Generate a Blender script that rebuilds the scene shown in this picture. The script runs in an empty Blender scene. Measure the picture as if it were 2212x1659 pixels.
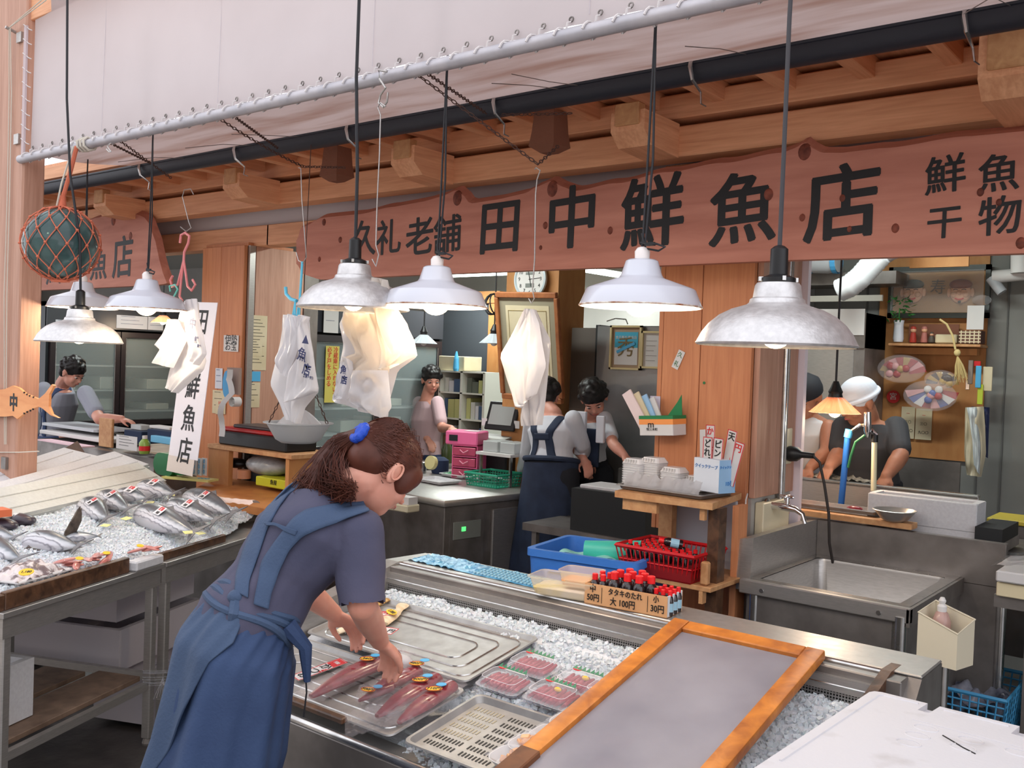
import bpy, bmesh, math, random
from mathutils import Matrix, Vector, Euler, noise
from mathutils.bvhtree import BVHTree
R_ = random.Random(7)
PI = math.pi
C = bpy.context.scene.collection
SC = bpy.context.scene
# ---------------------------------------------------------------- camera
F_PX, CX, CY = 2065.0, 1106.0, 829.5
ROT = Matrix(((0.78190993, -0.04201712, 0.62197381), (0.62231955, -0.00587226, -0.78274127), (0.03654093, 0.99909963, 0.02155649)))
EYE = Vector((0, 0, 1.62))
cam = bpy.data.objects.new('camera', bpy.data.cameras.new('camera'))
C.objects.link(cam)
cam.data.sensor_width = 36.0
cam.data.lens = F_PX * 36.0 / 2212.0
cam.data.clip_start = 0.02
cam.data.clip_end = 200
cam.matrix_world = Matrix.Translation(EYE) @ ROT.to_4x4()
SC.camera = cam
# ---------------------------------------------------------------- world and exposure
SC.view_settings.view_transform = 'Standard'
SC.view_settings.look = 'None'
SC.view_settings.gamma = 1.0
SC.view_settings.use_curve_mapping = False
SC.view_settings.exposure = 0.55
world = bpy.data.worlds.new('overcast_sky')
SC.world = world
world.use_nodes = True
wb = world.node_tree.nodes['Background']
wb.inputs[0].default_value = (0.93, 0.94, 1.0, 1)
wb.inputs[1].default_value = 1.3

def area_light(name, loc, rot, sx, sy, power, col):
    l = bpy.data.lights.new(name, 'AREA'); l.shape = 'RECTANGLE'; l.size = sx; l.size_y = sy
    l.energy = power; l.color = col
    o = bpy.data.objects.new(name, l); C.objects.link(o); o.location = loc; o.rotation_euler = rot
    return o
def point_light(name, loc, power, col, r=0.03):
    l = bpy.data.lights.new(name, 'POINT'); l.energy = power; l.color = col; l.shadow_soft_size = r
    o = bpy.data.objects.new(name, l); C.objects.link(o); o.location = loc
    return o

# ---------------------------------------------------------------- helpers
def P(px, py, ax, val):
    """the point of the place that stands on the plane ax=val where the sight line of a photo pixel meets it"""
    d = ROT @ Vector((px - CX, -(py - CY), -F_PX)); i = 'XYZ'.index(ax)
    return EYE + d * ((val - EYE[i]) / d[i])
def Pn(px, py, p0, n):
    d = ROT @ Vector((px - CX, -(py - CY), -F_PX))
    return EYE + d * ((Vector(p0) - EYE).dot(n) / d.dot(n))
def lin(c):
    return tuple(((x / 255) / 12.92 if x / 255 <= 0.04045 else ((x / 255 + 0.055) / 1.055) ** 2.4) for x in c) + (1,)
MATS = {}
def mat(name, col, rough=0.6, metal=0.0, col2=None, nscale=8.0, nstretch=(1, 1, 1), bump=0.0, bscale=None, trans=0.0, alpha=1.0,
        translucent=0.0, emit=0.0, ior=1.45, coat=0.0, sss=0.0, detail=4.0, contrast=(0.35, 0.65), spec=0.5, rvar=0.0):
    if name in MATS: return MATS[name]
    m = bpy.data.materials.new(name); m.use_nodes = True
    nt = m.node_tree; N = nt.nodes; L = nt.links
    b = N['Principled BSDF']; out = N['Material Output']
    c1 = lin(col)
    b.inputs['Base Color'].default_value = c1
    b.inputs['Roughness'].default_value = rough
    b.inputs['Metallic'].default_value = metal
    b.inputs['IOR'].default_value = ior
    b.inputs['Specular IOR Level'].default_value = spec
    b.inputs['Transmission Weight'].default_value = trans
    b.inputs['Alpha'].default_value = alpha
    b.inputs['Coat Weight'].default_value = coat
    b.inputs['Coat Roughness'].default_value = 0.12
    if sss:
        b.inputs['Subsurface Weight'].default_value = sss
        b.inputs['Subsurface Radius'].default_value = (0.02, 0.008, 0.005)
        b.inputs['Subsurface Scale'].default_value = 0.4
    if emit:
        b.inputs['Emission Color'].default_value = c1; b.inputs['Emission Strength'].default_value = emit
    colsock = None
    if col2 is not None or bump or rvar:
        tc = N.new('ShaderNodeTexCoord'); mp = N.new('ShaderNodeMapping'); mp.inputs['Scale'].default_value = nstretch
        L.new(tc.outputs['Object'], mp.inputs[0])
        nz = N.new('ShaderNodeTexNoise'); nz.inputs['Scale'].default_value = nscale; nz.inputs['Detail'].default_value = detail
        L.new(mp.outputs[0], nz.inputs['Vector'])
        if col2 is not None:
            cr = N.new('ShaderNodeValToRGB'); cr.color_ramp.elements[0].position = contrast[0]; cr.color_ramp.elements[1].position = contrast[1]
            cr.color_ramp.elements[0].color = c1; cr.color_ramp.elements[1].color = lin(col2)
            L.new(nz.outputs['Fac'], cr.inputs[0]); L.new(cr.outputs[0], b.inputs['Base Color']); colsock = cr.outputs[0]
        if rvar:
            mr = N.new('ShaderNodeMapRange'); mr.inputs['To Min'].default_value = max(0.02, rough - rvar); mr.inputs['To Max'].default_value = rough + rvar
            L.new(nz.outputs['Fac'], mr.inputs[0]); L.new(mr.outputs[0], b.inputs['Roughness'])
        if bump:
            bp = N.new('ShaderNodeBump'); bp.inputs['Strength'].default_value = min(1.0, bump); bp.inputs['Distance'].default_value = 0.004
            if bscale:
                n2 = N.new('ShaderNodeTexNoise'); n2.inputs['Scale'].default_value = bscale; n2.inputs['Detail'].default_value = 3
                L.new(mp.outputs[0], n2.inputs['Vector']); L.new(n2.outputs['Fac'], bp.inputs['Height'])
            else: L.new(nz.outputs['Fac'], bp.inputs['Height'])
            L.new(bp.outputs[0], b.inputs['Normal'])
    if translucent:
        tr = N.new('ShaderNodeBsdfTranslucent'); tr.inputs[0].default_value = c1
        if colsock: L.new(colsock, tr.inputs[0])
        mx = N.new('ShaderNodeMixShader'); mx.inputs[0].default_value = translucent
        L.new(b.outputs[0], mx.inputs[1]); L.new(tr.outputs[0], mx.inputs[2]); L.new(mx.outputs[0], out.inputs[0])
    MATS[name] = m
    return m
def wood(name, c1, c2, stretch=(1, 1, 1), scale=14, rough=0.62, dark=None, bump=0.25):
    """sawn timber: stretched noise grain; the long axis has the small stretch value"""
    if name in MATS: return MATS[name]
    m = bpy.data.materials.new(name); m.use_nodes = True
    nt = m.node_tree; N = nt.nodes; L = nt.links; b = N['Principled BSDF']
    tc = N.new('ShaderNodeTexCoord'); mp = N.new('ShaderNodeMapping'); mp.inputs['Scale'].default_value = stretch
    L.new(tc.outputs['Object'], mp.inputs[0])
    n1 = N.new('ShaderNodeTexNoise'); n1.inputs['Scale'].default_value = scale; n1.inputs['Detail'].default_value = 6; n1.inputs['Distortion'].default_value = 0.6
    n2 = N.new('ShaderNodeTexNoise'); n2.inputs['Scale'].default_value = scale * 0.22; n2.inputs['Detail'].default_value = 3
    L.new(mp.outputs[0], n1.inputs['Vector']); L.new(mp.outputs[0], n2.inputs['Vector'])
    ad = N.new('ShaderNodeMath'); ad.operation = 'MULTIPLY_ADD'; ad.inputs[1].default_value = 0.55
    mu = N.new('ShaderNodeMath'); mu.operation = 'MULTIPLY'; mu.inputs[1].default_value = 0.45
    L.new(n2.outputs['Fac'], mu.inputs[0]); L.new(n1.outputs['Fac'], ad.inputs[0]); L.new(mu.outputs[0], ad.inputs[2])
    cr = N.new('ShaderNodeValToRGB'); e = cr.color_ramp.elements
    e[0].position = 0.36; e[1].position = 0.64; e[0].color = lin(c2); e[1].color = lin(c1)
    if dark:
        q = cr.color_ramp.elements.new(0.29); q.color = lin(dark)
    L.new(ad.outputs[0], cr.inputs[0]); L.new(cr.outputs[0], b.inputs['Base Color'])
    bp = N.new('ShaderNodeBump'); bp.inputs['Strength'].default_value = bump; bp.inputs['Distance'].default_value = 0.003
    L.new(n1.outputs['Fac'], bp.inputs['Height']); L.new(bp.outputs[0], b.inputs['Normal'])
    b.inputs['Roughness'].default_value = rough
    MATS[name] = m
    return m

WM = {}
def wm(o): return WM.get(o.name, Matrix.Identity(4)) if o else Matrix.Identity(4)
class MB:
    """collects shapes given in the frame M; build() links them as ONE mesh object"""
    def __init__(s, M=None): s.bm = bmesh.new(); s.M = M or Matrix.Identity(4)
    def _x(s, vs, M=None):
        T = s.M @ M if M else s.M
        for v in vs: v.co = T @ v.co
    def box(s, x0, x1, y0, y1, z0, z1, M=None, bev=0.0, seg=1):
        co = [(x, y, z) for z in (z0, z1) for y in (y0, y1) for x in (x0, x1)]
        vs = [s.bm.verts.new(c) for c in co]
        fs = [s.bm.faces.new([vs[i] for i in f]) for f in ((0, 2, 3, 1), (4, 5, 7, 6), (0, 1, 5, 4), (2, 6, 7, 3), (1, 3, 7, 5), (0, 4, 6, 2))]
        if bev:
            es = list({e for f in fs for e in f.edges})
            r = bmesh.ops.bevel(s.bm, geom=es, offset=bev, segments=seg, affect='EDGES', profile=0.5)
            vs = list({v for f in r['faces'] for v in f.verts} | {v for v in vs if v.is_valid})
        s._x(vs, M); return s
    def cbox(s, c, sz, M=None, bev=0.0, seg=1):
        return s.box(c[0]-sz[0]/2, c[0]+sz[0]/2, c[1]-sz[1]/2, c[1]+sz[1]/2, c[2]-sz[2]/2, c[2]+sz[2]/2, M, bev, seg)
    def tube(s, pts, r, n=8, cap=True, M=None, closed=False):
        pts = [Vector(p) for p in pts]; rr = r if isinstance(r, (list, tuple)) else [r] * len(pts)
        rings = []; up = None
        for i, p in enumerate(pts):
            if closed: d = (pts[(i+1) % len(pts)] - pts[i-1])
            else: d = (pts[min(i+1, len(pts)-1)] - pts[max(i-1, 0)])
            if d.length < 1e-9: d = Vector((0, 0, 1))
            d.normalize()
            if up is None: up = Vector((0, 0, 1)) if abs(d.z) < 0.9 else Vector((1, 0, 0))
            a = d.cross(up)
            if a.length < 1e-6: a = d.orthogonal()
            a.normalize(); b2 = a.cross(d); up = b2
            rings.append([s.bm.verts.new(p + (a * math.cos(2*PI*k/n) + b2 * math.sin(2*PI*k/n)) * rr[i]) for k in range(n)])
        m = len(rings)
        for i in range(m if closed else m-1):
            A, B = rings[i], rings[(i+1) % m]
            for k in range(n): s.bm.faces.new((A[k], A[(k+1) % n], B[(k+1) % n], B[k]))
        if cap and not closed:
            s.bm.faces.new(rings[0][::-1]); s.bm.faces.new(rings[-1])
        s._x([v for q in rings for v in q], M); return s
    def lathe(s, prof, n=24, M=None, cap0=False, cap1=False, sx=1.0, sy=1.0):
        rings = []
        for (r, z) in prof:
            rings.append([s.bm.verts.new((r*sx*math.cos(2*PI*k/n), r*sy*math.sin(2*PI*k/n), z)) for k in range(n)])
        for A, B in zip(rings, rings[1:]):
            for k in range(n): s.bm.faces.new((A[k], A[(k+1) % n], B[(k+1) % n], B[k]))
        if cap0: s.bm.faces.new(rings[0][::-1])
        if cap1: s.bm.faces.new(rings[-1])
        s._x([v for q in rings for v in q], M); return s
    def loft(s, rings, cap=True, M=None):
        """rings: lists of points with equal count"""
        rs = [[s.bm.verts.new(p) for p in q] for q in rings]
        n = len(rs[0])
        for A, B in zip(rs, rs[1:]):
            for k in range(n): s.bm.faces.new((A[k], A[(k+1) % n], B[(k+1) % n], B[k]))
        if cap: s.bm.faces.new(rs[0][::-1]); s.bm.faces.new(rs[-1])
        s._x([v for q in rs for v in q], M); return s
    def prism(s, poly, h, M=None):
        """poly in xy, extruded from z=0 to z=h"""
        a = [s.bm.verts.new((x, y, 0)) for x, y in poly]; b = [s.bm.verts.new((x, y, h)) for x, y in poly]
        s.bm.faces.new(a[::-1]); s.bm.faces.new(b); n = len(a)
        for k in range(n): s.bm.faces.new((a[k], a[(k+1) % n], b[(k+1) % n], b[k]))
        s._x(a + b, M); return s
    def hexa(s, pts8, M=None):
        vs = [s.bm.verts.new(p) for p in pts8]
        for f in ((3, 2, 1, 0), (4, 5, 6, 7), (0, 1, 5, 4), (1, 2, 6, 5), (2, 3, 7, 6), (3, 0, 4, 7)): s.bm.faces.new([vs[i] for i in f])
        s._x(vs, M); return s
    def quad(s, p4, M=None):
        vs = [s.bm.verts.new(p) for p in p4]; s.bm.faces.new(vs); s._x(vs, M); return s
    def grid(s, fn, nu, nv, M=None, wrap=False):
        g = [[s.bm.verts.new(fn(i / nu, j / nv)) for j in range(nv + 1)] for i in range(nu + (0 if wrap else 1))]
        q = len(g)
        for i in range(nu):
            for j in range(nv):
                s.bm.faces.new((g[i][j], g[(i+1) % q][j], g[(i+1) % q][j+1], g[i][j+1]))
        s._x([v for r in g for v in r], M); return s
    def ball(s, c, r, n=12, m=8, M=None):
        rx, ry, rz = r if isinstance(r, (tuple, list)) else (r, r, r)
        T = Matrix.Translation(c)
        if M: T = M @ T
        bmv = []
        rr = bmesh.ops.create_uvsphere(s.bm, u_segments=n, v_segments=m, radius=1.0)
        for v in rr['verts']: v.co = Vector((v.co.x*rx, v.co.y*ry, v.co.z*rz))
        s._x(rr['verts'], T); return s
    def build(s, name, m, parent=None, smooth=False, thick=0.0):
        if thick:
            bmesh.ops.recalc_face_normals(s.bm, faces=s.bm.faces)
            bmesh.ops.solidify(s.bm, geom=list(s.bm.faces), thickness=thick)
        bmesh.ops.recalc_face_normals(s.bm, faces=s.bm.faces)
        me = bpy.data.meshes.new(name)
        if parent: bmesh.ops.transform(s.bm, matrix=wm(parent).inverted(), verts=s.bm.verts)
        s.bm.to_mesh(me); s.bm.free()
        if smooth:
            for p in me.polygons: p.use_smooth = True
            if smooth != 'all': me.set_sharp_from_angle(angle=math.radians(38))
        if m: me.materials.append(m)
        o = bpy.data.objects.new(name, me); C.objects.link(o)
        if parent: o.parent = parent; WM[o.name] = wm(parent)
        return o
def tag(o, label, cat, group=None, kind=None):
    if label: o['label'] = label
    if cat: o['category'] = cat
    if group: o['group'] = group
    if kind: o['kind'] = kind
    return o
def thing(name, label, cat, M=None, group=None, kind=None):
    o = bpy.data.objects.new(name, None); C.objects.link(o)
    if M is None: M = Matrix.Identity(4)
    if not isinstance(M, Matrix): M = Matrix.Translation(M)
    o.matrix_world = M; WM[o.name] = M.copy(); o.empty_display_size = 0.05
    return tag(o, label, cat, group, kind)
def struct(o): o['kind'] = 'structure'; return o
def kids(o): return [c for c in bpy.data.objects if c.parent == o]
def dup(root, M, label=None, group=None):
    r = root.copy(); C.objects.link(r); r.matrix_world = M; WM[r.name] = M.copy()
    if label: r['label'] = label
    if group: r['group'] = group
    for ch in kids(root):
        if ch.type == 'LIGHT': continue
        c = ch.copy(); C.objects.link(c); c.parent = r; WM[c.name] = M.copy()
        for g in kids(ch):
            d = g.copy(); C.objects.link(d); d.parent = c; WM[d.name] = M.copy()
    return r
def T(x, y, z): return Matrix.Translation((x, y, z))
def RX(a): return Matrix.Rotation(math.radians(a), 4, 'X')
def RY(a): return Matrix.Rotation(math.radians(a), 4, 'Y')
def RZ(a): return Matrix.Rotation(math.radians(a), 4, 'Z')
def frame(o, x, y, z=None):
    """matrix with origin o and the axes x, y (z = x cross y), y made square to x"""
    x = Vector(x).normalized(); y = Vector(y); y = (y - x * x.dot(y)).normalized(); z = x.cross(y)
    return Matrix(((x.x, y.x, z.x, o[0]), (x.y, y.y, z.y, o[1]), (x.z, y.z, z.z, o[2]), (0, 0, 0, 1)))
def text(s, size, m, M, parent, name='lettering', ext=0.0006, off=0.0, sx=1.0, shear=0.0, space=1.0, align='CENTER', bold=0.0):
    cu = bpy.data.curves.new(name, 'FONT'); cu.body = s; cu.size = size; cu.extrude = ext; cu.offset = off; cu.shear = shear
    cu.align_x = align; cu.align_y = 'CENTER'; cu.space_line = space; cu.resolution_u = 3
    o = bpy.data.objects.new(name, cu); C.objects.link(o)
    dg = bpy.context.evaluated_depsgraph_get(); me = bpy.data.meshes.new_from_object(o.evaluated_get(dg))
    bpy.data.objects.remove(o); bpy.data.curves.remove(cu)
    me.transform(M @ Matrix.Diagonal((sx, 1, 1, 1)))
    if bold:
        bm = bmesh.new(); R3 = M.to_3x3()
        for k in range(7):
            v0 = len(bm.verts); bm.from_mesh(me); bm.verts.ensure_lookup_table()
            if k:
                s_ = R3 @ Vector((bold*math.cos(k*PI/3), bold*math.sin(k*PI/3), 0.00004*k))
                for v in bm.verts[v0:]: v.co += s_
        bm.to_mesh(me); bm.free()
    if parent: me.transform(wm(parent).inverted())
    me.materials.clear(); me.materials.append(m); me.name = name
    q = bpy.data.objects.new(name, me); C.objects.link(q)
    if parent: q.parent = parent; WM[q.name] = wm(parent)
    return q
# frames that face the street (x along the shop front, y up, z towards the customer)
def face_front(x, y, z, tilt=0, roll=0): return T(x, y, z) @ RX(90 - tilt) @ RZ(roll)
def face_side(x, y, z, roll=0): return T(x, y, z) @ RZ(90) @ RX(90) @ RZ(roll)   # faces +X
def S_hook(c, h, r, M=None, wire=0.0022):
    """S shaped hook of height h"""
    pts = []
    for k in range(9):
        a = PI * 1.15 - k / 8 * PI * 1.25
        pts.append((math.cos(a) * r, 0, h/2 - r + math.sin(a) * r))
    for k in range(9):
        a = PI * 0.95 + k / 8 * PI * 1.2
        pts.append((math.cos(a) * r * 1.0 , 0, -h/2 + r + math.sin(a) * r))
    return [Vector(c) + Vector(p) for p in pts]
# ---------------------------------------------------------------- materials
steel = mat('brushed_steel', (184, 180, 176), 0.36, 0.72, (174, 170, 166), 30, (1, 1, 8), rvar=0.1)
steel_dk = mat('worn_steel', (146, 140, 136), 0.4, 0.6, (116, 110, 106), 6, (1, 1, 1), rvar=0.12)
steel_br = mat('bright_aluminium', (205, 203, 200), 0.25, 0.95, (180, 178, 176), 20, rvar=0.08)
tray_m = mat('tray_aluminium', (172, 170, 168), 0.42, 0.5, (158, 156, 154), 20, rvar=0.08)
alu = mat('pitted_aluminium', (196, 194, 194), 0.42, 0.65, (212, 210, 210), 60, bump=0.15, bscale=160, rvar=0.1)
chrome = mat('chrome', (225, 225, 228), 0.08, 1.0)
wood_o = wood('cedar_boards', (206, 138, 94), (186, 116, 76), (9, 9, 0.5), 8)
wood_p = wood('aged_post_and_lit_side_timber', (196, 152, 130), (172, 126, 104), (9, 9, 0.45), 9)
wood_bx = wood('beam_timber', (236, 178, 136), (212, 150, 110), (0.5, 9, 9), 8)
wood_by = wood('rafter_timber', (234, 176, 134), (210, 148, 108), (9, 0.6, 9), 8)
wood_sign = wood('sign_cedar', (198, 134, 114), (170, 106, 88), (0.45, 4, 4), 5, dark=(104, 48, 36), rough=0.7)
wood_dk = wood('wet_dark_timber', (104, 72, 50), (56, 36, 26), (3, 3, 3), 12, rough=0.4)
wood_fr = wood('varnished_frame', (216, 134, 50), (160, 88, 34), (3, 3, 3), 7, dark=(92, 52, 30), rough=0.45)
wood_lt = wood('pale_pine', (206, 158, 110), (178, 124, 80), (4, 4, 4), 8)
wood_ply = wood('plywood', (196, 140, 84), (178, 118, 66), (3, 3, 1), 6)
ink = mat('black_ink', (22, 22, 24), 0.55)
ink_r = mat('red_ink', (206, 34, 40), 0.55)
ink_b = mat('blue_ink', (30, 56, 100), 0.6)
ink_lb = mat('light_blue_ink', (80, 168, 214), 0.6)
white_p = mat('white_paper', (210, 207, 205), 0.75)
cream_p = mat('cream_paper', (214, 202, 172), 0.8, 0, (200, 186, 152), 5)
yellow_p = mat('yellow_sticker', (240, 190, 30), 0.5)
foam = mat('styrofoam', (206, 206, 208), 0.7, 0, (198, 197, 200), 90, bump=0.12, bscale=240)
foam_c = mat('cream_styrofoam', (206, 206, 200), 0.7, 0, (199, 198, 192), 60)
enamel = mat('white_enamel', (206, 208, 218), 0.18, coat=0.5)
rust = mat('rusty_rim', (150, 92, 60), 0.8, 0, (226, 220, 210), 40)
blackp = mat('black_plastic', (24, 24, 26), 0.4)
cordm = mat('grey_cord', (62, 60, 64), 0.6)
cordb = mat('black_cord', (34, 34, 38), 0.6)
gutter_m = mat('black_gutter', (38, 40, 50), 0.5, bump=0.1, bscale=80)
wall_w = mat('plaster', (186, 184, 180), 0.85, 0, (174, 172, 168), 2)
wall_g = mat('grey_panel', (136, 136, 132), 0.7, 0, (122, 122, 118), 2)
conc = mat('wet_concrete', (66, 60, 56), 0.35, 0, (38, 34, 32), 5, bump=0.3, bscale=30, rvar=0.15)
conc_l = mat('dry_concrete', (170, 166, 160), 0.85, 0, (150, 146, 138), 8, bump=0.2, bscale=40)
dark_in = mat('dark_interior', (30, 32, 34), 0.6)
sheet_m = mat('white_tarpaulin', (214, 206, 206), 0.75, 0, (204, 196, 196), 1.2, translucent=0.55)
flap_m = mat('stained_flap', (208, 190, 186), 0.75, 0, (174, 142, 130), 2.6, (0.5, 3, 3), translucent=0.4, contrast=(0.42, 0.66))
pipe_m = mat('galvanised_pipe', (172, 170, 176), 0.45, 0.35, (190, 186, 190), 12, bump=0.1, bscale=60)
glassm = mat('clear_glass', (240, 245, 245), 0.03, trans=1.0, ior=1.1, spec=0.5)
clearp = mat('clear_plastic', (242, 242, 246), 0.08, trans=0.92, ior=1.12, bump=0.4, bscale=22, nscale=10)
bagm = mat('white_bag_film', (236, 234, 236), 0.35, 0, None, 5, translucent=0.45, coat=0.2)
bagc = mat('clear_bag_film', (232, 230, 232), 0.22, alpha=0.62, translucent=0.5, coat=0.4)
bulb_m = mat('glowing_bulb', (255, 226, 180), 0.4, emit=9.0)
tube_m = mat('glowing_tube', (236, 255, 246), 0.4, emit=7.0)
pinkp = mat('pink_plastic', (238, 110, 160), 0.35)
navy = mat('navy_cloth', (30, 44, 72), 0.85)
skin = mat('skin', (214, 156, 136), 0.5, 0, (206, 142, 122), 12, sss=0.12)
skin2 = mat('skin_tan', (176, 122, 96), 0.55, 0, (160, 106, 82), 12)
hair_b = mat('black_hair', (26, 22, 22), 0.45, bump=0.5, bscale=60, nstretch=(1, 1, 1))
hair_r = mat('reddish_brown_hair', (70, 38, 30), 0.5, 0, (92, 50, 38), 14, spec=0.3)
# ================================================================ THE SETTING
struct(MB().box(-14, 6, 3.4, 9, -0.06, 0.0).build('floor', conc))
struct(MB().box(-14, 6, 0.7, 3.4, -0.06, 0.0).build('floor_wet', conc)); struct(MB().box(-14, 6, -6, 0.7, -0.06, 0.0).build('floor_street', mat('pale_paving', (168, 160, 152), 0.8, 0, (150, 142, 134), 3)))
# the building across the lane, behind the photographer
ob = struct(MB().box(-14, 6, -5.3, -5.0, 0, 3.4).build('wall_opposite', mat('opposite_plaster', (196, 188, 178), 0.8, 0, (170, 160, 150), 0.7)))
# interior shell
WB = 6.6
struct(MB().box(-14, -2.2, WB, WB + 0.1, 0, 2.9).build('wall_back', wall_w))
struct(MB().box(-2.28, 3.0, 5.9, 6.0, 0, 2.9).build('wall_back_kitchen', wall_g))
struct(MB().box(-2.36, -2.28, 4.4, WB, 0, 2.9).build('wall_partition', wall_w))
struct(MB().box(-14.1, -14, 3.4, WB, 0, 2.9).build('wall_left', wall_w))
struct(MB().box(3.0, 3.1, 3.4, WB, 0, 2.9).build('wall_right', wall_w))
struct(MB().box(-14, 3.0, 3.62, WB, 2.62, 2.7).build('ceiling', mat('ceiling_board', (196, 196, 190), 0.85)))
# white band of wall over the openings, and the lintel below it
struct(MB().box(-14, 3.0, 3.64, 3.70, 2.40, 2.75).build('wall_front', mat('white_fascia', (214, 206, 208), 0.8)))
struct(MB().box(-8.2, -4.78, 3.60, 3.72, 2.28, 2.405, bev=0.004).build('trim_1', wood_bx))
struct(MB().box(-1.6, 3.0, 3.60, 3.72, 2.28, 2.405, bev=0.004).build('trim_2', wood_bx))
struct(MB().box(-4.8, -2.0, 3.60, 3.72, 2.28, 2.405, bev=0.004).build('trim_3', wood_bx))

# beams of the eaves
def beam(y0, y1, z0, z1, lab, x0=-9, x1=1.5):
    b = MB().box(x0, x1, y0, y1, z0, z1, bev=0.005).build('eaves_beam', wood_bx)
    return tag(b, lab, 'beam')
beam(3.40, 3.52, 2.47, 2.592, 'lower long cedar beam running just above the carved name board')
beam(3.38, 3.50, 2.618, 2.715, 'upper long cedar beam under the rafter ends')
rt = thing('eaves_roof', 'pale timber underside of the eaves with short rafters above the beams', 'roof', T(-3, 3.1, 2.7))
MB().box(-9, 1.5, 2.86, 3.64, 2.735, 2.752).build('roof_board', wood_by, rt)
MB().box(-9, 1.5, 2.85, 2.88, 2.66, 2.735).build('fascia_board', wood_bx, rt)
x = -8.55
while x < 1.4:
    MB().box(x - 0.028, x + 0.028, 2.88, 3.62, 2.66, 2.735, bev=0.003).build('rafter', wood_by, rt)
    x += 0.2845
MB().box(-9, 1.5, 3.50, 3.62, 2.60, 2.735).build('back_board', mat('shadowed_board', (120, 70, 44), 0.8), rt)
# corbels
def corbel(x, w, y0, zt, zb, lab):
    t = thing('corbel', lab, 'corbel', T(x, 3.4, zb), 'corbels under the eaves beams')
    prof = [(3.40, zb - 0.01), (3.40, zt), (y0, zt), (y0, zb + 0.05), (y0 + 0.06, zb)]
    m = MB(); q = [m.bm.verts.new((x - w/2, a, b)) for a, b in prof]; r = [m.bm.verts.new((x + w/2, a, b)) for a, b in prof]
    m.bm.faces.new(q); m.bm.faces.new(r[::-1])
    for k in range(5): m.bm.faces.new((q[k], q[(k+1) % 5], r[(k+1) % 5], r[k]))
    m.build('bracket', wood_by, t)
    MB().box(x - w*0.36, x + w*0.36, y0 - 0.012, y0 + 0.04, zb + 0.07, zt + 0.03, bev=0.004).build('end_block', wood_lt, t)
corbel(-1.97, 0.15, 3.13, 2.60, 2.475, 'angled cedar corbel over the sign letters to the right of the tall fresh character')
corbel(-3.18, 0.15, 3.13, 2.60, 2.475, 'angled cedar corbel above the small sign letters in the middle')
corbel(-4.5, 0.15, 3.13, 2.60, 2.475, 'angled cedar corbel above the gap between both name boards')
corbel(-0.62, 0.17, 3.00, 2.68, 2.44, 'large stepped cedar corbel at the upper right corner')
corbel(-5.9, 0.15, 3.13, 2.60, 2.475, 'angled cedar corbel above the left name board')
# brown cloth wrapped beam end
for xx, lab in ((-2.33, 'brown wrapped beam end hanging under the black gutter beside the rusty chain'), (-3.62, 'dark brown pointed bracket behind the aluminium lamp cord')):
    t = tag(MB().loft([[(xx + a*0.055*s, 3.12 + b*0.05*s, z) for a, b in ((-1,-1),(1,-1),(1,1),(-1,1))] for s, z in ((0.9, 2.64), (1.0, 2.56), (1.15, 2.50), (0.5, 2.475))]).build('beam_wrap', mat('brown_sacking', (128, 82, 62), 0.9, bump=0.4, bscale=60)), lab, 'bracket')

# gutter with silver clips
g = thing('gutter', 'long black half-round gutter running below the white flap', 'gutter', T(-3, 2.8, 2.55))
def gprof(k, n=10):
    a = PI + PI * k / n
    return (2.80 + 0.046 * math.cos(a), 2.602 + 0.052 * math.sin(a))
rings = []
for xx in (-9, 1.5):
    outer = [gprof(k) for k in range(11)]; inner = [(2.80 + (y-2.80)*0.9, 2.602 + (z-2.602)*0.9) for y, z in outer][::-1]
    rings.append([(xx, y, z) for y, z in outer + inner])
MB().loft(rings).build('trough', gutter_m, g, smooth=True)
MB().tube([(-9, 2.754, 2.606), (1.5, 2.754, 2.606)], 0.007, 8).build('rolled_edge', gutter_m, g)
for i, (px, py) in enumerate(((300, 375), (505, 335), (748, 290), (1065, 240), (1490, 165), (2082, 50))):
    p = P(px, py, 'Y', 2.745)
    pts = [(p.x, 2.80, 2.645), (p.x, 2.752, 2.628), (p.x, 2.744, 2.59), (p.x + 0.006, 2.75, 2.55), (p.x + 0.012, 2.80, 2.52), (p.x + 0.02, 2.79, 2.48), (p.x + 0.028, 2.81, 2.475)]
    MB().tube(pts, [0.006, 0.007, 0.008, 0.006, 0.004, 0.003, 0.002], 6).build('gutter_clip', steel_br, g, smooth=True)

# left post
post = thing('post', 'thick weathered cedar post at the left edge carrying the white sheet', 'post', T(-5.05, 2.3, 0))
MB().box(-5.22, -4.9, 2.2, 2.31, 0.0, 3.6, bev=0.008).build('shaft', wood_p, post)
MB().box(-5.30, -4.86, 2.16, 2.36, 0, 0.92, bev=0.01).build('footing', conc_l, post)
MB().box(-5.4, -1.0, 2.22, 2.40, 3.235, 3.5, bev=0.004, M=None).build('top_beam', wood_bx, post)
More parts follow.
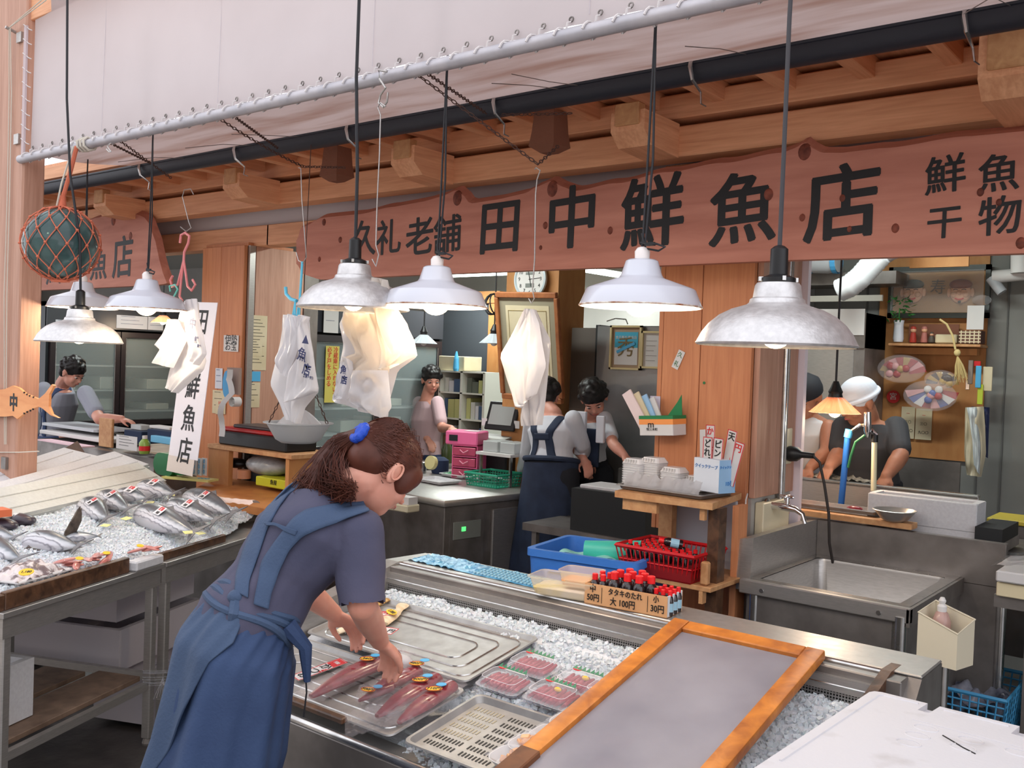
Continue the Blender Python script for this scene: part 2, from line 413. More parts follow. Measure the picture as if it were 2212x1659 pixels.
# ropes tied on the post
rp = thing('rope', 'thin white ropes running down the left post from a cleat', 'rope', T(-5.0, 2.2, 1.2))
a = P(22, 60, 'Y', 2.17)
for dx, b in ((0.0, 0), (0.012, 1)):
    pts = [P(90 + 10*b, 0, 'Y', 2.16), a + Vector((dx, -0.005, 0)), P(20 + 5*b, 200, 'Y', 2.19), P(16 + 5*b, 420, 'Y', 2.19), P(9 + 6*b, 640, 'Y', 2.19), P(10+3*b, 960, 'Y', 2.19)]
    MB().tube(pts, 0.0028, 6).build('strand', mat('white_rope', (206, 198, 184), 0.8), rp, smooth=True)
MB().tube([P(-30, 977, 'Y', 2.193), P(40, 977, 'Y', 2.193), P(84, 975, 'Y', 2.193)], 0.003, 6).build('tie', mat('white_rope', (0, 0, 0)), rp)
MB().tube([P(12, 58, 'Y', 2.15), P(34, 70, 'Y', 2.2)], 0.008, 6).build('cleat', steel, rp)
for k, (px, py) in enumerate(((42, 80), (36, 300))):
    p = P(px, py, 'Y', 2.19)
    MB().box(p.x - 0.03, p.x + 0.02, 2.188, 2.2, p.z - 0.025, p.z + 0.025).build('bracket_plate', steel, rp)

# white sheet above the pipe, the lacing, the pipe
AY = 2.22
sh = thing('awning_sheet', 'large white tarpaulin sheet laced above the long pipe', 'awning', T(-3, AY, 2.6))
m = MB()
def shp(u, v):
    x = -4.87 + u * 5.4; z = 2.575 + v * 1.3
    edge = abs(math.sin(x * 14.5)) * 0.006 * (1 - v) ** 6
    return (x, AY + 0.012 * math.sin(x * 2.1) * v + 0.004 * math.sin(x * 9 + v * 4), z + edge)
m.grid(shp, 150, 12).build('sheet', sheet_m, sh, smooth=True)
for px in (228, 478, 810, 1275):
    p = P(px, 10, 'Y', AY - 0.003)
    MB().tube([(p.x, AY - 0.006, 2.6), (p.x, AY + 0.002, 3.2), (p.x, AY + 0.003, 3.8)], 0.0012, 5).build('seam', mat('seam', (196, 188, 192), 0.8), sh)
pp = thing('awning_pipe', 'long grey steel pipe at the bottom of the white sheet wound with white cord', 'pipe', T(-3, 2.2, 2.54))
MB().tube([(-4.92, 2.195, 2.545), (1.2, 2.195, 2.545)], 0.0215, 14).build('pipe', pipe_m, pp, smooth=True)
loops = []
x = -4.86; k = 0
lac = mat('lacing_cord', (214, 208, 206), 0.7)
while x < -0.3:
    pts = []
    for j in range(13):
        a = 2 * PI * j / 12
        pts.append((x + 0.018 * math.sin(a / 2), 2.195 - 0.026 * math.cos(a - 0.5), 2.545 + 0.026 * math.sin(a - 0.5)))
    pts = pts[1:10] + [(x + 0.03, 2.20, 2.585), (x + 0.034, AY - 0.004, 2.592)]
    MB().tube(pts, 0.0032, 5).build('lacing_loop', lac, pp, smooth=True)
    MB().tube([(x + 0.034 + 0.007*math.cos(q), AY - 0.008, 2.597 + 0.007*math.sin(q)) for q in [PI*2*j/8 for j in range(8)]], 0.0025, 5, closed=True).build('eyelet', steel_dk, pp)
    x += 0.098; k += 1
for k in range(9):   # lacing on the post side
    z = 2.62 + k * 0.07
    MB().tube([(-4.90, 2.185, z + 0.025), (-4.87, 2.20, z), (-4.862, 2.21, z - 0.004)], 0.0028, 5).build('side_lacing', lac, pp)
MB().box(-4.905, -4.88, 2.19, 2.2, 2.56, 3.2).build('edge_batten', mat('batten', (196, 178, 180), 0.7), pp)
# flap between pipe and gutter
fl = thing('awning_flap', 'stained translucent white flap sagging between the pipe and the black gutter', 'awning', T(-3, 2.5, 2.6))
def fp(u, v):
    x = -4.86 + u * 6.2; y = 2.235 + v * 0.53; z = 2.575 + 0.036 * v - 0.012 * math.sin(v * PI) + 0.006 * math.sin(x * 7 + v * 3) * math.sin(v * PI)
    return (x, y, z)
MB().grid(fp, 120, 14).build('flap', flap_m, fl, smooth=True)
MB().tube([(-4.8, 2.762, 2.618), (1.4, 2.762, 2.618)], 0.006, 6).build('hem_rod', mat('hem', (206, 196, 200), 0.6), fl)
for px, py in ((255, 350), (400, 320), (500, 290), (1062, 180), (1105, 160), (1480, 100), (2082, 30)):
    a = P(px, py, 'Y', 2.42)
    MB().tube([a, (a.x + 0.02, 2.60, 2.575), (a.x + 0.03, 2.76, 2.60)], 0.0014, 4).build('hanging_wire', steel_dk, fl)

# right pillar faced with boards
pil = thing('pillar', 'orange cedar boarded pillar carrying notes behind the side table', 'pillar', T(-1.8, 3.7, 0))
MB().box(-1.99, -1.615, 3.56, 3.93, 0.0, 2.47).build('core', wood_o, pil)
for x0, x1 in ((-2.03, -2.01), (-2.008, -1.835), (-1.832, -1.61)):
    MB().box(x0, x1, 3.535, 3.56, 0.95, 2.47, bev=0.0015).build('board', wood_o, pil)
for y0, y1 in ((3.562, 3.74), (3.742, 3.95)):
    MB().box(-1.61, -1.585, y0, y1, 1.12, 2.47, bev=0.0015).build('board', wood_p, pil)  # paler, pinker boards: the light on this side face is put into the colour
MB().box(-2.0, -1.6, 3.57, 3.95, 0.0, 1.12).build('plinth', conc_l, pil)
MB().tube([(-1.578, 3.80, 1.10), (-1.578, 3.80, 2.47)], 0.011, 10).build('conduit', steel_br, pil, smooth=True)
MB().tube([(-1.575, 3.825, 1.10), (-1.575, 3.825, 2.47)], 0.006, 8).build('conduit', steel, pil, smooth=True)
MB().box(-1.60, -1.56, 3.96, 3.99, 0.9, 2.47).build('white_trim', mat('white_trim', (226, 214, 222), 0.6), pil)
# middle pillar
mp_ = thing('pillar', 'cedar pillar in the middle covered with taped notes behind the receipt printer', 'pillar', T(-5.0, 3.7, 0))
MB().box(-5.36, -4.92, 3.56, 3.9, 0, 2.30).build('core', wood_o, mp_)
for x0, x1 in ((-5.36, -5.16), (-5.157, -4.925)):
    MB().box(x0, x1, 3.535, 3.56, 0.0, 2.28, bev=0.0015).build('board', wood_o, mp_)
MB().box(-4.925, -4.90, 3.56, 3.60, 0, 2.28).build('shutter_rail', steel, mp_)
MB().box(-4.92, -4.905, 3.61, 3.98, 0, 2.28, bev=0.0015).build('board', wood_p, mp_)  # side face painted paler than the front, as if lit
MB().box(-4.92, -4.90, 3.985, 4.1, 0, 2.28).build('dark_edge', steel_dk, mp_)
# left far pillar strip behind float
# ================================================================ NAME BOARDS
def sign_board(parent, top, bot, Yf, name='board'):
    """live edge slab: front outline from top and bottom edges, the back outline a little higher"""
    n = len(top); m = MB()
    def row(pts, y, dz): return [m.bm.verts.new((p.x, y, p.z + dz)) for p in pts]
    ft, fb = row(top, Yf, 0), row(bot, Yf, 0); bt, bb = row(top, Yf + 0.045, 0.03), row(bot, Yf + 0.045, 0.0)
    for k in range(n - 1):
        for a, b in ((ft, fb), (bt, ft), (bb, bt), (fb, bb)):
            m.bm.faces.new((a[k], a[k+1], b[k+1], b[k]))
    m.bm.faces.new((ft[0], fb[0], bb[0], bt[0])); m.bm.faces.new((ft[-1], bt[-1], bb[-1], fb[-1]))
    return m.build(name, wood_sign, parent)
def resample(ctrl, xs, Y):
    out = []
    for x in xs:
        for (a, b) in zip(ctrl, ctrl[1:]):
            if a[0] <= x <= b[0]:
                t = (x - a[0]) / (b[0] - a[0]); s = t*t*(3-2*t) if abs(b[1]-a[1]) > 14 else t
                out.append(P(x, a[1] + (b[1]-a[1]) * s, 'Y', Y)); break
    return out
SY = 3.335
big = thing('name_board', 'long live-edge cedar name board with big black brush characters under the beams', 'sign', T(-2.6, SY, 2.1))
topc = [(640,520),(652,490),(700,470),(770,463),(850,447),(920,434),(960,422),(985,410),(1005,425),(1015,440),(1080,430),(1130,418),(1165,402),(1190,390),(1212,402),(1240,412),(1330,396),(1440,372),(1560,352),(1690,330),(1722,318),(1738,306),(1752,318),(1775,330),(1820,330),(1900,320),(2100,294),(2212,283),(2400,262)]
botc = [(640,570),(655,592),(690,604),(900,594),(1200,582),(1440,573),(1700,562),(2000,553),(2212,547),(2400,540)]
xs = [640, 644, 648] + list(range(652, 2401, 8))
sign_board(big, resample(topc, xs, SY), resample(botc, xs, SY), SY)
def schar(ch, cx, cy, hpx, parent, Y=SY, rot=0, off=0.018, sx=1.0, name='lettering'):
    p = P(cx, cy, 'Y', Y - 0.001); fwd = (p - EYE).dot(-ROT.col[2]); S = hpx / F_PX * fwd / 0.9
    return text(ch, S, ink, face_front(p.x, p.y, p.z, 0, rot), parent, name, 0.0005, 0.0, sx, shear=0.06, bold=off*S*0.9)
for a in (('久', 785, 520, 72, 0), ('礼', 838, 518, 72, 3), ('老', 905, 517, 78, 4), ('舗', 965, 512, 76, 4), ('田', 1077, 498, 112, 2), ('中', 1232, 480, 128, 3),
          ('鮮', 1405, 470, 146, 4), ('魚', 1600, 462, 146, 4), ('店', 1815, 450, 156, 4), ('鮮', 2040, 383, 78, 5), ('魚', 2155, 380, 78, 4), ('干', 2038, 485, 68, 3), ('物', 2158, 472, 80, 4)):
    schar(a[0], a[1], a[2], a[3], big, rot=a[4], off=0.022 if a[3] > 100 else 0.016)
knot_m = mat('wood_knot', (92, 44, 32), 0.7, 0, (140, 74, 56), 30)
def knot(parent, px, py, r, Y=SY, prot=0.012):
    p = P(px, py, 'Y', Y)
    MB().ball((p.x, Y + 0.004, p.z), (r, prot, r * 1.25), 14, 8).build('knot', knot_m, parent, smooth=True)
for px, py, r in ((988,428,0.03),(1193,408,0.03),(1738,328,0.026),(1178,487,0.014),(1318,498,0.014),(1168,535,0.009),(1660,420,0.02),(1733,470,0.012),(1934,493,0.014),(1835,495,0.01),(1820,428,0.012),(2118,415,0.012),(2158,437,0.01),(2205,525,0.016),(700,480,0.016),(735,518,0.014),(690,560,0.012)):
    knot(big, px, py, r)
sm = thing('name_board', 'shorter carved wooden name board behind the glass float at the left', 'sign', T(-6.3, SY, 2.1))
t2 = [(-200,555),(60,505),(150,490),(215,470),(238,456),(262,470),(285,460),(310,468),(322,482),(334,520),(352,590),(360,610)]
b2 = [(-200,640),(60,628),(200,622),(330,616),(352,614),(360,612)]
xs = list(range(-200, 361, 8))
sign_board(sm, resample(t2, xs, SY), resample(b2, xs, SY), SY)
schar('店', 264, 562, 86, sm, rot=2, sx=0.9); schar('魚', 212, 575, 66, sm, rot=2); schar('鮮', 120, 578, 80, sm, rot=2)
knot(sm, 282, 510, 0.03, prot=0.006); knot(sm, 245, 476, 0.03)

# white banner
bp_ = P(446, 655, 'Y', 3.10); bq = P(405, 990, 'Y', 3.06)
bn = thing('banner', 'tall white vertical shop banner leaning by the middle pillar with black brush characters', 'banner', T(bq.x, bq.y, bq.z))
c = [P(398, 652, 'Y', 3.12), P(464, 654, 'Y', 3.12), P(432, 995, 'Y', 3.04), P(372, 985, 'Y', 3.04)]
dirx = (c[1] - c[0]).normalized(); diry = ((c[0] - c[3]) + (c[1] - c[2])).normalized()
BM = frame((c[0] + c[1] + c[2] + c[3]) / 4, dirx, diry)
hw = ((c[1]-c[0]).length + (c[2]-c[3]).length) / 4; hh = ((c[0]-c[3]).length + (c[1]-c[2]).length) / 4
MB(BM).box(-hw, hw, -hh, hh, -0.004, 0.0, bev=0.001).build('board', mat('banner_white', (222, 222, 232), 0.5), bn)
for k, ch in enumerate('田中鮮魚店'):
    text(ch, 0.155, ink, BM @ T(0.01, hh - 0.12 - k * 0.182, 0.0015), bn, 'lettering', 0.0004, 0.002, 0.86, 0.05)
MB(BM).box(-hw, hw * 0.8, -hh - 0.09, -hh, -0.002, 0.001).build('crumpled_foot', mat('banner_foot', (214, 206, 200), 0.6, bump=0.8, bscale=20), bn)

# ================================================================ PENDANT LAMPS
def alu_lamp(px, py, lab, Y=2.12, s=1.0, px_top=None):
    p = P(px, py, 'Y', Y); M = p if isinstance(p, Matrix) else T(*p)
    t = thing('pendant_lamp', lab, 'lamp', M)
    prof = [(0.181, 0.0), (0.184, 0.004), (0.181, 0.008), (0.170, 0.030), (0.155, 0.050), (0.132, 0.070), (0.105, 0.084), (0.070, 0.095), (0.064, 0.100), (0.062, 0.108), (0.056, 0.112), (0.052, 0.140), (0.048, 0.146)]
    prof = [(r*s, z*s) for r, z in prof]
    inner = [(r - 0.003, z - 0.001) for r, z in prof][::-1]
    MB(M).lathe(prof + inner, 40).build('lamp_shade', alu, t, smooth=True)
    q = [(0.034, 0.142), (0.040, 0.144), (0.040, 0.158), (0.030, 0.162), (0.021, 0.166), (0.020, 0.225), (0.012, 0.232), (0.006, 0.234)]
    MB(M).lathe([(r*s, z*s) for r, z in q], 20, cap0=True, cap1=True).build('lamp_socket', blackp, t, smooth=True)
    for a in (40, 130, 220, 310):
        MB(M @ RZ(a)).box(0.036*s, 0.046*s, -0.004, 0.004, 0.150*s, 0.160*s).build('screw', steel_br, t)
    topx = p.x if px_top is None else P(px_top, 0, 'Y', Y).x
    wob = [(p.x, Y, p.z + 0.23*s), (p.x + 0.1*(topx-p.x), Y, p.z + 0.45), (p.x + 0.62*(topx-p.x), Y - 0.008, p.z + 0.75), (topx, Y, p.z + 1.1), (topx*1.0 + 0.3*(topx-p.x), Y, 3.9)]
    MB().tube(wob, 0.0055, 8).build('cord', cordm if px > 1000 else cordb, t, smooth=True)
    MB(M).ball((0, 0, 0.03*s), 0.036*s, 16, 10).build('bulb', bulb_m, t, smooth=True)
    return t
def white_lamp(px, py, lab, Y=2.25, s=1.0, lit=True, plug=True, energy=5):
    p = P(px, py, 'Y', Y); M = T(*p)
    t = thing('pendant_lamp', lab, 'lamp', M)
    prof = [(0.166, 0.0), (0.1655, 0.004), (0.148, 0.046), (0.143, 0.050), (0.062, 0.078), (0.056, 0.086), (0.044, 0.124), (0.038, 0.128), (0.020, 0.129)]
    prof = [(r*s, z*s) for r, z in prof]; inner = [(r - 0.003, z - 0.0015) for r, z in prof][::-1]
    MB(M).lathe(prof + inner, 40).build('lamp_shade', enamel, t, smooth=True)
    MB(M).tube([(0.166*s*math.cos(2*PI*k/48), 0.166*s*math.sin(2*PI*k/48), 0.001) for k in range(48)], 0.0024, 6, closed=True).build('rim', rust, t, smooth=True)
    MB(M).lathe([(0.020*s, 0.126*s), (0.021*s, 0.150*s), (0.014*s, 0.160*s), (0.006, 0.163*s)], 16, cap0=True, cap1=True).build('cap', mat('porcelain', (236, 228, 224), 0.3), t, smooth=True)
    MB(M).ball((0, 0, 0.012*s), (0.046*s, 0.046*s, 0.040*s), 18, 12).build('bulb', bulb_m, t, smooth=True)
    if plug:
        pts = [(0, 0, 0.16*s), (-0.006, 0, 0.175), (0.02, -0.01, 0.168), (0.055, -0.02, 0.166), (0.075, -0.01, 0.158), (0.05, 0.0, 0.15), (0.01, 0.0, 0.158), (-0.004, 0, 0.20)]
        MB(M).tube(pts, 0.003, 6).build('plug_loop', cordb, t, smooth=True)
        MB(M).box(0.018, 0.045, -0.018, -0.008, 0.163, 0.172).build('plug', blackp, t)
    for dx in (0.0, 0.008):
        MB().tube([(p.x + dx, Y, p.z + 0.165*s), (p.x + dx*2 + 0.004, Y + 0.003, p.z + 0.4), (p.x + 0.012 + dx*0.3, Y, 2.52), (p.x + 0.012, Y + 0.01, 3.0)], 0.0032, 6).build('cord', cordb, t, smooth=True)
    if lit:
        l = point_light('lamp_glow', (0, 0, 0), energy, (1.0, 0.82, 0.6), 0.04); l.parent = t; l.location = (0, 0, -0.045*s)
    return t
alu_lamp(1675, 748, 'largest spotted aluminium pendant lamp at the right, its shade before the notes pillar', px_top=1712)
alu_lamp(763, 668, 'spotted aluminium pendant lamp above the hanging clear bags over the stooping woman', px_top=776)
alu_lamp(171, 740, 'aluminium pendant lamp hanging lowest at the left, under the glass float', px_top=150)
white_lamp(1383, 663, 'lit white enamel pendant lamp in front of the middle of the big sign')
white_lamp(941, 662, 'lit white enamel pendant lamp between the aluminium lamp and the wall clock')
white_lamp(316, 668, 'lit white enamel pendant lamp beside the pink hooks at the left')
white_lamp(178, 665, 'white enamel pendant lamp half hidden behind the lowest aluminium lamp', Y=2.45, s=1.02, plug=False)
# small pleated interior lamps
def cone_lamp(p, lab, s=1.0, lit=False, copper=False, coil=False):
    M = T(*p); t = thing('cone_lamp', lab, 'lamp', M)
    n = 16
    def ringr(r, z): return [(r*(1 if k % 2 else 0.94)*math.cos(2*PI*k/(2*n)), r*(1 if k % 2 else 0.94)*math.sin(2*PI*k/(2*n)), z) for k in range(2*n)]
    m = MB(M); m.loft([ringr(0.12*s, 0), ringr(0.035*s, 0.075*s), ringr(0.032*s, 0.073*s), ringr(0.116*s, 0.0)], cap=False)
    m.build('lamp_shade', mat('peach_glass', (236, 186, 160), 0.3, translucent=0.5) if copper else mat('milk_glass', (216, 224, 230), 0.2, translucent=0.3), t)
    MB(M).lathe([(0.036*s, 0.068*s), (0.030*s, 0.09*s), (0.034*s, 0.10*s), (0.024*s, 0.12*s), (0.012*s, 0.15*s)], 14, cap0=True, cap1=True).build('lamp_socket', blackp, t, smooth=True)
    MB(M).tube([(0, 0, 0.14*s), (0.0, 0, 0.5), (0.006, 0, 2.6 - p.z)], 0.005, 6).build('cord', cordb, t, smooth=True)
    if coil:
        for k in range(5):
            MB(M @ T(-0.03 + 0.006*k, 0, 0.26) @ RZ(30*k) @ RX(80)).tube([(0.055*math.cos(a), 0.07*math.sin(a), 0.004*k) for a in [2*PI*j/16 for j in range(16)]], 0.005, 6, closed=True).build('cord_coil', cordb, t, smooth=True)
    MB(M).ball((0, 0, 0.008), 0.03*s, 12, 8).build('bulb', bulb_m if lit else mat('dead_bulb', (220, 220, 216), 0.3), t, smooth=True)
    if lit:
        l = point_light('lamp_glow', (0, 0, 0), 4, (1.0, 0.78, 0.55), 0.03); l.parent = t; l.location = (0, 0, -0.05)
    return t
cone_lamp(P(1803, 892, 'Y', 4.25), 'small lit peach pleated lamp in front of the two kitchen men', 0.95, True, True)
cone_lamp(P(1067, 742, 'Y', 4.9), 'small unlit pale cone lamp with coiled cord left of the framed certificate', 0.85, False, False, True)
cone_lamp(P(915, 742, 'Y', 4.75), 'small unlit pale cone lamp hanging before the middle display fridge', 0.8)
cone_lamp(P(352, 697, 'Y', 4.9), 'small lit peach cone lamp glowing behind the pink hooks', 0.9, True, True)

# ================================================================ GLASS FLOAT
fc = P(132, 527, 'Y', 2.12); fr = 0.168
ft = thing('glass_float', 'green glass fishing float in a knotted orange net at the upper left', 'float', T(*fc))
MB(T(*fc)).ball((0, 0, 0), fr * 0.955, 40, 28).build('glass_ball', mat('sea_green_glass', (92, 120, 118), 0.12, 0, (66, 92, 92), 9, trans=0.35, ior=1.4, spec=0.6), ft, smooth='all')
net_m = mat('orange_net_cord', (206, 112, 84), 0.8, bump=0.4, bscale=200)
FM = T(*fc) @ RZ(12)
def fpt(lon, lat, r=fr): return (r*math.cos(lat)*math.cos(lon), r*math.cos(lat)*math.sin(lon), r*math.sin(lat))
NS = 12; lats = [math.radians(a) for a in (84, 62, 40, 18, -4, -26, -46, -64, -78)]
for j in range(len(lats) - 1):
    m = MB(FM)
    for k in range(NS):
        o0 = (j % 2) * PI / NS
        for d in (-1, 1):
            l0 = 2*PI*k/NS + o0; l1 = l0 + d*PI/NS
            m.tube([fpt(l0 + (l1-l0)*t, lats[j] + (lats[j+1]-lats[j])*t, fr*(1.0 + 0.004*d)) for t in (0, 0.33, 0.66, 1)], 0.0024, 5)
    m.build('net_mesh', net_m, ft, smooth=True)
m = MB(FM)
for j in range(1, len(lats) - 1):
    for k in range(NS):
        m.ball(fpt(2*PI*k/NS + (j % 2)*PI/NS, lats[j], fr*1.005), (0.0075, 0.0075, 0.006), 7, 5)
m.build('knots', net_m, ft, smooth=True)
MB(T(*fc)).tube([(0.035*math.cos(a), 0.035*math.sin(a), -fr*0.985) for a in [2*PI*j/20 for j in range(20)]], 0.008, 6, closed=True).build('bottom_ring', net_m, ft, smooth=True)
MB().tube([(fc.x, fc.y, fc.z + fr*0.9), (fc.x + 0.005, fc.y, fc.z + fr + 0.05)], [0.02, 0.012], 10).build('net_neck', net_m, ft, smooth=True)
MB().tube([(fc.x + 0.004, fc.y, fc.z + fr + 0.04), (fc.x + 0.012, 2.15, fc.z + fr + 0.17), (fc.x + 0.02, 2.17, 2.535)], 0.010, 8).build('red_rope', net_m, ft, smooth=True)
wr = mat('white_rope', (0, 0, 0))
MB().tube([(fc.x - 0.01, fc.y - 0.02, fc.z + fr + 0.0), (fc.x + 0.03, fc.y - 0.02, fc.z + fr + 0.10), (fc.x + 0.028, 2.15, 2.53)], 0.0045, 6).build('hanging_string', wr, ft, smooth=True)
MB().tube([(fc.x + 0.015 + 0.004*k, 2.195 + 0.03*math.cos(k*0.9), 2.545 + 0.03*math.sin(k*0.9)) for k in range(22)], 0.006, 6).build('string_winding', wr, ft, smooth=True)

# ================================================================ CHAINS AND HOOKS
rust_m = mat('rusty_chain', (84, 60, 52), 0.7, 0.4)
def chain(parent, a, b, step=0.017, r=0.0055, sag=0.0):
    a, b = Vector(a), Vector(b); L = (b - a).length; n = int(L / step); m = MB()
    d = (b - a).normalized()
    for k in range(n):
        t = (k + 0.5) / n; p = a.lerp(b, t) - Vector((0, 0, sag * 4 * t * (1 - t)))
        M = frame(p, d, (0, 0, 1) if abs(d.z) < 0.9 else (1, 0, 0)) @ RX(45 + 90 * (k % 2))
        m.tube([(0.0105*math.cos(q), r*math.sin(q), 0) for q in [2*PI*j/8 for j in range(8)]], 0.0019, 4, M=M, closed=True)
    return m.build('links', rust_m, parent)
ch = thing('chain', 'rusty chain slung from the grey pipe to the hook that carries the thin plastic bags', 'chain', P(1162, 355, 'Y', 2.55))
ea, eb, ec = P(880, 145, 'Y', 2.2), P(1162, 355, 'Y', 2.55), P(1206, 315, 'Y', 2.7)
chain(ch, ea, eb); chain(ch, eb, ec); chain(ch, P(925, 160, 'Y', 2.2), P(1050, 245, 'Y', 2.72)); chain(ch, P(1085, 248, 'Y', 2.72), P(1235, 245, 'Y', 2.76))
ch2 = thing('chain', 'rusty chain dropping from the left part of the pipe above the middle pillar', 'chain', P(655, 360, 'Y', 2.5))
chain(ch2, P(465, 250, 'Y', 2.2), P(655, 360, 'Y', 2.75), sag=0.01); chain(ch2, P(655, 360, 'Y', 2.75), P(745, 362, 'Y', 2.76)); chain(ch2, P(510, 255, 'Y', 2.2), P(600, 320, 'Y', 2.7))
ch3 = thing('chain', 'thin rusty chain hanging behind the white lamp at the far left', 'chain', P(370, 385, 'Y', 2.6))
chain(ch3, P(260, 305, 'Y', 2.2), P(370, 385, 'Y', 2.6)); chain(ch3, P(240, 310, 'Y', 2.2), P(330, 355, 'Y', 2.6))
def hook_line(lab, pts, r=0.0022, m=steel, name='hook'):
    t = tag(MB().tube(pts, r, 6).build(name, m, None, smooth=True), lab, 'hook'); return t
def spl(pts, Y): return [P(x, y, 'Y', Y) for x, y in pts]
HY = 2.12
hook_line('grey S hook on the pipe left of the aluminium lamp cord', spl([(836,155),(818,152),(820,170),(833,190),(822,205),(818,222),(828,232),(836,220),(838,200)], 2.15), 0.0035)
hook_line('long straight wire hook holding the bundle of clear bags', spl([(833,230),(822,222),(816,232),(822,248),(820,330),(815,430),(812,530),(818,550),(812,575),(804,560)], HY))
hook_line('long wire hook holding the thin white bag in front of the certificate', spl([(1155,366),(1158,362),(1167,368),(1160,388),(1157,420),(1155,560),(1150,625),(1154,645),(1148,655),(1142,645)], 2.5))
hook_line('small white S hook hanging on the left part of the pipe', spl([(240,308),(232,316),(240,328),(236,328),(230,322)], 2.19), 0.003, white_p)
hook_line('long dark wire hook above the pink hooks', spl([(418,420),(412,408),(398,410),(394,425),(408,480),(413,492),(402,500),(390,490)], 2.5))
hook_line('long wire hook carrying the blue string and carrier bags', spl([(645,362),(650,364),(652,430),(658,505),(662,555),(655,568),(645,563),(640,545)], 2.5))
pk = thing('hook_hanger', 'pink plastic four-arm hook hanger beside the white lamp at the left', 'hook', P(396, 505, 'Y', 2.5))
pkm = mat('pink_hanger', (232, 140, 140), 0.4)
MB().tube(spl([(389,525),(391,508),(400,503),(409,510),(407,525),(398,545),(397,562)], 2.5), 0.006, 8).build('top_hook', pkm, pk, smooth=True)
for q in ([(397,562),(384,615),(372,620),(368,605),(373,596)], [(397,562),(405,618),(414,628),(422,615),(416,604)], [(397,562),(392,600),(388,640),(394,650)]):
    MB().tube(spl(q, 2.5), 0.0055, 8).build('arm', pkm, pk, smooth=True)
MB().tube(spl([(368,630),(366,618),(378,615),(384,625),(376,640),(370,652)], 2.48), 0.004, 8).build('green_hook', mat('mint_plastic', (110, 200, 184), 0.4), pk, smooth=True)
bs = thing('hook_hanger', 'light blue plastic hook and string above the printed carrier bags', 'hook', P(648, 600, 'Y', 2.5))
blp = mat('sky_blue_plastic', (96, 190, 220), 0.4)
MB().tube(spl([(653,565),(651,600),(648,640),(645,700)], 2.5), 0.005, 8).build('string', blp, bs, smooth=True)
MB().tube(spl([(617,620),(618,635),(628,646),(641,650)], 2.5), 0.007, 8).build('hook_arm', blp, bs, smooth=True)
for k in range(3): MB().tube(spl([(638,648+k*3),(632+3*k,680),(640,690+2*k),(645,655)], 2.49), 0.003, 6).build('ring', blp, bs, smooth=True)

# ================================================================ HANGING BAGS
def bag_sheet(parent, top, poly_l, poly_r, Y, m, seed=0, fold=0.02, name='bag_layer', nv=26, nu=18):
    """one hanging bag: left and right pixel outlines (lists from top to bottom), crumpled in depth, closed back"""
    def interp(pl, t):
        s = t * (len(pl) - 1); i = min(int(s), len(pl) - 2); f = s - i
        return (pl[i][0] + (pl[i+1][0]-pl[i][0])*f, pl[i][1] + (pl[i+1][1]-pl[i][1])*f)
    mb = MB()
    for side in (0, 1):
        def fn(u, v):
            a, b = interp(poly_l, v), interp(poly_r, v)
            p = P(a[0] + (b[0]-a[0])*u, a[1] + (b[1]-a[1])*u, 'Y', Y)
            w = 4*u*(1-u)
            f = noise.noise(Vector((u*3.2 + seed, v*3.0, seed*1.7))) * fold * 1.6 + noise.noise(Vector((u*9 + seed, v*2.2, 3.1))) * fold * 0.7 + abs(math.sin(u*7 + seed + v*2)) * fold * 0.5
            p.y += (-(0.010 + abs(f)) if side == 0 else 0.012) * min(1, w*2.2) - (0.008 * side * 0)
            return p
        mb.grid(fn, nu, nv)
    return mb.build(name, m, parent, smooth='all')
print_m = mat('bag_print', (40, 48, 92), 0.6)
b1 = thing('hanging_bags', 'bunch of white printed carrier bags on the pink hooks before the banner', 'bags', P(395, 760, 'Y', 2.45))
bag_sheet(b1, None, [(403,650),(392,700),(380,760),(366,800),(358,835)], [(428,655),(432,720),(446,780),(440,800),(385,850)], 2.47, bagm, 1)
bag_sheet(b1, None, [(366,690),(352,720),(333,745),(345,755),(328,782)], [(384,690),(400,720),(404,735),(390,765),(375,795)], 2.43, bagm, 2, 0.012)
bag_sheet(b1, None, [(403,650),(398,680),(402,720),(412,760),(410,775)], [(424,645),(430,690),(440,730),(446,765),(430,790)], 2.41, bagm, 3, 0.012)
for ch_, x_, y_, r_, s_ in (('中', 416, 700, -8, 0.05), ('鮮', 424, 735, -8, 0.03), ('魚店', 430, 748, -8, 0.014)):
    p = P(x_, y_, 'Y', 2.375); text(ch_, s_, print_m, face_front(p.x, p.y, p.z, 0, r_), b1, 'print', 0.0003, 0.001)
b2_ = thing('hanging_bags', 'bunch of white printed carrier bags on the light blue hook above the plastic basin', 'bags', P(640, 800, 'Y', 2.45))
bag_sheet(b2_, None, [(620,680),(608,730),(595,780),(585,830),(605,870),(625,905)], [(668,685),(672,740),(680,790),(690,845),(660,880),(650,915)], 2.50, bagm, 5)
bag_sheet(b2_, None, [(622,678),(616,700),(610,740),(600,775),(604,800)], [(645,685),(652,720),(640,765),(630,790),(625,815)], 2.44, bagm, 6, 0.012)
bag_sheet(b2_, None, [(648,680),(645,720),(648,770),(625,800),(612,870)], [(668,685),(664,700),(676,760),(688,845),(665,855)], 2.43, bagm, 7, 0.014)
for ch_, x_, y_, r_, s_ in (('魚', 652, 768, -14, 0.055), ('店', 662, 800, -14, 0.05), ('鮮魚・干物', 666, 815, -10, 0.012), ('▲', 660, 735, -5, 0.04)):
    p = P(x_, y_, 'Y', 2.385); text(ch_, s_, print_m, face_front(p.x, p.y, p.z, 0, r_), b2_, 'print', 0.0003, 0.001)
b3 = thing('hanging_bags', 'large bundle of clear plastic bags lit from behind below the middle aluminium lamp', 'bags', P(810, 780, 'Y', 2.2))
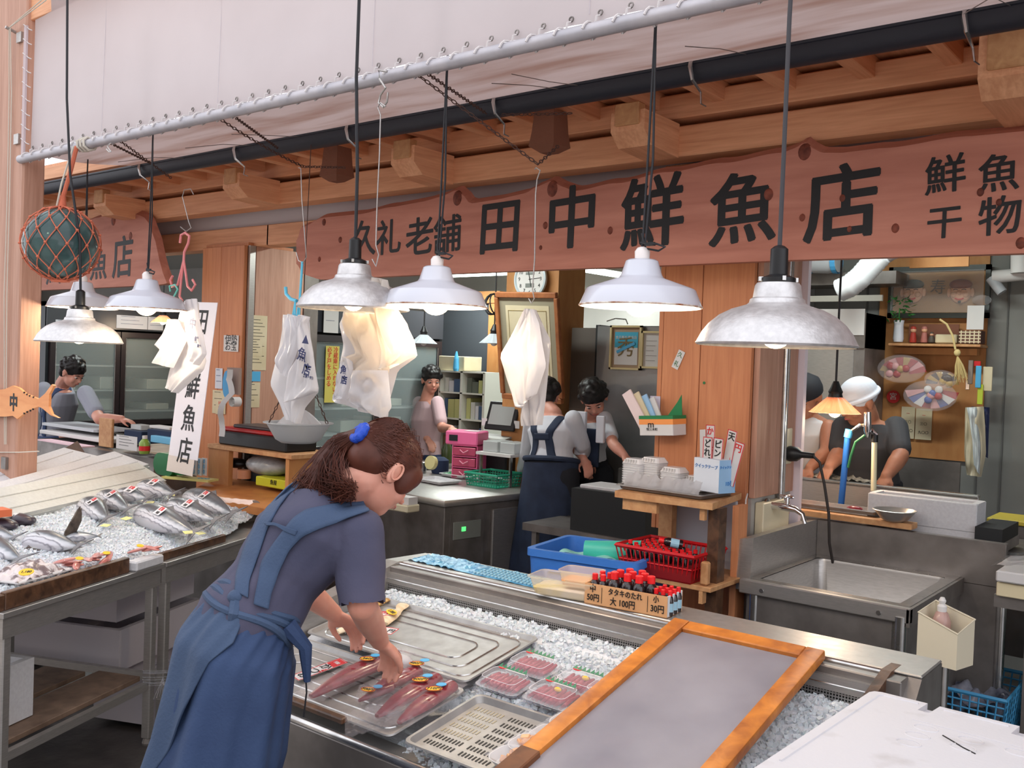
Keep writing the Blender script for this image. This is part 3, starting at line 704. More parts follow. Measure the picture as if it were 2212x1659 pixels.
warm = mat('warm_bag_film', (240, 232, 222), 0.3, alpha=0.9, translucent=0.6)
bag_sheet(b3, None, [(745,672),(733,700),(742,745),(733,790),(740,830),(718,862)], [(868,680),(895,735),(902,770),(860,800),(842,865),(838,905)], 2.22, bagm, 8, 0.03)
bag_sheet(b3, None, [(745,675),(738,695),(745,720),(775,760),(735,775),(790,815)], [(830,680),(838,720),(838,760),(842,800),(826,830),(830,828)], 2.16, warm, 9, 0.02)
bag_sheet(b3, None, [(815,600),(808,640),(812,700),(826,760),(828,800)], [(835,605),(848,650),(880,700),(900,768),(862,785)], 2.15, warm, 10, 0.025)
bag_sheet(b3, None, [(742,770),(735,800),(725,845),(720,862)], [(760,775),(765,820),(752,860),(748,865)], 2.14, bagm, 11, 0.012)
bag_sheet(b3, None, [(765,800),(762,840),(755,868),(790,880)], [(838,800),(842,840),(846,880),(830,905)], 2.13, bagc, 12, 0.02)
p = P(742, 800, 'Y', 2.095); text('魚', 0.03, print_m, face_front(p.x, p.y, p.z, 0, -5), b3, 'print', 0.0003, 0.001)
p = P(743, 822, 'Y', 2.095); text('店', 0.03, print_m, face_front(p.x, p.y, p.z, 0, -5), b3, 'print', 0.0003, 0.001)
b4 = thing('hanging_bags', 'thin translucent bags hanging alone in front of the certificate frame', 'bags', P(1140, 780, 'Y', 2.5))
bag_sheet(b4, None, [(1146,668),(1118,710),(1080,770),(1095,820),(1115,880),(1130,882)], [(1152,668),(1165,700),(1172,745),(1180,790),(1160,850),(1150,860)], 2.50, bagm, 14, 0.022)
bag_sheet(b4, None, [(1146,668),(1135,720),(1130,800),(1128,870),(1133,920)], [(1156,670),(1190,735),(1182,830),(1178,870),(1172,918)], 2.53, bagc, 15, 0.03)
# plastic basin on chains
bc = P(645, 915, 'Y', 2.75)
ba = thing('hanging_basin', 'frosted plastic basin hanging on chains and holding small bags', 'basin', T(bc.x, bc.y, bc.z))
prof = [(0.0, -0.085), (0.075, -0.085), (0.10, -0.07), (0.135, -0.01), (0.14, 0.0), (0.155, 0.002), (0.155, 0.006), (0.137, 0.006), (0.130, -0.01), (0.095, -0.066), (0.07, -0.08), (0.0, -0.08)]
MB(T(*bc)).lathe(prof, 40).build('bowl', mat('frosted_plastic', (206, 208, 210), 0.35, alpha=0.86, translucent=0.4), ba, smooth=True)
for a in (0, 2*PI/3, 4*PI/3): chain(ba, bc + Vector((0.145*math.cos(a+0.35), 0.145*math.sin(a+0.35), 0.005)), bc + Vector((0.0, 0, 0.30)), 0.02)
MB().tube([bc + Vector((0, 0, 0.29)), (bc.x, 2.77, 2.56)], 0.002, 5).build('wire', rust_m, ba)
bg = tag(MB(T(*bc)).grid(lambda u, v: (0.11*math.cos(2*PI*u)*(1-v)**0.6*(1+0.15*math.sin(9*u*PI)), 0.11*math.sin(2*PI*u)*(1-v)**0.6, -0.02 + 0.09*v + 0.012*math.sin(u*24)*(1-v)), 40, 8, wrap=True).build('crumpled_film', bagc, None, smooth='all'), 'crumpled clear film heaped in the hanging plastic basin', 'film')
# fish plaque on the post
fp_ = P(60, 872, 'Y', 2.17)
fq = thing('fish_plaque', 'orange wooden fish plaque with a black character nailed to the left post', 'plaque', T(*fp_))
out = [(-60,868),(-30,838),(0,842),(12,840),(28,833),(42,838),(55,850),(84,862),(98,850),(113,830),(117,833),(107,852),(106,878),(113,895),(127,903),(110,897),(92,882),(84,878),(60,888),(48,897),(38,905),(28,898),(10,900),(-30,898)]
pts = [P(x, y, 'Y', 2.175) for x, y in out]
MB(Matrix(((1,0,0,0),(0,0,-1,2.185),(0,1,0,0),(0,0,0,1)))).prism([(q.x, q.z) for q in pts], 0.012).build('fish_board', wood('plaque_wood', (240, 168, 110), (226, 148, 92), (1, 6, 6), 6), fq)
p = P(29, 872, 'Y', 2.172); text('中', 0.09, ink, face_front(p.x, p.y, p.z, 0, 0), fq, 'lettering', 0.0006, 0.003)
p = P(-15, 872, 'Y', 2.172); text('田', 0.09, ink_r, face_front(p.x, p.y, p.z, 0, 0), fq, 'lettering', 0.0006, 0.002)
for px, py in ((52,848),(58,852),(64,855),(72,858),(52,893),(58,890),(65,887),(71,884)):
    p = P(px, py, 'Y', 2.172); MB(T(*p)).box(-0.004,0.004,-0.002,0.004,-0.004,0.004).build('notch', ink, fq)
p = P(8, 1000, 'Y', 2.19)
MB().box(p.x-0.02, p.x+0.03, 2.185, 2.2, p.z-0.03, p.z+0.03).build('latch', steel_dk, post)
# ================================================================ DISPLAY CASE
def zt(y): return 0.70 + 0.16 * (y - 1.61)       # plane of the trays
cs = thing('display_case', 'long stainless refrigerated fish display case with sloping ends in the foreground', 'display case', T(-1.6, 2.0, 0))
XL, XR, YF, YB = -2.42, -0.72, 1.585, 2.42
MB().box(XL, XR, YF, YF + 0.03, 0.05, 0.672, bev=0.003).build('front_panel', steel_dk, cs)
MB().tube([(XL, YF + 0.012, 0.676), (XR, YF + 0.012, 0.676)], 0.012, 10).build('front_rail', steel_br, cs, smooth=True)
MB().box(XL, XR, YF + 0.03, YF + 0.10, 0.60, 0.665).build('inner_lip', steel, cs)
MB().box(XL, XR + 0.06, 2.36, 2.60, 0.05, 0.895, bev=0.003).build('back_body', steel_dk, cs)
MB().box(XL - 0.01, XR + 0.09, 2.42, 2.60, 0.895, 0.903, bev=0.003).build('counter_top', steel, cs)
for k, (y, z) in enumerate(((2.405, 0.898), (2.385, 0.884), (2.365, 0.868), (2.35, 0.856))):
    MB().tube([(XL + 0.03, y, z), (XR, y, z)], 0.006, 8).build('sliding_rail', steel_br, cs, smooth=True)
MB().box(XL + 0.03, XR, 2.345, 2.41, 0.84, 0.876).build('rail_bed', steel, cs)
def perf_mat():
    m = bpy.data.materials.new('perforated_steel'); m.use_nodes = True; nt = m.node_tree; N = nt.nodes; L = nt.links; b = N['Principled BSDF']
    tc = N.new('ShaderNodeTexCoord'); mp = N.new('ShaderNodeMapping'); mp.inputs['Scale'].default_value = (100, 0, 100); mp.inputs['Rotation'].default_value = (0, math.radians(0), 0)
    L.new(tc.outputs['Object'], mp.inputs[0])
    vo = N.new('ShaderNodeTexVoronoi'); vo.inputs['Randomness'].default_value = 0.0; vo.inputs['Scale'].default_value = 1.3
    L.new(mp.outputs[0], vo.inputs['Vector'])
    cr = N.new('ShaderNodeValToRGB'); cr.color_ramp.elements[0].position = 0.30; cr.color_ramp.elements[1].position = 0.36
    cr.color_ramp.elements[0].color = (0.012, 0.012, 0.012, 1); cr.color_ramp.elements[1].color = (0.36, 0.35, 0.34, 1)
    L.new(vo.outputs['Distance'], cr.inputs[0]); L.new(cr.outputs[0], b.inputs['Base Color']); b.inputs['Metallic'].default_value = 0.7; b.inputs['Roughness'].default_value = 0.4
    return m
MB().quad([(XL + 0.03, 2.34, 0.72), (XR, 2.34, 0.72), (XR, 2.352, 0.85), (XL + 0.03, 2.352, 0.85)]).build('perforated_back', perf_mat(), cs)
for x0, x1, nm in ((XL - 0.03, XL + 0.03, steel), (XR, XR + 0.025, wood_dk)):
    pr = [(YF - 0.01, 0.05), (2.60, 0.05), (2.60, 0.90), (2.40, 0.905), (YF - 0.01, 0.70)]
    m = MB(); a = [m.bm.verts.new((x0, y, z)) for y, z in pr]; b = [m.bm.verts.new((x1, y, z)) for y, z in pr]
    m.bm.faces.new(a); m.bm.faces.new(b[::-1])
    for k in range(5): m.bm.faces.new((a[k], a[(k+1) % 5], b[(k+1) % 5], b[k]))
    m.build('end_panel', nm, cs)
pr = [(2.36, 0.05), (2.60, 0.05), (2.60, 0.895), (2.42, 0.895), (2.36, 0.84)]
m = MB(); a = [m.bm.verts.new((XR + 0.026, y, z)) for y, z in pr]; b = [m.bm.verts.new((XR + 0.09, y, z)) for y, z in pr]
m.bm.faces.new(a); m.bm.faces.new(b[::-1])
for k in range(5): m.bm.faces.new((a[k], a[(k+1) % 5], b[(k+1) % 5], b[k]))
m.build('end_housing', steel_dk, cs)
MB().box(XL, XR, 1.62, 2.36, 0.45, 0.50).build('well_floor', steel_dk, cs)
# blue netted film on the left part of the counter top
m = MB(); m.grid(lambda u, v: (XL + 0.03 + u*0.98, 2.445 + v*0.14, 0.904 + 0.005*abs(noise.noise(Vector((u*24, v*5, 0)))) + (0.014*abs(noise.noise(Vector((u*30, v*6, 5)))) if u < 0.3 else 0)), 90, 12)
bf = m.build('blue_film', mat('blue_net_film', (58, 128, 178), 0.25, 0, (98, 170, 206), 60, bump=0.6, bscale=90), None, smooth='all'); tag(bf, 'crinkled blue film strip lying on the back edge of the display case', 'film')
m = MB()
for i in range(44):
    for j in range(5):
        x, y = XL + 0.33 + i*0.0155 + 0.007*(j % 2), 2.455 + j*0.025
        m.box(x, x+0.009, y, y+0.009, 0.9065, 0.911)
o = m.build('net_knots', mat('pale_net', (150, 196, 214), 0.4), bf); o['kind'] = 'stuff'

# crushed ice: one heap of small chips, nobody can count them
ice_m = mat('crushed_ice', (236, 240, 244), 0.12, 0, None, 40, trans=0.25, ior=1.31, bump=0.5, bscale=60, sss=0.2)
ice_b = mat('ice_bed', (206, 208, 212), 0.35, 0, (222, 224, 228), 60, bump=1.0, bscale=110)
def ice_heap(name, fn, inside, n, s, label, cat='ice', seed=1, nu=60, nv=40, bed=True):
    """fn(u,v)->point of the heap surface; chips scattered over it"""
    rr = random.Random(seed); m = MB()
    g = m
    if bed:
        m.grid(lambda u, v: fn(u, v), nu, nv)
        bo = m.build(name, ice_b, None, smooth='all'); tag(bo, label, cat, kind='stuff')
    verts = []; faces = []
    base = [(-1,-1,-1),(1,-1,-1),(1,1,-1),(-1,1,-1),(-1,-1,1),(1,-1,1),(1,1,1),(-1,1,1)]
    fc_ = [(0,3,2,1),(4,5,6,7),(0,1,5,4),(1,2,6,5),(2,3,7,6),(3,0,4,7)]
    for k in range(n):
        u, v = rr.random(), rr.random()
        p = Vector(fn(u, v))
        if inside and not inside(p): continue
        sc = s * (0.45 + 0.9 * rr.random())
        E = Euler((rr.random()*6, rr.random()*6, rr.random()*6)).to_matrix()
        o = len(verts)
        for b in base:
            q = E @ Vector((b[0]*sc*(0.7+0.5*rr.random()), b[1]*sc*(0.6+0.6*rr.random()), b[2]*sc*0.7)); verts.append(tuple(p + q + Vector((0, 0, sc*0.3))))
        for f in fc_: faces.append(tuple(o + i for i in f))
    me = bpy.data.meshes.new('ice_chips'); me.from_pydata(verts, [], faces); me.materials.append(ice_m)
    c = bpy.data.objects.new('ice_chips', me); C.objects.link(c); c.parent = bo; c['kind'] = 'stuff'; WM[c.name] = Matrix.Identity(4)
    return bo
def case_ice(u, v):
    x = XL + 0.05 + u * (XR - XL - 0.06); y = 1.625 + v * 0.72
    z = zt(y) - 0.012 + 0.022 * noise.noise(Vector((x*6, y*6, 0))) + 0.008 * noise.noise(Vector((x*22, y*22, 3)))
    if x < -1.33 and y < 1.92: z -= 0.03
    if x < -1.62: z -= 0.022 * (1 if y < 2.24 else 0)
    if y > 2.27: z += 0.012
    return (x, y, z)
ice_heap('crushed_ice', case_ice, lambda p: not (p.x < -1.68 and p.y < 2.2), 16000, 0.0055, 'bed of crushed ice inside the stainless display case', seed=3, nu=110, nv=50)

# trays ----------------------------------------------------------------
def rrect(w, h, r, n=4):
    pts = []
    for cx, cy, a0 in ((w/2-r, h/2-r, 0), (-w/2+r, h/2-r, PI/2), (-w/2+r, -h/2+r, PI), (w/2-r, -h/2+r, 1.5*PI)):
        for k in range(n+1):
            a = a0 + PI/2*k/n; pts.append((cx + r*math.cos(a), cy + r*math.sin(a)))
    return pts
def plane_mat(x, y, tilt=9.1, dz=0.0): return T(x, y, zt(y) + dz) @ RX(tilt)
def tray(lab, M, w, h, d=0.014, ridges=3, m=tray_m, cat='tray', group=None, lip=0.009, r=0.02):
    t = thing('tray', lab, cat, M, group)
    rings = [[(x, y, d - 0.004) for x, y in rrect(w, h, r)], [(x, y, d) for x, y in rrect(w - 0.003, h - 0.003, r)], [(x, y, d) for x, y in rrect(w - 2*lip, h - 2*lip, r)],
             [(x, y, 0.003) for x, y in rrect(w - 2*lip - 0.014, h - 2*lip - 0.014, r*0.8)]]
    mb = MB(M); mb.loft(rings, cap=False); mb.bm.faces.new([v for v in mb.bm.verts][-len(rings[0]):])
    mb.build('pan', m, t, smooth=True)
    for k in range(ridges):
        ww, hh_ = w - 2*lip - 0.05 - k*0.10, h - 2*lip - 0.05 - k*0.075
        if ww < 0.05 or hh_ < 0.02: break
        MB(M).tube([(x, y, 0.0035) for x, y in rrect(ww, hh_, min(0.035, hh_/2.1))], 0.0028, 5, closed=True).build('ridge', steel_br if m is tray_m else m, t, smooth=True)
    return t
TU = plane_mat(-1.985, 2.095)
tray('flat ridged steel tray nearest the back of the case, under the woman\'s hands', TU, 0.665, 0.335)
TL_ = plane_mat(-1.975, 1.765, dz=-0.004)
tray('flat ridged steel tray at the front of the case holding bonito loins', TL_, 0.70, 0.285)
tp = plane_mat(-1.45, 1.765, dz=-0.006)
pt_ = tray('steel draining tray with rows of slots beside the bonito loins', tp, 0.27, 0.285, ridges=0, d=0.018)
slot = mat('slot_dark', (52, 50, 46), 0.6); slot_b = mat('slot_wet', (170, 158, 130), 0.3)
for rrow in range(7):
    for c_ in range(2):
        m = MB(tp)
        for k in range(9):
            x = -0.105 + c_*0.11 + k*0.0105; y = -0.10 + rrow*0.031
            m.box(x, x + 0.004, y, y + 0.017, 0.0032, 0.0042, M=None)
        m.build('slot_row', slot if (c_ == 1 or rrow < 2) else slot_b, pt_)
# brown strip at the front of the loin tray
tag(MB(plane_mat(-2.0, 1.622, dz=0.002)).box(-0.09, 0.22, -0.014, 0.006, 0, 0.016, bev=0.003).build('wood_strip', wood_dk), 'wet brown wooden strip along the front edge of the loin tray', 'strip')

# bonito loins -----------------------------------------------------------
loin_m = mat('red_fish_flesh', (110, 24, 38), 0.28, 0, (142, 48, 62), 26, (1, 3, 3), coat=0.3)
wrapm = mat('cling_film', (235, 225, 228), 0.06, alpha=0.11, spec=0.9, bump=1.0, bscale=40, nscale=20)
def loin(lab, p0, p1, w, h, seed, sticker=0.75, gid='vacuum-wrapped bonito loins', price=None):
    a, b = Vector(p0), Vector(p1); Lg = (b - a).length
    M = frame(a, b - a, Vector((0, 0, 1)).cross(b - a))
    t = thing('fish_loin', lab, 'fish', M, gid)
    rr = random.Random(seed)
    def ring(s):
        k = s / 14; wd = w * (0.25 + 0.75 * math.sin(min(1, k*1.7) * PI/2)) * (1 - 0.25 * max(0, k - 0.7)/0.3)
        hh = h * (0.35 + 0.65 * math.sin(min(1, k*1.7) * PI/2))
        pts = []
        for q in range(14):
            an = 2*PI*q/14; cx_, cz = math.cos(an), math.sin(an)
            x = Lg * k; y = wd/2 * (abs(cx_)**0.8) * (1 if cx_ > 0 else -1); z = hh/2 * (abs(cz)**0.9) * (1 if cz > 0 else -1) + hh/2
            z += 0.002*noise.noise(Vector((k*7, an, seed)))
            pts.append((x, y, z + 0.004))
        return pts
    MB(M).loft([ring(s) for s in range(15)]).build('loin', loin_m, t, smooth=True)
    def fw(u, v):
        an = 2*PI*v; k = u*1.22 - 0.08; wd = w/2*1.12 + 0.01; hh = h/2*1.15
        tw = 1.0 if 0.0 < k < 0.98 else 0.75
        x = Lg*k; y = math.cos(an)*wd*tw; z = math.sin(an)*hh*tw*(0.45 if k > 1 or k < 0 else 1) + hh*0.95
        nn = noise.noise(Vector((k*16, an*2.4, seed)))*0.006 + noise.noise(Vector((k*40, an*5, seed+4)))*0.003
        return (x, y*(1+nn*8), max(0.002, z + nn))
    MB(M).grid(fw, 60, 22).build('cling_wrap', wrapm, t, smooth='all')
    ks = sticker
    for dx, c_, r_, nm in ((0, yellow_p, 0.022, 'price_sticker'), (0.028, mat('cyan_sticker', (70, 170, 220), 0.4), 0.014, 'round_sticker')):
        Q = M @ T(Lg*ks + dx, 0.0, h + 0.009) @ RZ(-62)
        MB(Q).lathe([(r_, 0), (r_*0.98, 0.0012)], 20, cap0=True, cap1=True, sy=0.55 if dx == 0 else 0.7).build(nm, c_, t)
        if dx == 0:
            text(price or '1,080', 0.016, ink, Q @ T(0, 0, 0.0016), t, 'price_text', 0.0002, 0.0004)
            MB(Q).tube([(r_*math.cos(q), r_*0.55*math.sin(q), 0.0013) for q in [2*PI*j/20 for j in range(20)]], 0.0008, 4, closed=True).build('sticker_ring', ink_r, t)
    return t
pn = Vector((0, -0.16, 1)); pz = (0, 1.61, 0.706)
def tp_(px, py, dz=0.0): return Pn(px, py, (0, 1.61, 0.706 + dz), pn)
loin('longest wrapped bonito loin, the one the woman is laying down', tp_(672, 1512), tp_(856, 1428), 0.072, 0.034, 1, 0.66, price='1,260円')
loin('short thick wrapped bonito loin in the back middle of the front tray', tp_(795, 1510), tp_(905, 1462), 0.060, 0.03, 2, 0.98, price='980円')
loin('middle wrapped bonito loin with an orange edged price sticker', tp_(815, 1555), tp_(945, 1480), 0.062, 0.032, 3, 0.72, price='900円')
loin('narrow wrapped bonito loin nearest the draining tray', tp_(862, 1568), tp_(978, 1495), 0.056, 0.03, 4, 0.66, price='710円')
loin('small torn end of wrapped bonito at the front of the tray', tp_(775, 1520), tp_(850, 1496), 0.03, 0.02, 6, 0.3, price='500円')
m = MB(); 
def film(u, v):
    p = tp_(745 + u*150, 1545 + v*52 - u*42, 0.010); return p + Vector((0, 0, 0.014*abs(noise.noise(Vector((u*11, v*9, 2)))) + 0.01*abs(noise.noise(Vector((u*26, v*20, 5))))))
tag(m.grid(film, 44, 26).build('loose_film', wrapm, None, smooth='all'), 'loose crumpled film in front of the wrapped loins', 'film')

# price cards ---------------------------------------------------------
def price_card(lab, pc, angle, w, h, lines, tilt=(9, 0), red_end=True, normal_dz=0.003, cat='price card'):
    M = T(*pc) @ RX(tilt[0]) @ RY(tilt[1]) @ RZ(angle)
    t = thing('price_card', lab, cat, M)
    MB(M).box(-w/2, w/2, -h/2, h/2, 0, 0.0012).build('card', white_p, t)
    e = 0.0025
    for x0, x1, y0, y1 in ((-w/2, w/2, h/2-e, h/2), (-w/2, w/2, -h/2, -h/2+e), (-w/2, -w/2+e, -h/2, h/2), (w/2-e, w/2, -h/2, h/2)):
        MB(M).box(x0, x1, y0, y1, 0.0012, 0.0016).build('red_border', ink_r, t)
    if red_end: MB(M).box(w/2 - 0.045, w/2 - 0.004, -h/2 + 0.004, h/2 - 0.004, 0.0012, 0.0015).build('red_block', ink_r, t)
    for s, x, y, sz, mm_, r in lines: text(s, sz, mm_, M @ T(x, y, 0.0018) @ RZ(r), t, 'lettering', 0.0002, 0.0006)
    return t
price_card('long white and red price card lying alone on the front tray', tp_(691, 1446, 0.004), math.degrees(math.atan2((tp_(750,1425)-tp_(632,1468)).y, (tp_(750,1425)-tp_(632,1468)).x)), 0.155, 0.045, [('か', 0.018, 0, 0.036, ink, -90), ('つ', -0.018, 0, 0.036, ink, -90), ('お', -0.052, 0, 0.036, ink, -90), ('100', 0.054, 0.0, 0.016, white_p, -90), ('うまい', 0.0, -0.016, 0.009, ink_r, 0)])
price_card('red edged price card lying on the dried fish under the woman\'s arm', tp_(803, 1358, 0.026), math.degrees(math.atan2((tp_(862,1367)-tp_(745,1350)).y, (tp_(862,1367)-tp_(745,1350)).x)), 0.17, 0.045, [('たたき', -0.02, 0, 0.036, ink, 0), ('円', 0.07, 0, 0.024, ink, 0)], red_end=False)
price_card('small red edged card on the smoked fish at the back of the case', tp_(822, 1326, 0.02), 30, 0.09, 0.035, [('80円', 0, 0, 0.026, ink_r, 0)], red_end=False)

# smoked / dried fish pieces
dried = mat('golden_dried_fish', (206, 170, 110), 0.4, 0, (150, 104, 52), 22, (1, 4, 4), bump=0.4)
pale = mat('pale_fish_slab', (214, 186, 146), 0.4, 0, (232, 214, 184), 16, (1, 4, 4))
def slab(lab, px0, py0, px1, py1, w, h, mm_, name='smoked_fish', grp=None, dz=0.0):
    a, b = tp_(px0, py0, dz), tp_(px1, py1, dz); Lg = (b-a).length
    M = frame(a, b-a, Vector((0,0,1)).cross(b-a))
    rings = []
    for s in range(11):
        k = s/10; f = 0.5 + 0.5*math.sin(PI*min(1, k*1.25+0.1)) if k < 0.85 else 0.75
        rings.append([(Lg*k, w/2*f*math.cos(q), h*0.5*(1+0.9*math.sin(q))*f + 0.003*noise.noise(Vector((k*9, q, 1)))) for q in [2*PI*j/12 for j in range(12)]])
    o = MB(M).loft(rings).build(name, mm_, None, smooth=True)
    return tag(o, lab, 'fish', grp)
slab('pale smoked fish slab with a round yellow sticker at the back tray corner', 828, 1352, 872, 1312, 0.055, 0.022, pale)
slab('golden brown dried fish lying across the back corner of the tray', 800, 1318, 838, 1300, 0.03, 0.02, dried)
slab('pale cut fish slab sticking out left of the red price card', 730, 1370, 790, 1352, 0.045, 0.02, pale)
slab('dark seared bonito piece under the red price card', 768, 1384, 820, 1368, 0.05, 0.022, loin_m, 'seared_fish')
for px, py, s in ((846, 1322, '1,080'),):
    Q = T(*tp_(px, py, 0.026)) @ RX(9) @ RZ(-20)
    st = thing('price_sticker', 'yellow oval price sticker on the smoked fish slab', 'sticker', Q)
    MB(Q).lathe([(0.028, 0), (0.028, 0.001)], 22, cap0=True, cap1=True, sy=0.5).build('disc', yellow_p, st); text(s, 0.018, ink, Q @ T(0, 0, 0.0014), st, 'price_text', 0.0002, 0.0004)

# sashimi packs ---------------------------------------------------------
sash_m = mat('sashimi_slice', (150, 40, 58), 0.25, 0, (186, 84, 98), 30, (1, 1, 6), coat=0.3)
green_l = mat('green_leaf_film', (40, 120, 84), 0.4)
lemon = mat('yellow_garnish', (232, 190, 40), 0.5)
lidm = mat('pack_lid', (240, 240, 244), 0.04, alpha=0.2, spec=1.0)
padm = mat('pack_base', (226, 222, 224), 0.3)
def sashimi(lab, px, py, ang, seed, garnish=True):
    p = tp_(px, py, 0.002); M = T(*p) @ RX(9) @ RZ(ang)
    t = thing('sashimi_pack', lab, 'food pack', M, 'packs of sliced raw bonito on the ice')
    w, h = 0.145, 0.10
    rings = [[(x, y, 0.0) for x, y in rrect(w-0.02, h-0.02, 0.015)], [(x, y, 0.014) for x, y in rrect(w, h, 0.02)], [(x, y, 0.014) for x, y in rrect(w-0.008, h-0.008, 0.018)], [(x, y, 0.003) for x, y in rrect(w-0.026, h-0.026, 0.014)]]
    mb = MB(M); mb.loft(rings, cap=False); mb.bm.faces.new([v for v in mb.bm.verts][-20:]); mb.build('pack_tray', clearp, t, smooth=True)
    rr = random.Random(seed)
    for row in range(2):
        m_ = MB(M)
        for k in range(8):
            Q = T(-0.050 + k*0.0145, -0.018 + row*0.034 - 0.006*abs(k-4)/4*(1 if row else -1), 0.016) @ RY(-38) @ RX(rr.uniform(-8, 8))
            m_.box(-0.015, 0.015, -0.019, 0.019, -0.005, 0.005, M=Q, bev=0.0042, seg=2)
            
        m_.build('fish_slices', sash_m, t, smooth=True)
    m_ = MB(M)
    for k in range(7): m_.prism([(-0.05 + k*0.014, 0.036), (-0.043 + k*0.014, 0.050), (-0.036 + k*0.014, 0.036)], 0.0008, M=T(0, 0.0, 0.022) @ RX(25))
    m_.build('green_garnish', green_l, t)
    if garnish: MB(M).ball((0.006, 0.012, 0.031), (0.011, 0.007, 0.006), 10, 8).build('yellow_garnish', lemon, t, smooth=True)
    rings = [[(x, y, 0.015) for x, y in rrect(w, h, 0.02)], [(x, y, 0.017) for x, y in rrect(w-0.006, h-0.006, 0.02)], [(x, y, 0.036) for x, y in rrect(w-0.03, h-0.03, 0.016)]]
    MB(M).loft(rings, cap=True).build('clear_lid', lidm, t, smooth=True)
    for rx_ in (0.036,): MB(M).tube([(x, y, rx_) for x, y in rrect(w-0.03, h-0.03, 0.016)], 0.0007, 4, closed=True).build('lid_edge', mat('lid_glint', (236, 236, 240), 0.1), t)
    MB(M).box(-0.03, 0.045, 0.028, 0.040, 0.0362, 0.0368).build('label_strip', white_p, t)
    MB(M @ T(-0.035, 0.034, 0.0366)).lathe([(0.014, 0), (0.014, 0.0008)], 16, cap0=True, cap1=True, sy=0.6).build('price_sticker', ink_r, t)
    text('500円', 0.009, white_p, M @ T(-0.035, 0.034, 0.0377), t, 'price_text', 0.0001, 0.0002)
    return t
sashimi('sliced bonito pack at the left front of the four on ice', 1092, 1487, -2, 1, False)
sashimi('sliced bonito pack furthest back on the ice', 1152, 1452, -2, 2, False)
sashimi('sliced bonito pack with a yellow flower closest to the lid frame', 1196, 1517, -2, 3)
sashimi('sliced bonito pack with a yellow flower furthest to the right, by the wood frame', 1256, 1492, -2, 4)
sashimi('sliced bonito pack half hidden by the left bar of the wood frame', 1322, 1515, -2, 5)
# white shallow packs of salmon coloured pieces
trim_m = mat('beige_fish_bits', (222, 168, 122), 0.35, 0, (204, 140, 98), 24, coat=0.3)
for i, (px, py, l) in enumerate(((1195, 1605, 'topmost white pack of beige fish pieces touching the wood frame'), (1152, 1625, 'middle white pack of beige fish pieces by the draining tray'), (1112, 1652, 'lowest white pack of beige fish pieces at the picture edge'), (1240, 1575, 'white pack of beige fish pieces mostly under the wood frame'))):
    p = tp_(px, py, 0.006); M = T(*p) @ RX(9) @ RZ(-6)
    t = thing('fish_pack', l, 'food pack', M, 'white packs of beige fish pieces')
    rings = [[(x, y, 0.0) for x, y in rrect(0.09, 0.06, 0.02)], [(x, y, 0.018) for x, y in rrect(0.115, 0.085, 0.03)], [(x, y, 0.018) for x, y in rrect(0.110, 0.080, 0.028)], [(x, y, 0.003) for x, y in rrect(0.084, 0.056, 0.018)]]
    mb = MB(M); mb.loft(rings, cap=False); mb.bm.faces.new([v for v in mb.bm.verts][-20:]); mb.build('pack_tray', white_p, t, smooth=True)
    rr = random.Random(i)
    m_ = MB(M)
    for k in range(16): m_.box(-0.011, 0.011, -0.008, 0.008, -0.004, 0.004, M=T(rr.uniform(-0.036, 0.036), rr.uniform(-0.024, 0.024), 0.010 + rr.random()*0.012) @ Euler((rr.uniform(-.6,.6), rr.uniform(-.6,.6), rr.random()*3)).to_matrix().to_4x4(), bev=0.002)
    m_.build('fish_pieces', trim_m, t, smooth=True)
    MB(M).box(-0.02, 0.03, 0.026, 0.036, 0.0185, 0.019).build('label_strip', white_p, t)
    MB(M @ T(0.035, 0.012, 0.021)).lathe([(0.011, 0), (0.011, 0.0008)], 14, cap0=True, cap1=True, sy=0.6).build('price_sticker', ink_r, t)
    MB(M).quad([(-0.055, -0.04, 0.0235), (0.055, -0.04, 0.0235), (0.055, 0.04, 0.0235), (-0.055, 0.04, 0.0235)]).build('film_cover', lidm, t)
# more packs seen dimly through the lid
for i, (x, y) in enumerate(((-1.12, 1.66), (-0.98, 1.64), (-1.10, 1.76), (-0.96, 1.75), (-1.14, 1.86))):
    p = Vector((x, y, zt(y) + 0.012)); M = T(*p) @ RX(9)
    t = thing('fish_pack', ['red fish pack lying under the frosted lid at its left bottom', 'red fish pack lying under the frosted lid at its right bottom', 'red fish pack under the frosted lid, second row left', 'red fish pack under the frosted lid, second row right', 'red fish pack furthest back under the frosted lid'][i], 'food pack', M, 'packs under the frosted lid')
    MB(M).box(-0.05, 0.05, -0.035, 0.035, 0, 0.012, bev=0.004).build('pack_tray', white_p if i % 2 else blackp, t)
    MB(M).box(-0.04, 0.04, -0.027, 0.027, 0.012, 0.02, bev=0.004).build('fish_pieces', sash_m, t)

# lid frame -----------------------------------------------------------
LA = math.degrees(math.atan(0.235))
LM = T(-1.07, 1.60, 0.714) @ RX(LA)
ld = thing('sliding_lid', 'wood framed frosted acrylic lid leaning over the right part of the case', 'lid', LM)
x0, x1, y0, y1, bw = -0.215, 0.215, -0.03, 0.815, 0.048
MB(LM).box(x0, x0 + bw, y0, y1, 0, 0.026, bev=0.004, seg=2).build('left_bar', wood_fr, ld, smooth=True)
MB(LM).box(x1 - bw, x1, y0, y1, 0, 0.026, bev=0.004, seg=2).build('right_bar', wood_fr, ld, smooth=True)
MB(LM).box(x0 + bw, x1 - bw, y1 - bw, y1, 0.001, 0.025, bev=0.003).build('top_bar', wood_fr, ld, smooth=True)
MB(LM).box(x0 + bw, x1 - bw, y0, y0 + bw, 0.001, 0.025, bev=0.003).build('bottom_bar', wood_fr, ld, smooth=True)
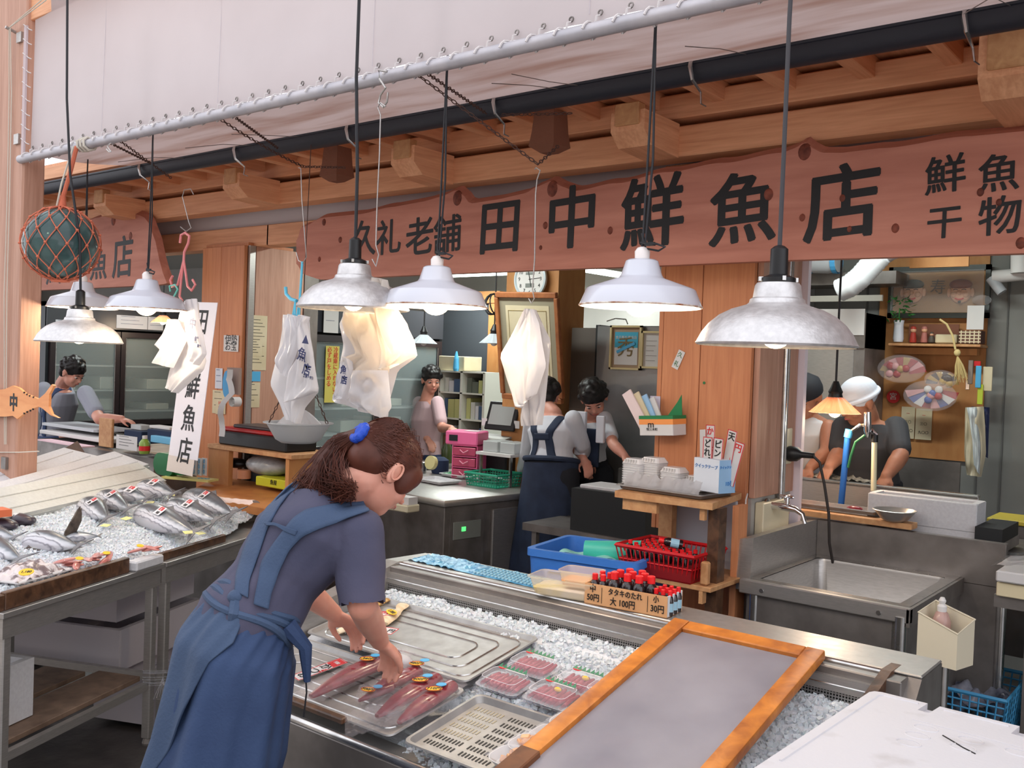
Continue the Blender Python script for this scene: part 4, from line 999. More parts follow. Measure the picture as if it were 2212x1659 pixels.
frost = mat('frosted_acrylic', (146, 142, 152), 0.35, 0, (172, 168, 176), 3.0, alpha=0.70, spec=0.5)
MB(LM).box(x0 + bw - 0.004, x1 - bw + 0.004, y0 + bw, y1 - bw, 0.010, 0.013).build('pane', frost, ld)
MB(LM).box(x0 - 0.002, x0 + bw + 0.004, y0, y0 + 0.14, -0.001, 0.0275, bev=0.003).build('dark_end', wood('dark_frame_end', (120, 74, 44), (84, 50, 32), (3, 3, 3), 8), ld)

# foam lid at the lower right
zf = 0.95
A, B, D = P(1885, 1490, 'Z', zf), P(2330, 1600, 'Z', zf), P(1700, 1720, 'Z', zf)
FMx = frame(A, B - A, D - A); wx = (B-A).length; wy = 0.62
if FMx.col[2].z < 0: FMx = FMx @ Matrix.Diagonal((1, 1, -1, 1))
fl_ = thing('foam_box', 'big scuffed white foam fish box with notched lid at the lower right corner', 'box', FMx)
lidf = mat('scuffed_foam', (204, 201, 204), 0.6, 0, (186, 181, 181), 9, bump=0.15, bscale=120, contrast=(0.56, 0.72))
m = MB(FMx)
# lid with two notches along the far edge
def notch_outline():
    pts = [(0.0, 0.02), (0.006, 0.006), (0.02, 0.0)]
    for nx in (0.113, 0.285): pts += [(nx, 0.0), (nx - 0.003, 0.055), (nx + 0.02, 0.058), (nx + 0.024, 0.0)]
    pts += [(wx, 0.0), (wx, wy), (0.0, wy)]
    return pts
m.prism(notch_outline(), 0.0001)
m.bm.clear()
def lid_prism(mm_, poly, z0, z1):
    mm_.prism(poly, z1 - z0, M=T(0, 0, z0))
lid_prism(m, notch_outline(), -0.03, 0.0)
m.build('lid', lidf, fl_)
m = MB(FMx); m.box(0.004, wx, 0.004, wy, -0.035, -0.012); m.box(0.012, wx, 0.012, wy, -0.36, -0.035); m.build('box_body', lidf, fl_)
m = MB(FMx)
m.tube([(0.02, 0.5, 0.0), (0.022, 0.03, 0.0), (0.03, 0.02, 0.0), (0.10, 0.018, 0.0)], 0.003, 6); m.tube([(0.15, 0.018, 0), (0.27, 0.018, 0)], 0.003, 6)
m.build('raised_edge', lidf, fl_, smooth=True)
m = MB(FMx)
for x_, y_ in ((0.155, 0.15), (0.155, 0.20), (0.155, 0.25), (0.235, 0.15), (0.235, 0.20), (0.315, 0.15)):
    MB(FMx).tube([(x_ + 0.022*math.cos(q), y_ + 0.016*math.sin(q), 0.0) for q in [2*PI*j/18 for j in range(18)]], 0.0015, 5, closed=True).build('moulded_ring', lidf, fl_, smooth=True)
m.bm.free()
MB(FMx).tube([(0.12, 0.12, 0), (0.33, 0.12, 0)], 0.0015, 5).build('moulded_line', lidf, fl_)
MB(FMx).tube([(0.19, 0.165, 0.0002), (0.21, 0.18, 0.0002), (0.235, 0.20, 0.0002), (0.26, 0.215, 0.0002)], 0.0016, 5).build('pen_mark', ink, fl_)
# ================================================================ SINK, KITCHEN SIDE
def one(name, lab, cat, mb, m, smooth=False, group=None, kind=None):
    return tag(mb.build(name, m, None, smooth), lab, cat, group, kind)
sk = thing('sink', 'large stainless one-bowl sink with tall side and back splash panels at the right', 'sink', T(-1.2, 3.7, 0))
SX0, SX1, SY0, SY1 = -1.50, -0.92, 3.34, 4.02
MB().hexa([(-1.56, 3.36, 0.80), (-1.50, 3.36, 0.80), (-1.50, 4.05, 0.80), (-1.56, 4.05, 0.80), (-1.56, 3.38, 0.985), (-1.50, 3.38, 0.998), (-1.50, 4.05, 1.0), (-1.56, 4.05, 0.99)]).build('side_splash', steel, sk)
MB().box(-1.50, -0.765, 4.02, 4.06, 0.83, 1.0, bev=0.003).build('back_splash', steel_dk, sk)
MB().box(SX0 - 0.02, SX1 + 0.012, SY0 - 0.03, SY0, 0.80, 0.852, bev=0.004).build('front_apron', steel, sk)
MB().box(SX0, SX1, SY0, SY0 + 0.035, 0.846, 0.852).box(SX0, SX0 + 0.035, SY0 + 0.035, SY1 - 0.07, 0.846, 0.852).box(SX1 - 0.04, SX1, SY0 + 0.035, SY1 - 0.07, 0.846, 0.852).box(SX0, SX1, SY1 - 0.07, SY1, 0.846, 0.852).build('rim', steel_br, sk)
MB().box(SX1, SX1 + 0.012, SY0 - 0.03, SY1, 0.79, 0.85).build('side_apron', steel_dk, sk)
m = MB()
rg = [[(x - 1.207, y + 3.66, z) for x, y in rrect(w, h, r, 6)] for w, h, r, z in ((0.51, 0.58, 0.03, 0.85), (0.505, 0.575, 0.035, 0.84), (0.49, 0.56, 0.05, 0.62), (0.44, 0.51, 0.05, 0.59))]
m.loft(rg, cap=False); m.bm.faces.new(m.bm.verts[-len(rg[0]):]); m.build('basin', steel, sk, smooth=True)
MB(T(-1.447, 3.50, 0.79) @ RY(90)).lathe([(0.022, -0.002), (0.03, 0.004), (0.02, 0.006)], 18, cap0=True).lathe([(0.012, 0.006), (0.002, 0.007)], 12, cap0=True).build('overflow', steel_dk, sk, smooth=True)
MB().box(SX0 + 0.01, SX1, SY0 - 0.01, SY0, 0.30, 0.80).box(SX1 - 0.01, SX1, SY0, SY1, 0.30, 0.80).box(SX0, SX0 + 0.01, SY0, SY1, 0.3, 0.8).build('skirt', steel_dk, sk)
for x in (SX0 + 0.07, SX1 - 0.09): MB(T(x, SY0 - 0.03, 0.822) @ RX(90)).lathe([(0.009, 0.001), (0.008, 0.003)], 12, cap1=True).build('bolt', steel_br, sk)
for x, y in ((SX1 - 0.02, SY0 - 0.02), (SX0 + 0.03, SY0), (SX1 - 0.02, SY1 - 0.03), (-0.775, 4.03)):
    MB().tube([(x, y, 0.0), (x, y, 0.82)], 0.019, 12).build('leg', steel_br, sk, smooth=True)
MB().box(-0.92, -0.77, 4.02, 4.05, 0.35, 0.83).build('back_panel', steel_dk, sk)
MB().box(-0.97, -0.955, SY0 - 0.0115, SY0 - 0.01, 0.35, 0.80).build('seam', steel_br, sk)
# tap
tpp = thing('tap', 'chrome cross-handled water tap on the wall beside the pillar', 'tap', T(-1.54, 3.68, 1.08))
MB(T(-1.585, 3.68, 1.085) @ RY(90)).lathe([(0.026, 0), (0.026, 0.008), (0.014, 0.012), (0.013, 0.05)], 16, cap0=True, cap1=True).build('flange', chrome, tpp, smooth=True)
MB().tube([(-1.54, 3.68, 1.085), (-1.50, 3.68, 1.086), (-1.46, 3.68, 1.08), (-1.43, 3.675, 1.065), (-1.418, 3.67, 1.03)], [0.014, 0.017, 0.012, 0.010, 0.009], 10).build('spout', chrome, tpp, smooth=True)
MB().tube([(-1.50, 3.68, 1.09), (-1.50, 3.68, 1.125)], 0.011, 10).build('stem', chrome, tpp, smooth=True)
MB().box(-1.53, -1.47, 3.675, 3.687, 1.122, 1.134, bev=0.004).box(-1.507, -1.493, 3.655, 3.705, 1.122, 1.134, bev=0.004).build('handle', chrome, tpp)
pb = one('pipe_cover', 'cream plastic pipe cover box under the conduit of the right pillar', 'cover', MB().box(-1.598, -1.56, 3.60, 3.86, 0.85, 1.10, bev=0.004), mat('cream_plastic', (206, 196, 168), 0.5))
one('white_string', 'white string hanging from the pillar bottom down to the sink panel', 'string', MB().tube([(-1.60, 3.53, 1.14), (-1.592, 3.50, 1.12), (-1.59, 3.49, 1.0)], 0.003, 6), white_p)
op = thing('outlet', 'cream wall outlet plate with a black round plug on the right pillar', 'outlet', T(-1.58, 3.86, 1.3))
MB().box(-1.586, -1.576, 3.83, 3.90, 1.24, 1.39, bev=0.003).build('plate', mat('cream_plastic', (0, 0, 0)), op)
MB(T(-1.576, 3.86, 1.285) @ RY(90)).lathe([(0.03, 0), (0.033, 0.01), (0.03, 0.04), (0.014, 0.06), (0.012, 0.11)], 18, cap0=True, cap1=True).build('plug', blackp, op, smooth=True)
MB().tube([(-1.47, 3.86, 1.285), (-1.44, 3.86, 1.26), (-1.42, 3.87, 1.17), (-1.40, 3.88, 1.05), (-1.40, 3.90, 0.93), (-1.40, 3.95, 0.84)], 0.006, 8).build('power_cord', mat('brown_cord', (52, 46, 44), 0.6), op, smooth=True)
# bench behind the sink
bn2 = thing('bench', 'low dark steel bench behind the sink back splash', 'bench', T(-1.3, 4.25, 0))
MB().box(-1.62, -0.80, 4.07, 4.45, 0.94, 0.985, bev=0.003).build('top', steel_dk, bn2)
for x in (-1.6, -0.83): MB().box(x, x + 0.03, 4.10, 4.13, 0, 0.94).build('leg', steel_dk, bn2)
one('plank', 'orange wooden plank along the top of the sink back splash', 'plank', MB(T(-1.36, 4.05, 1.02) @ RZ(-1)).box(-0.30, 0.25, -0.035, 0.045, -0.012, 0.012, bev=0.002), wood_lt)
TM = T(-1.47, 4.13, 1.034) @ RZ(-1.5)
tray('shallow aluminium tray on the plank behind the sink', TM, 0.42, 0.12, d=0.022, ridges=0)
p = P(1845, 1093, 'Y', 4.13)
one('meat_scrap', 'small red fish scrap lying in the aluminium tray behind the sink', 'fish', MB(T(p.x, 4.14, 1.05)).ball((0, 0, 0), (0.035, 0.02, 0.012), 10, 6), loin_m, True)
p = P(1930, 1130, 'Y', 4.02)
bw = thing('bowl', 'steel mixing bowl at the front of the plank before the foam box', 'bowl', T(p.x, 4.03, 1.032))
MB(T(p.x, 4.03, 1.033)).lathe([(0.035, 0), (0.055, 0.012), (0.082, 0.045), (0.087, 0.046), (0.083, 0.048), (0.052, 0.014), (0.033, 0.004)], 28, cap0=True, cap1=True).build('bowl_shell', steel, bw, smooth=True)
fb = thing('foam_box', 'long open white foam box on the bench behind the sink', 'box', T(-1.12, 4.22, 0.985))
MB().box(-1.33, -0.90, 4.14, 4.30, 0.985, 1.01).box(-1.33, -0.90, 4.14, 4.165, 1.01, 1.125, bev=0.004).box(-1.33, -0.90, 4.275, 4.30, 1.01, 1.125, bev=0.004).box(-1.33, -1.305, 4.165, 4.275, 1.01, 1.125).box(-0.925, -0.90, 4.165, 4.275, 1.01, 1.125).build('box_shell', foam, fb)
# hose stand
hs = thing('hose_stand', 'blue and ivory water pipes with a chrome mixer standing behind the sink', 'pipe', T(-1.45, 4.35, 1.0))
a, b = P(1816, 1098, 'Y', 4.35), P(1831, 945, 'Y', 4.35)
MB().tube([a, b], 0.014, 10).build('blue_pipe', mat('blue_pipe', (34, 92, 170), 0.4), hs, smooth=True)
MB().tube([b, P(1835, 928, 'Y', 4.35)], 0.018, 10).build('blue_cap', mat('cap_blue', (70, 150, 200), 0.4), hs, smooth=True)
MB().tube([P(1887, 1060, 'Y', 4.35), P(1889, 955, 'Y', 4.35)], 0.012, 10).build('ivory_pipe', mat('ivory_pipe', (214, 208, 176), 0.4), hs, smooth=True)
MB().tube([P(1889, 955, 'Y', 4.35), P(1889, 938, 'Y', 4.35)], 0.016, 10).build('joint', blackp, hs, smooth=True)
MB().tube([P(1835, 935, 'Y', 4.35), P(1858, 918, 'Y', 4.35), P(1875, 918, 'Y', 4.35), P(1895, 940, 'Y', 4.35)], 0.009, 8).build('cross_pipe', chrome, hs, smooth=True)
MB().tube([P(1874, 945, 'Y', 4.33), P(1874, 930, 'Y', 4.33), P(1874, 890, 'Y', 4.33)], [0.006, 0.017, 0.016], 12).build('mixer', chrome, hs, smooth=True)
MB().tube([P(1868, 940, 'Y', 4.34), P(1848, 955, 'Y', 4.34), P(1838, 985, 'Y', 4.34), P(1832, 1010, 'Y', 4.34)], 0.006, 8).build('green_hose', mat('green_hose', (30, 90, 56), 0.5), hs, smooth=True)
# kitchen counter behind
ks = thing('kitchen_sink', 'long steel kitchen trough where the two men are working', 'sink', T(-1.5, 4.75, 0))
MB().box(-1.98, -1.0, 4.62, 4.65, 0.80, 1.10, bev=0.003).build('front_splash', steel, ks)
MB().box(-1.98, -1.0, 4.61, 4.66, 1.095, 1.108, bev=0.003).build('splash_lip', steel_br, ks)
MB().box(-1.98, -1.0, 4.65, 5.0, 0.80, 0.84).build('worktop', steel_dk, ks)
for x in (-1.97, -1.05): MB().box(x, x + 0.03, 4.63, 4.66, 0, 0.8).build('leg', steel_dk, ks)
MB().box(-1.72, -1.3, 5.55, 5.57, 0.9, 1.17).build('rear_splash', steel_dk, ks)
one('fish_offcuts', 'wet fish offcuts and clear film under the kitchen men\'s hands', 'fish', MB(T(-1.72, 4.78, 1.08)).grid(lambda u, v: (-0.12 + 0.34*u, -0.06 + 0.12*v, 0.03*abs(noise.noise(Vector((u*9, v*5, 1)))) + 0.02), 24, 10), mat('wet_offcuts', (130, 126, 116), 0.2, 0, (190, 184, 172), 40, coat=0.6), 'all')
one('yellow_board', 'yellow plastic cutting board jutting out right of the long foam box', 'board', MB().box(-0.98, -0.62, 4.70, 4.95, 0.985, 1.005, bev=0.003), mat('yellow_board', (196, 176, 66), 0.5))
one('work_table', 'grey steel table under the yellow board at the right edge', 'table', MB().box(-0.95, -0.1, 4.3, 5.2, 0.90, 0.93).box(-0.95, -0.92, 4.32, 4.35, 0, 0.98).box(-0.94, -0.66, 4.72, 4.75, 0.4, 0.98), steel_dk)
# dark crate between
one('dark_crate', 'dark crate on the bench right of the foam box', 'crate', MB().box(-0.90, -0.80, 4.12, 4.42, 0.985, 1.04), dark_in)
# right edge: film covered tray
m = MB(); m.grid(lambda u, v: (-0.76 + 0.5*u, 3.75 + 0.35*v, 0.96 + 0.03*math.sin(u*PI) + 0.006*noise.noise(Vector((u*14, v*8, 0)))), 40, 20)
ft2 = thing('wrapped_tray', 'film wrapped white tray jutting in at the right edge beside the sink', 'tray', T(-0.5, 3.9, 0.9))
m.build('film', clearp, ft2, smooth='all'); MB().box(-0.75, -0.2, 3.78, 4.05, 0.90, 0.94, bev=0.005).build('white_tray', white_p, ft2); MB().box(-0.75, -0.2, 3.8, 4.1, 0.845, 0.895, bev=0.003).build('cutting_board', mat('ivory_board', (220, 206, 170), 0.5), ft2)
MB().box(-0.76, -0.1, 3.82, 4.4, 0.80, 0.845).build('table_top', steel_dk, ft2)
for x in (-0.66,): MB().box(x, x+0.03, 3.85, 3.88, 0, 0.8).build('leg', steel_dk, ft2)
# soap holder
hM = T(-0.74, 3.08, 0.765) @ RZ(-14)
sh2 = thing('holder', 'cream plastic holder box clamped on the sink side', 'holder', hM)
w, d, h1, h2 = 0.062, 0.05, 0.145, 0.125
for nm, q in (('front', [(-w,-d,0),(w,-d,0),(w,-d,h2*0.86),(-w,-d,h1)]), ('back', [(-w,d,0),(w,d,0),(w,d,h2*1.1),(-w,d,h1*1.16)]), ('left', [(-w,-d,0),(-w,d,0),(-w,d,h1*1.16),(-w,-d,h1)]), ('right', [(w,-d,0),(w,d,0),(w,d,h2*1.1),(w,-d,h2*0.86)]), ('bottom', [(-w,-d,0),(w,-d,0),(w,d,0),(-w,d,0)])):
    MB(hM).quad(q).build('panel', mat('ivory_plastic', (216, 206, 182), 0.45), sh2)
MB(hM).tube([(-w,-d,h1),(w,-d,h2*0.86),(w,d,h2*1.1),(-w,d,h1*1.16)], 0.003, 6, closed=True).build('rim', mat('ivory_plastic', (0,0,0)), sh2)
MB().tube([(-0.745, 3.09, 0.0), (-0.745, 3.09, 0.765)], 0.016, 12).build('pole', steel_br, sh2, smooth=True)
sb = thing('soap_bottle', 'bottle of pinkish soap with a white cap in the cream holder', 'bottle', hM @ T(-0.02, 0.01, 0.01))
MB(hM @ T(-0.02, 0.01, 0.04)).lathe([(0.022, 0), (0.027, 0.02), (0.027, 0.08), (0.018, 0.105), (0.010, 0.112)], 18, cap0=True).build('bottle_body', mat('pink_soap', (206, 168, 158), 0.2, trans=0.3), sb, smooth=True)
MB(hM @ T(-0.02, 0.01, 0.04)).lathe([(0.013, 0.108), (0.014, 0.125), (0.008, 0.132), (0.011, 0.142), (0.006, 0.152)], 14, cap0=True, cap1=True).build('cap', white_p, sb, smooth=True)
# blue basket under the bench
def basket(lab, x0, x1, y0, y1, z0, z1, m, cat='basket', rows=7, cols=11, taper=0.03, name='basket'):
    t = thing(name, lab, cat, T((x0+x1)/2, (y0+y1)/2, z0))
    MB().hexa([(x0+taper, y0+taper, z0), (x1-taper, y0+taper, z0), (x1-taper, y1-taper, z0), (x0+taper, y1-taper, z0), (x0+taper, y0+taper, z0+0.004), (x1-taper, y0+taper, z0+0.004), (x1-taper, y1-taper, z0+0.004), (x0+taper, y1-taper, z0+0.004)]).build('base', m, t)
    mb = MB()
    for a, b, c_ in (((x0, y0), (x1, y0), cols), ((x1, y0), (x1, y1), cols*2//3), ((x1, y1), (x0, y1), cols), ((x0, y1), (x0, y0), cols*2//3)):
        for k in range(c_ + 1):
            f = k / c_; X, Y = a[0]+(b[0]-a[0])*f, a[1]+(b[1]-a[1])*f
            cx_, cy_ = (x0+x1)/2, (y0+y1)/2; sx = 1 - taper/((x1-x0)/2); sy = 1 - taper/((y1-y0)/2)
            mb.tube([(cx_+(X-cx_)*sx, cy_+(Y-cy_)*sy, z0), (X, Y, z1)], 0.003, 4, cap=False)
    mb.build('slats', m, t)
    for r in range(rows + 1):
        f = r / rows; e = taper*(1-f)
        MB().tube([(x0+e, y0+e, z0+(z1-z0)*f), (x1-e, y0+e, z0+(z1-z0)*f), (x1-e, y1-e, z0+(z1-z0)*f), (x0+e, y1-e, z0+(z1-z0)*f)], 0.0035 if r < rows else 0.008, 4, closed=True).build('rail', m, t)
    return t
basket('light blue plastic mesh basket full of wrapped bundles under the bench at the right', -1.12, -0.70, 3.80, 4.22, 0.18, 0.47, mat('basket_blue', (70, 150, 196), 0.4), rows=10, cols=14)
one('wrapped_bundles', 'dark wrapped bundles filling the light blue basket', 'bundles', MB(T(-0.91, 4.0, 0.37)).grid(lambda u, v: (-0.19 + 0.38*u, -0.17 + 0.34*v, 0.05 + 0.09*noise.noise(Vector((u*6, v*6, 2)))), 30, 24), mat('wrapped_bundle', (60, 66, 84), 0.15, 0, (150, 152, 164), 14, coat=0.6), 'all')
one('green_crate', 'teal crate under the table at the right edge', 'crate', MB().box(-0.66, -0.3, 4.0, 4.4, 0.1, 0.62), mat('teal_plastic', (40, 90, 84), 0.5))

# kitchen back wall things (wall plane 5.9)
KY = 5.88
pl_ = P(1870, 900, 'Y', KY)
def wall_box(x0, y0, x1, y1, Y, dep): a, b = P(x0, y0, 'Y', Y), P(x1, y1, 'Y', Y); return (a.x, b.x, Y, Y + dep, b.z, a.z)
one('plywood_panel', 'orange plywood panel on the kitchen wall behind the decorations', 'panel', MB().box(*wall_box(1905, 545, 2118, 1000, KY, 0.018)), wood_ply)
for k, x in enumerate((1722, 1870, 2122, 2175)):
    a = P(x, 700, 'Y', KY); struct(MB().box(a.x - 0.004, a.x + 0.004, KY + 0.012, KY + 0.025, 0.3, 2.6).build('trim_joint', mat('joint', (96, 96, 94), 0.7)))
kf = thing('steel_refrigerator', 'tall steel refrigerator with a dark top behind the man in the cap', 'refrigerator', T(-2.0, 5.6, 0))
a, b = P(1722, 760, 'Y', 5.5), P(1845, 760, 'Y', 5.5)
MB().box(a.x, b.x, 5.5, 5.86, 0, 1.78, bev=0.004).build('body', steel, kf); MB().box(b.x, b.x + 0.06, 5.5, 5.86, 0, 1.98).build('dark_side', steel_dk, kf)
MB().box(a.x, b.x + 0.06, 5.49, 5.86, 1.78, 1.98).build('header', steel_dk, kf)
q = wall_box(1722, 668, 1866, 724, 5.485, 0.004); MB().box(*q).build('white_panel', white_p, kf)
q = wall_box(1700, 640, 1905, 650, 5.6, 0.02)
one('wall_rail', 'pale horizontal rail high on the kitchen wall', 'rail', MB().box(*q), mat('pale_rail', (186, 182, 172), 0.6))
hs2 = thing('kitchen_shelf', 'orange wooden wall shelf under the framed picture', 'shelf', P(2020, 745, 'Y', 5.8))
q = wall_box(1918, 741, 2118, 750, 5.70, 0.18); MB().box(*q, bev=0.003).build('board', wood_lt, hs2)
q2 = wall_box(1930, 750, 2110, 768, 5.80, 0.06); MB().box(*q2).build('bracket', wood_ply, hs2)
q = wall_box(1690, 592, 1935, 612, 5.6, 0.25)
one('high_shelf', 'dark metal rack high on the kitchen wall carrying white ducts', 'rack', MB().box(*q), steel_dk)
du = thing('duct', 'ribbed white flexible duct bending down from the kitchen ceiling', 'duct', P(1850, 600, 'Y', 5.3))
pts = [P(x, y, 'Y', 5.3) for x, y in ((1960, 520), (1908, 545), (1880, 575), (1858, 600), (1835, 618), (1812, 628))]
path = []
for i in range(len(pts)-1):
    for k in range(8): path.append(pts[i].lerp(pts[i+1], k/8))
path.append(pts[-1])
MB().tube(path, [0.062 + 0.003*(k % 2) for k in range(len(path))], 16, cap=False).build('hose', mat('duct_white', (196, 198, 200), 0.5), du, smooth='all')
for px, lab in ((1735, 'grey round duct end on the rack, left of the blue band'), (1790, 'grey round duct end on the rack beside the flexible duct')):
    p = P(px, 565, 'Y', 5.5)
    d_ = thing('duct_roll', lab, 'duct', T(*p)); MB(T(*p) @ RY(90)).lathe([(0.065, -0.09), (0.07, 0), (0.065, 0.06)], 18, cap0=True, cap1=True).build('drum', mat('duct_grey', (166, 168, 172), 0.5), d_, smooth=True)
    MB(T(*p) @ RY(90)).lathe([(0.072, 0.03), (0.072, 0.06)], 18).build('blue_band', mat('cap_blue', (0,0,0)), d_)
du2 = thing('duct', 'white plastic pipes crossing the upper right corner of the kitchen wall', 'duct', P(2170, 590, 'Y', 5.75))
MB().tube([P(2145, 598, 'Y', 5.75), P(2260, 588, 'Y', 5.75)], 0.035, 12).build('pipe', white_p, du2, smooth=True)
MB().tube([P(2205, 540, 'Y', 5.7), P(2205, 590, 'Y', 5.7)], 0.05, 12).build('pipe', white_p, du2, smooth=True)
MB().tube([P(2140, 600, 'Y', 5.75), P(2165, 632, 'Y', 5.75)], 0.028, 12).build('pipe', mat('duct_grey', (0,0,0)), du2, smooth=True)
one('ceiling_panel', 'plywood square fixed under the kitchen ceiling', 'panel', MB().box(*wall_box(1966, 548, 2092, 575, 5.5, 0.02)), wood_ply)
# framed picture with two smiling masks
fq_ = P(2029, 636, 'Y', 5.84)
pf = thing('framed_picture', 'glazed dark framed picture with two smiling moulded masks and one large character', 'picture', T(*fq_))
a, b = P(1922, 578, 'Y', 5.84), P(2136, 687, 'Y', 5.84)
MB().box(a.x + 0.02, b.x - 0.02, 5.85, 5.86, b.z + 0.02, a.z - 0.02).build('backing', mat('gold_paper', (166, 124, 78), 0.7, 0, (150, 108, 64), 8), pf)
for q in ((a.x, b.x, 5.83, 5.86, a.z - 0.03, a.z), (a.x, b.x, 5.83, 5.86, b.z, b.z + 0.03), (a.x, a.x + 0.025, 5.83, 5.86, b.z, a.z), (b.x - 0.025, b.x, 5.83, 5.86, b.z, a.z)):
    MB().box(*q).build('frame_bar', mat('dark_frame', (52, 56, 52), 0.4), pf)
for cx_, hat in ((1972, (52, 56, 50)), (2075, (120, 54, 40))):
    p = P(cx_, 632, 'Y', 5.84)
    MB(T(p.x, 5.842, p.z)).ball((0, 0, 0), (0.058, 0.028, 0.062), 18, 12).ball((0, -0.028, -0.002), (0.012, 0.012, 0.014), 8, 6).ball((-0.03, -0.018, -0.012), (0.02, 0.012, 0.018), 10, 6).ball((0.03, -0.018, -0.012), (0.02, 0.012, 0.018), 10, 6).ball((-0.062, 0, 0), (0.012, 0.01, 0.026), 8, 6).ball((0.062, 0, 0), (0.012, 0.01, 0.026), 8, 6).build('mask', mat('mask_skin', (222, 170, 136), 0.35), pf, smooth=True)
    MB(T(p.x, 5.836, p.z + 0.045)).ball((0, 0, 0), (0.062, 0.03, 0.032), 16, 8).build('mask_hat', mat('hat_%d' % cx_, hat, 0.5), pf, smooth=True)
    MB(T(p.x, 5.815, p.z - 0.032)).tube([(0.022*math.cos(q), 0, 0.008*math.sin(q)) for q in [PI + PI*j/8 for j in range(9)]], 0.004, 5).build('mask_mouth', ink_r, pf)
    for s in (-1, 1): MB(T(p.x + s*0.022, 5.816, p.z + 0.012)).tube([(0.012*math.cos(q), 0, 0.005*math.sin(q)) for q in [PI*j/6 for j in range(7)]], 0.002, 4).build('mask_eye', ink, pf)
    MB(T(p.x, 5.82, p.z - 0.055)).ball((0, 0, 0), (0.009, 0.005, 0.008), 8, 6).build('mask_beard', ink, pf)
p = P(2026, 622, 'Y', 5.845); text('寿', 0.09, mat('sepia_ink', (60, 48, 36), 0.7), face_front(p.x, p.y, p.z), pf)
MB().box(a.x + 0.025, b.x - 0.025, 5.80, 5.802, b.z + 0.03, a.z - 0.03).build('glass', mat('picture_glass', (240, 244, 244), 0.03, alpha=0.10, spec=1.0), pf)
# plant
p = P(1940, 740, 'Y', 5.76)
pv = thing('potted_plant', 'leafy green sprig in a tall white vase at the left end of the wall shelf', 'plant', T(p.x, 5.76, p.z))
MB(T(p.x, 5.76, p.z + 0.004)).lathe([(0.026, 0), (0.030, 0.02), (0.026, 0.10), (0.030, 0.125)], 18, cap0=True).build('vase', mat('white_glaze', (214, 218, 226), 0.2), pv, smooth=True)
rr = random.Random(5)
lf = mat('leaf_green', (34, 96, 40), 0.5, 0, (58, 130, 56), 20)
MB(T(p.x, 5.76, p.z + 0.1)).tube([(0, 0, 0), (0.0, 0, 0.1)], 0.004, 5).build('stem', lf, pv)
for k in range(46):
    an, r_, zz = rr.random()*6.28, rr.uniform(0.02, 0.085), rr.uniform(0.02, 0.17)
    Q = T(p.x + r_*math.cos(an), 5.76 + r_*0.7*math.sin(an), p.z + 0.10 + zz) @ Euler((rr.uniform(-1, 1), rr.uniform(-1, 1), an)).to_matrix().to_4x4()
    MB(Q).loft([[(-0.016, 0, 0), (-0.015, 0.001, 0.001), (-0.015, -0.001, 0.001)], [(0, 0.008, 0), (0, 0, 0.003), (0, -0.008, 0)], [(0.018, 0.001, 0), (0.018, 0, 0.001), (0.018, -0.001, 0)]]).build('leaf', lf, pv)
# shelf trinkets
p = P(1995, 738, 'Y', 5.76)
def doll(px, lab, body, h):
    q = P(px, 740, 'Y', 5.76); t = thing('figurine', lab, 'figurine', T(*q))
    MB(T(*q)).lathe([(0.018, 0), (0.02, 0.01), (0.014, h*0.55), (0.006, h*0.6)], 12, cap0=True, cap1=True).build('robe', body, t, smooth=True)
    MB(T(*q)).ball((0, 0, h*0.72), h*0.17, 12, 8).build('head', mat('mask_skin', (0,0,0)), t, smooth=True)
    MB(T(*q)).lathe([(h*0.18, h*0.78), (h*0.13, h*0.9), (0.004, h*0.95)], 12, cap0=True, cap1=True).build('cap', body, t, smooth=True)
doll(1972, 'small figurine in a red robe at the left of the wall shelf', mat('doll_red', (170, 56, 44), 0.5), 0.10)
doll(1996, 'small figurine in a pinkish robe beside the red one on the wall shelf', mat('doll_pink', (176, 110, 100), 0.5), 0.10)
doll(2012, 'smallest figurine in a dark robe on the wall shelf', mat('doll_dark', (80, 72, 64), 0.5), 0.065)
one('display_card', 'brown backing card behind the figurines on the wall shelf', 'card', MB().box(*wall_box(1964, 700, 2070, 741, 5.83, 0.01)), mat('brown_card', (128, 80, 60), 0.7))
bx_ = wall_box(2072, 714, 2118, 742, 5.72, 0.1)
cb = thing('checked_box', 'brown and cream checked paper box at the right end of the wall shelf', 'box', T(bx_[0], 5.72, bx_[4]))
MB().box(*bx_).build('box', mat('box_brown', (92, 52, 40), 0.6), cb)
for k in range(5):
    x = bx_[0] + (bx_[1]-bx_[0])*(k+0.5)/5; MB().box(x - 0.003, x + 0.003, bx_[2] - 0.001, bx_[2], bx_[4], bx_[5]).build('stripe', cream_p, cb)
for k in range(4):
    z = bx_[4] + (bx_[5]-bx_[4])*(k+0.5)/4; MB().box(bx_[0], bx_[1], bx_[2] - 0.0015, bx_[2], z - 0.003, z + 0.003).build('stripe', cream_p, cb)
a = wall_box(2020, 722, 2066, 742, 5.74, 0.05); one('white_dish', 'small cream dish and box in the middle of the wall shelf', 'dish', MB().box(*a, bev=0.006), cream_p)
a = wall_box(2090, 660, 2124, 712, 5.74, 0.006)
pc_ = thing('paper_packet', 'white paper packet with blue letters pinned over the picture corner', 'packet', T(a[0], 5.74, a[4])); MB().box(*a).build('packet', white_p, pc_)
MB(T(a[1]-0.02, 5.76, a[5]+0.03)).ball((0,0,0), (0.05, 0.02, 0.03), 12, 8).build('plastic_top', clearp, pc_, smooth=True)
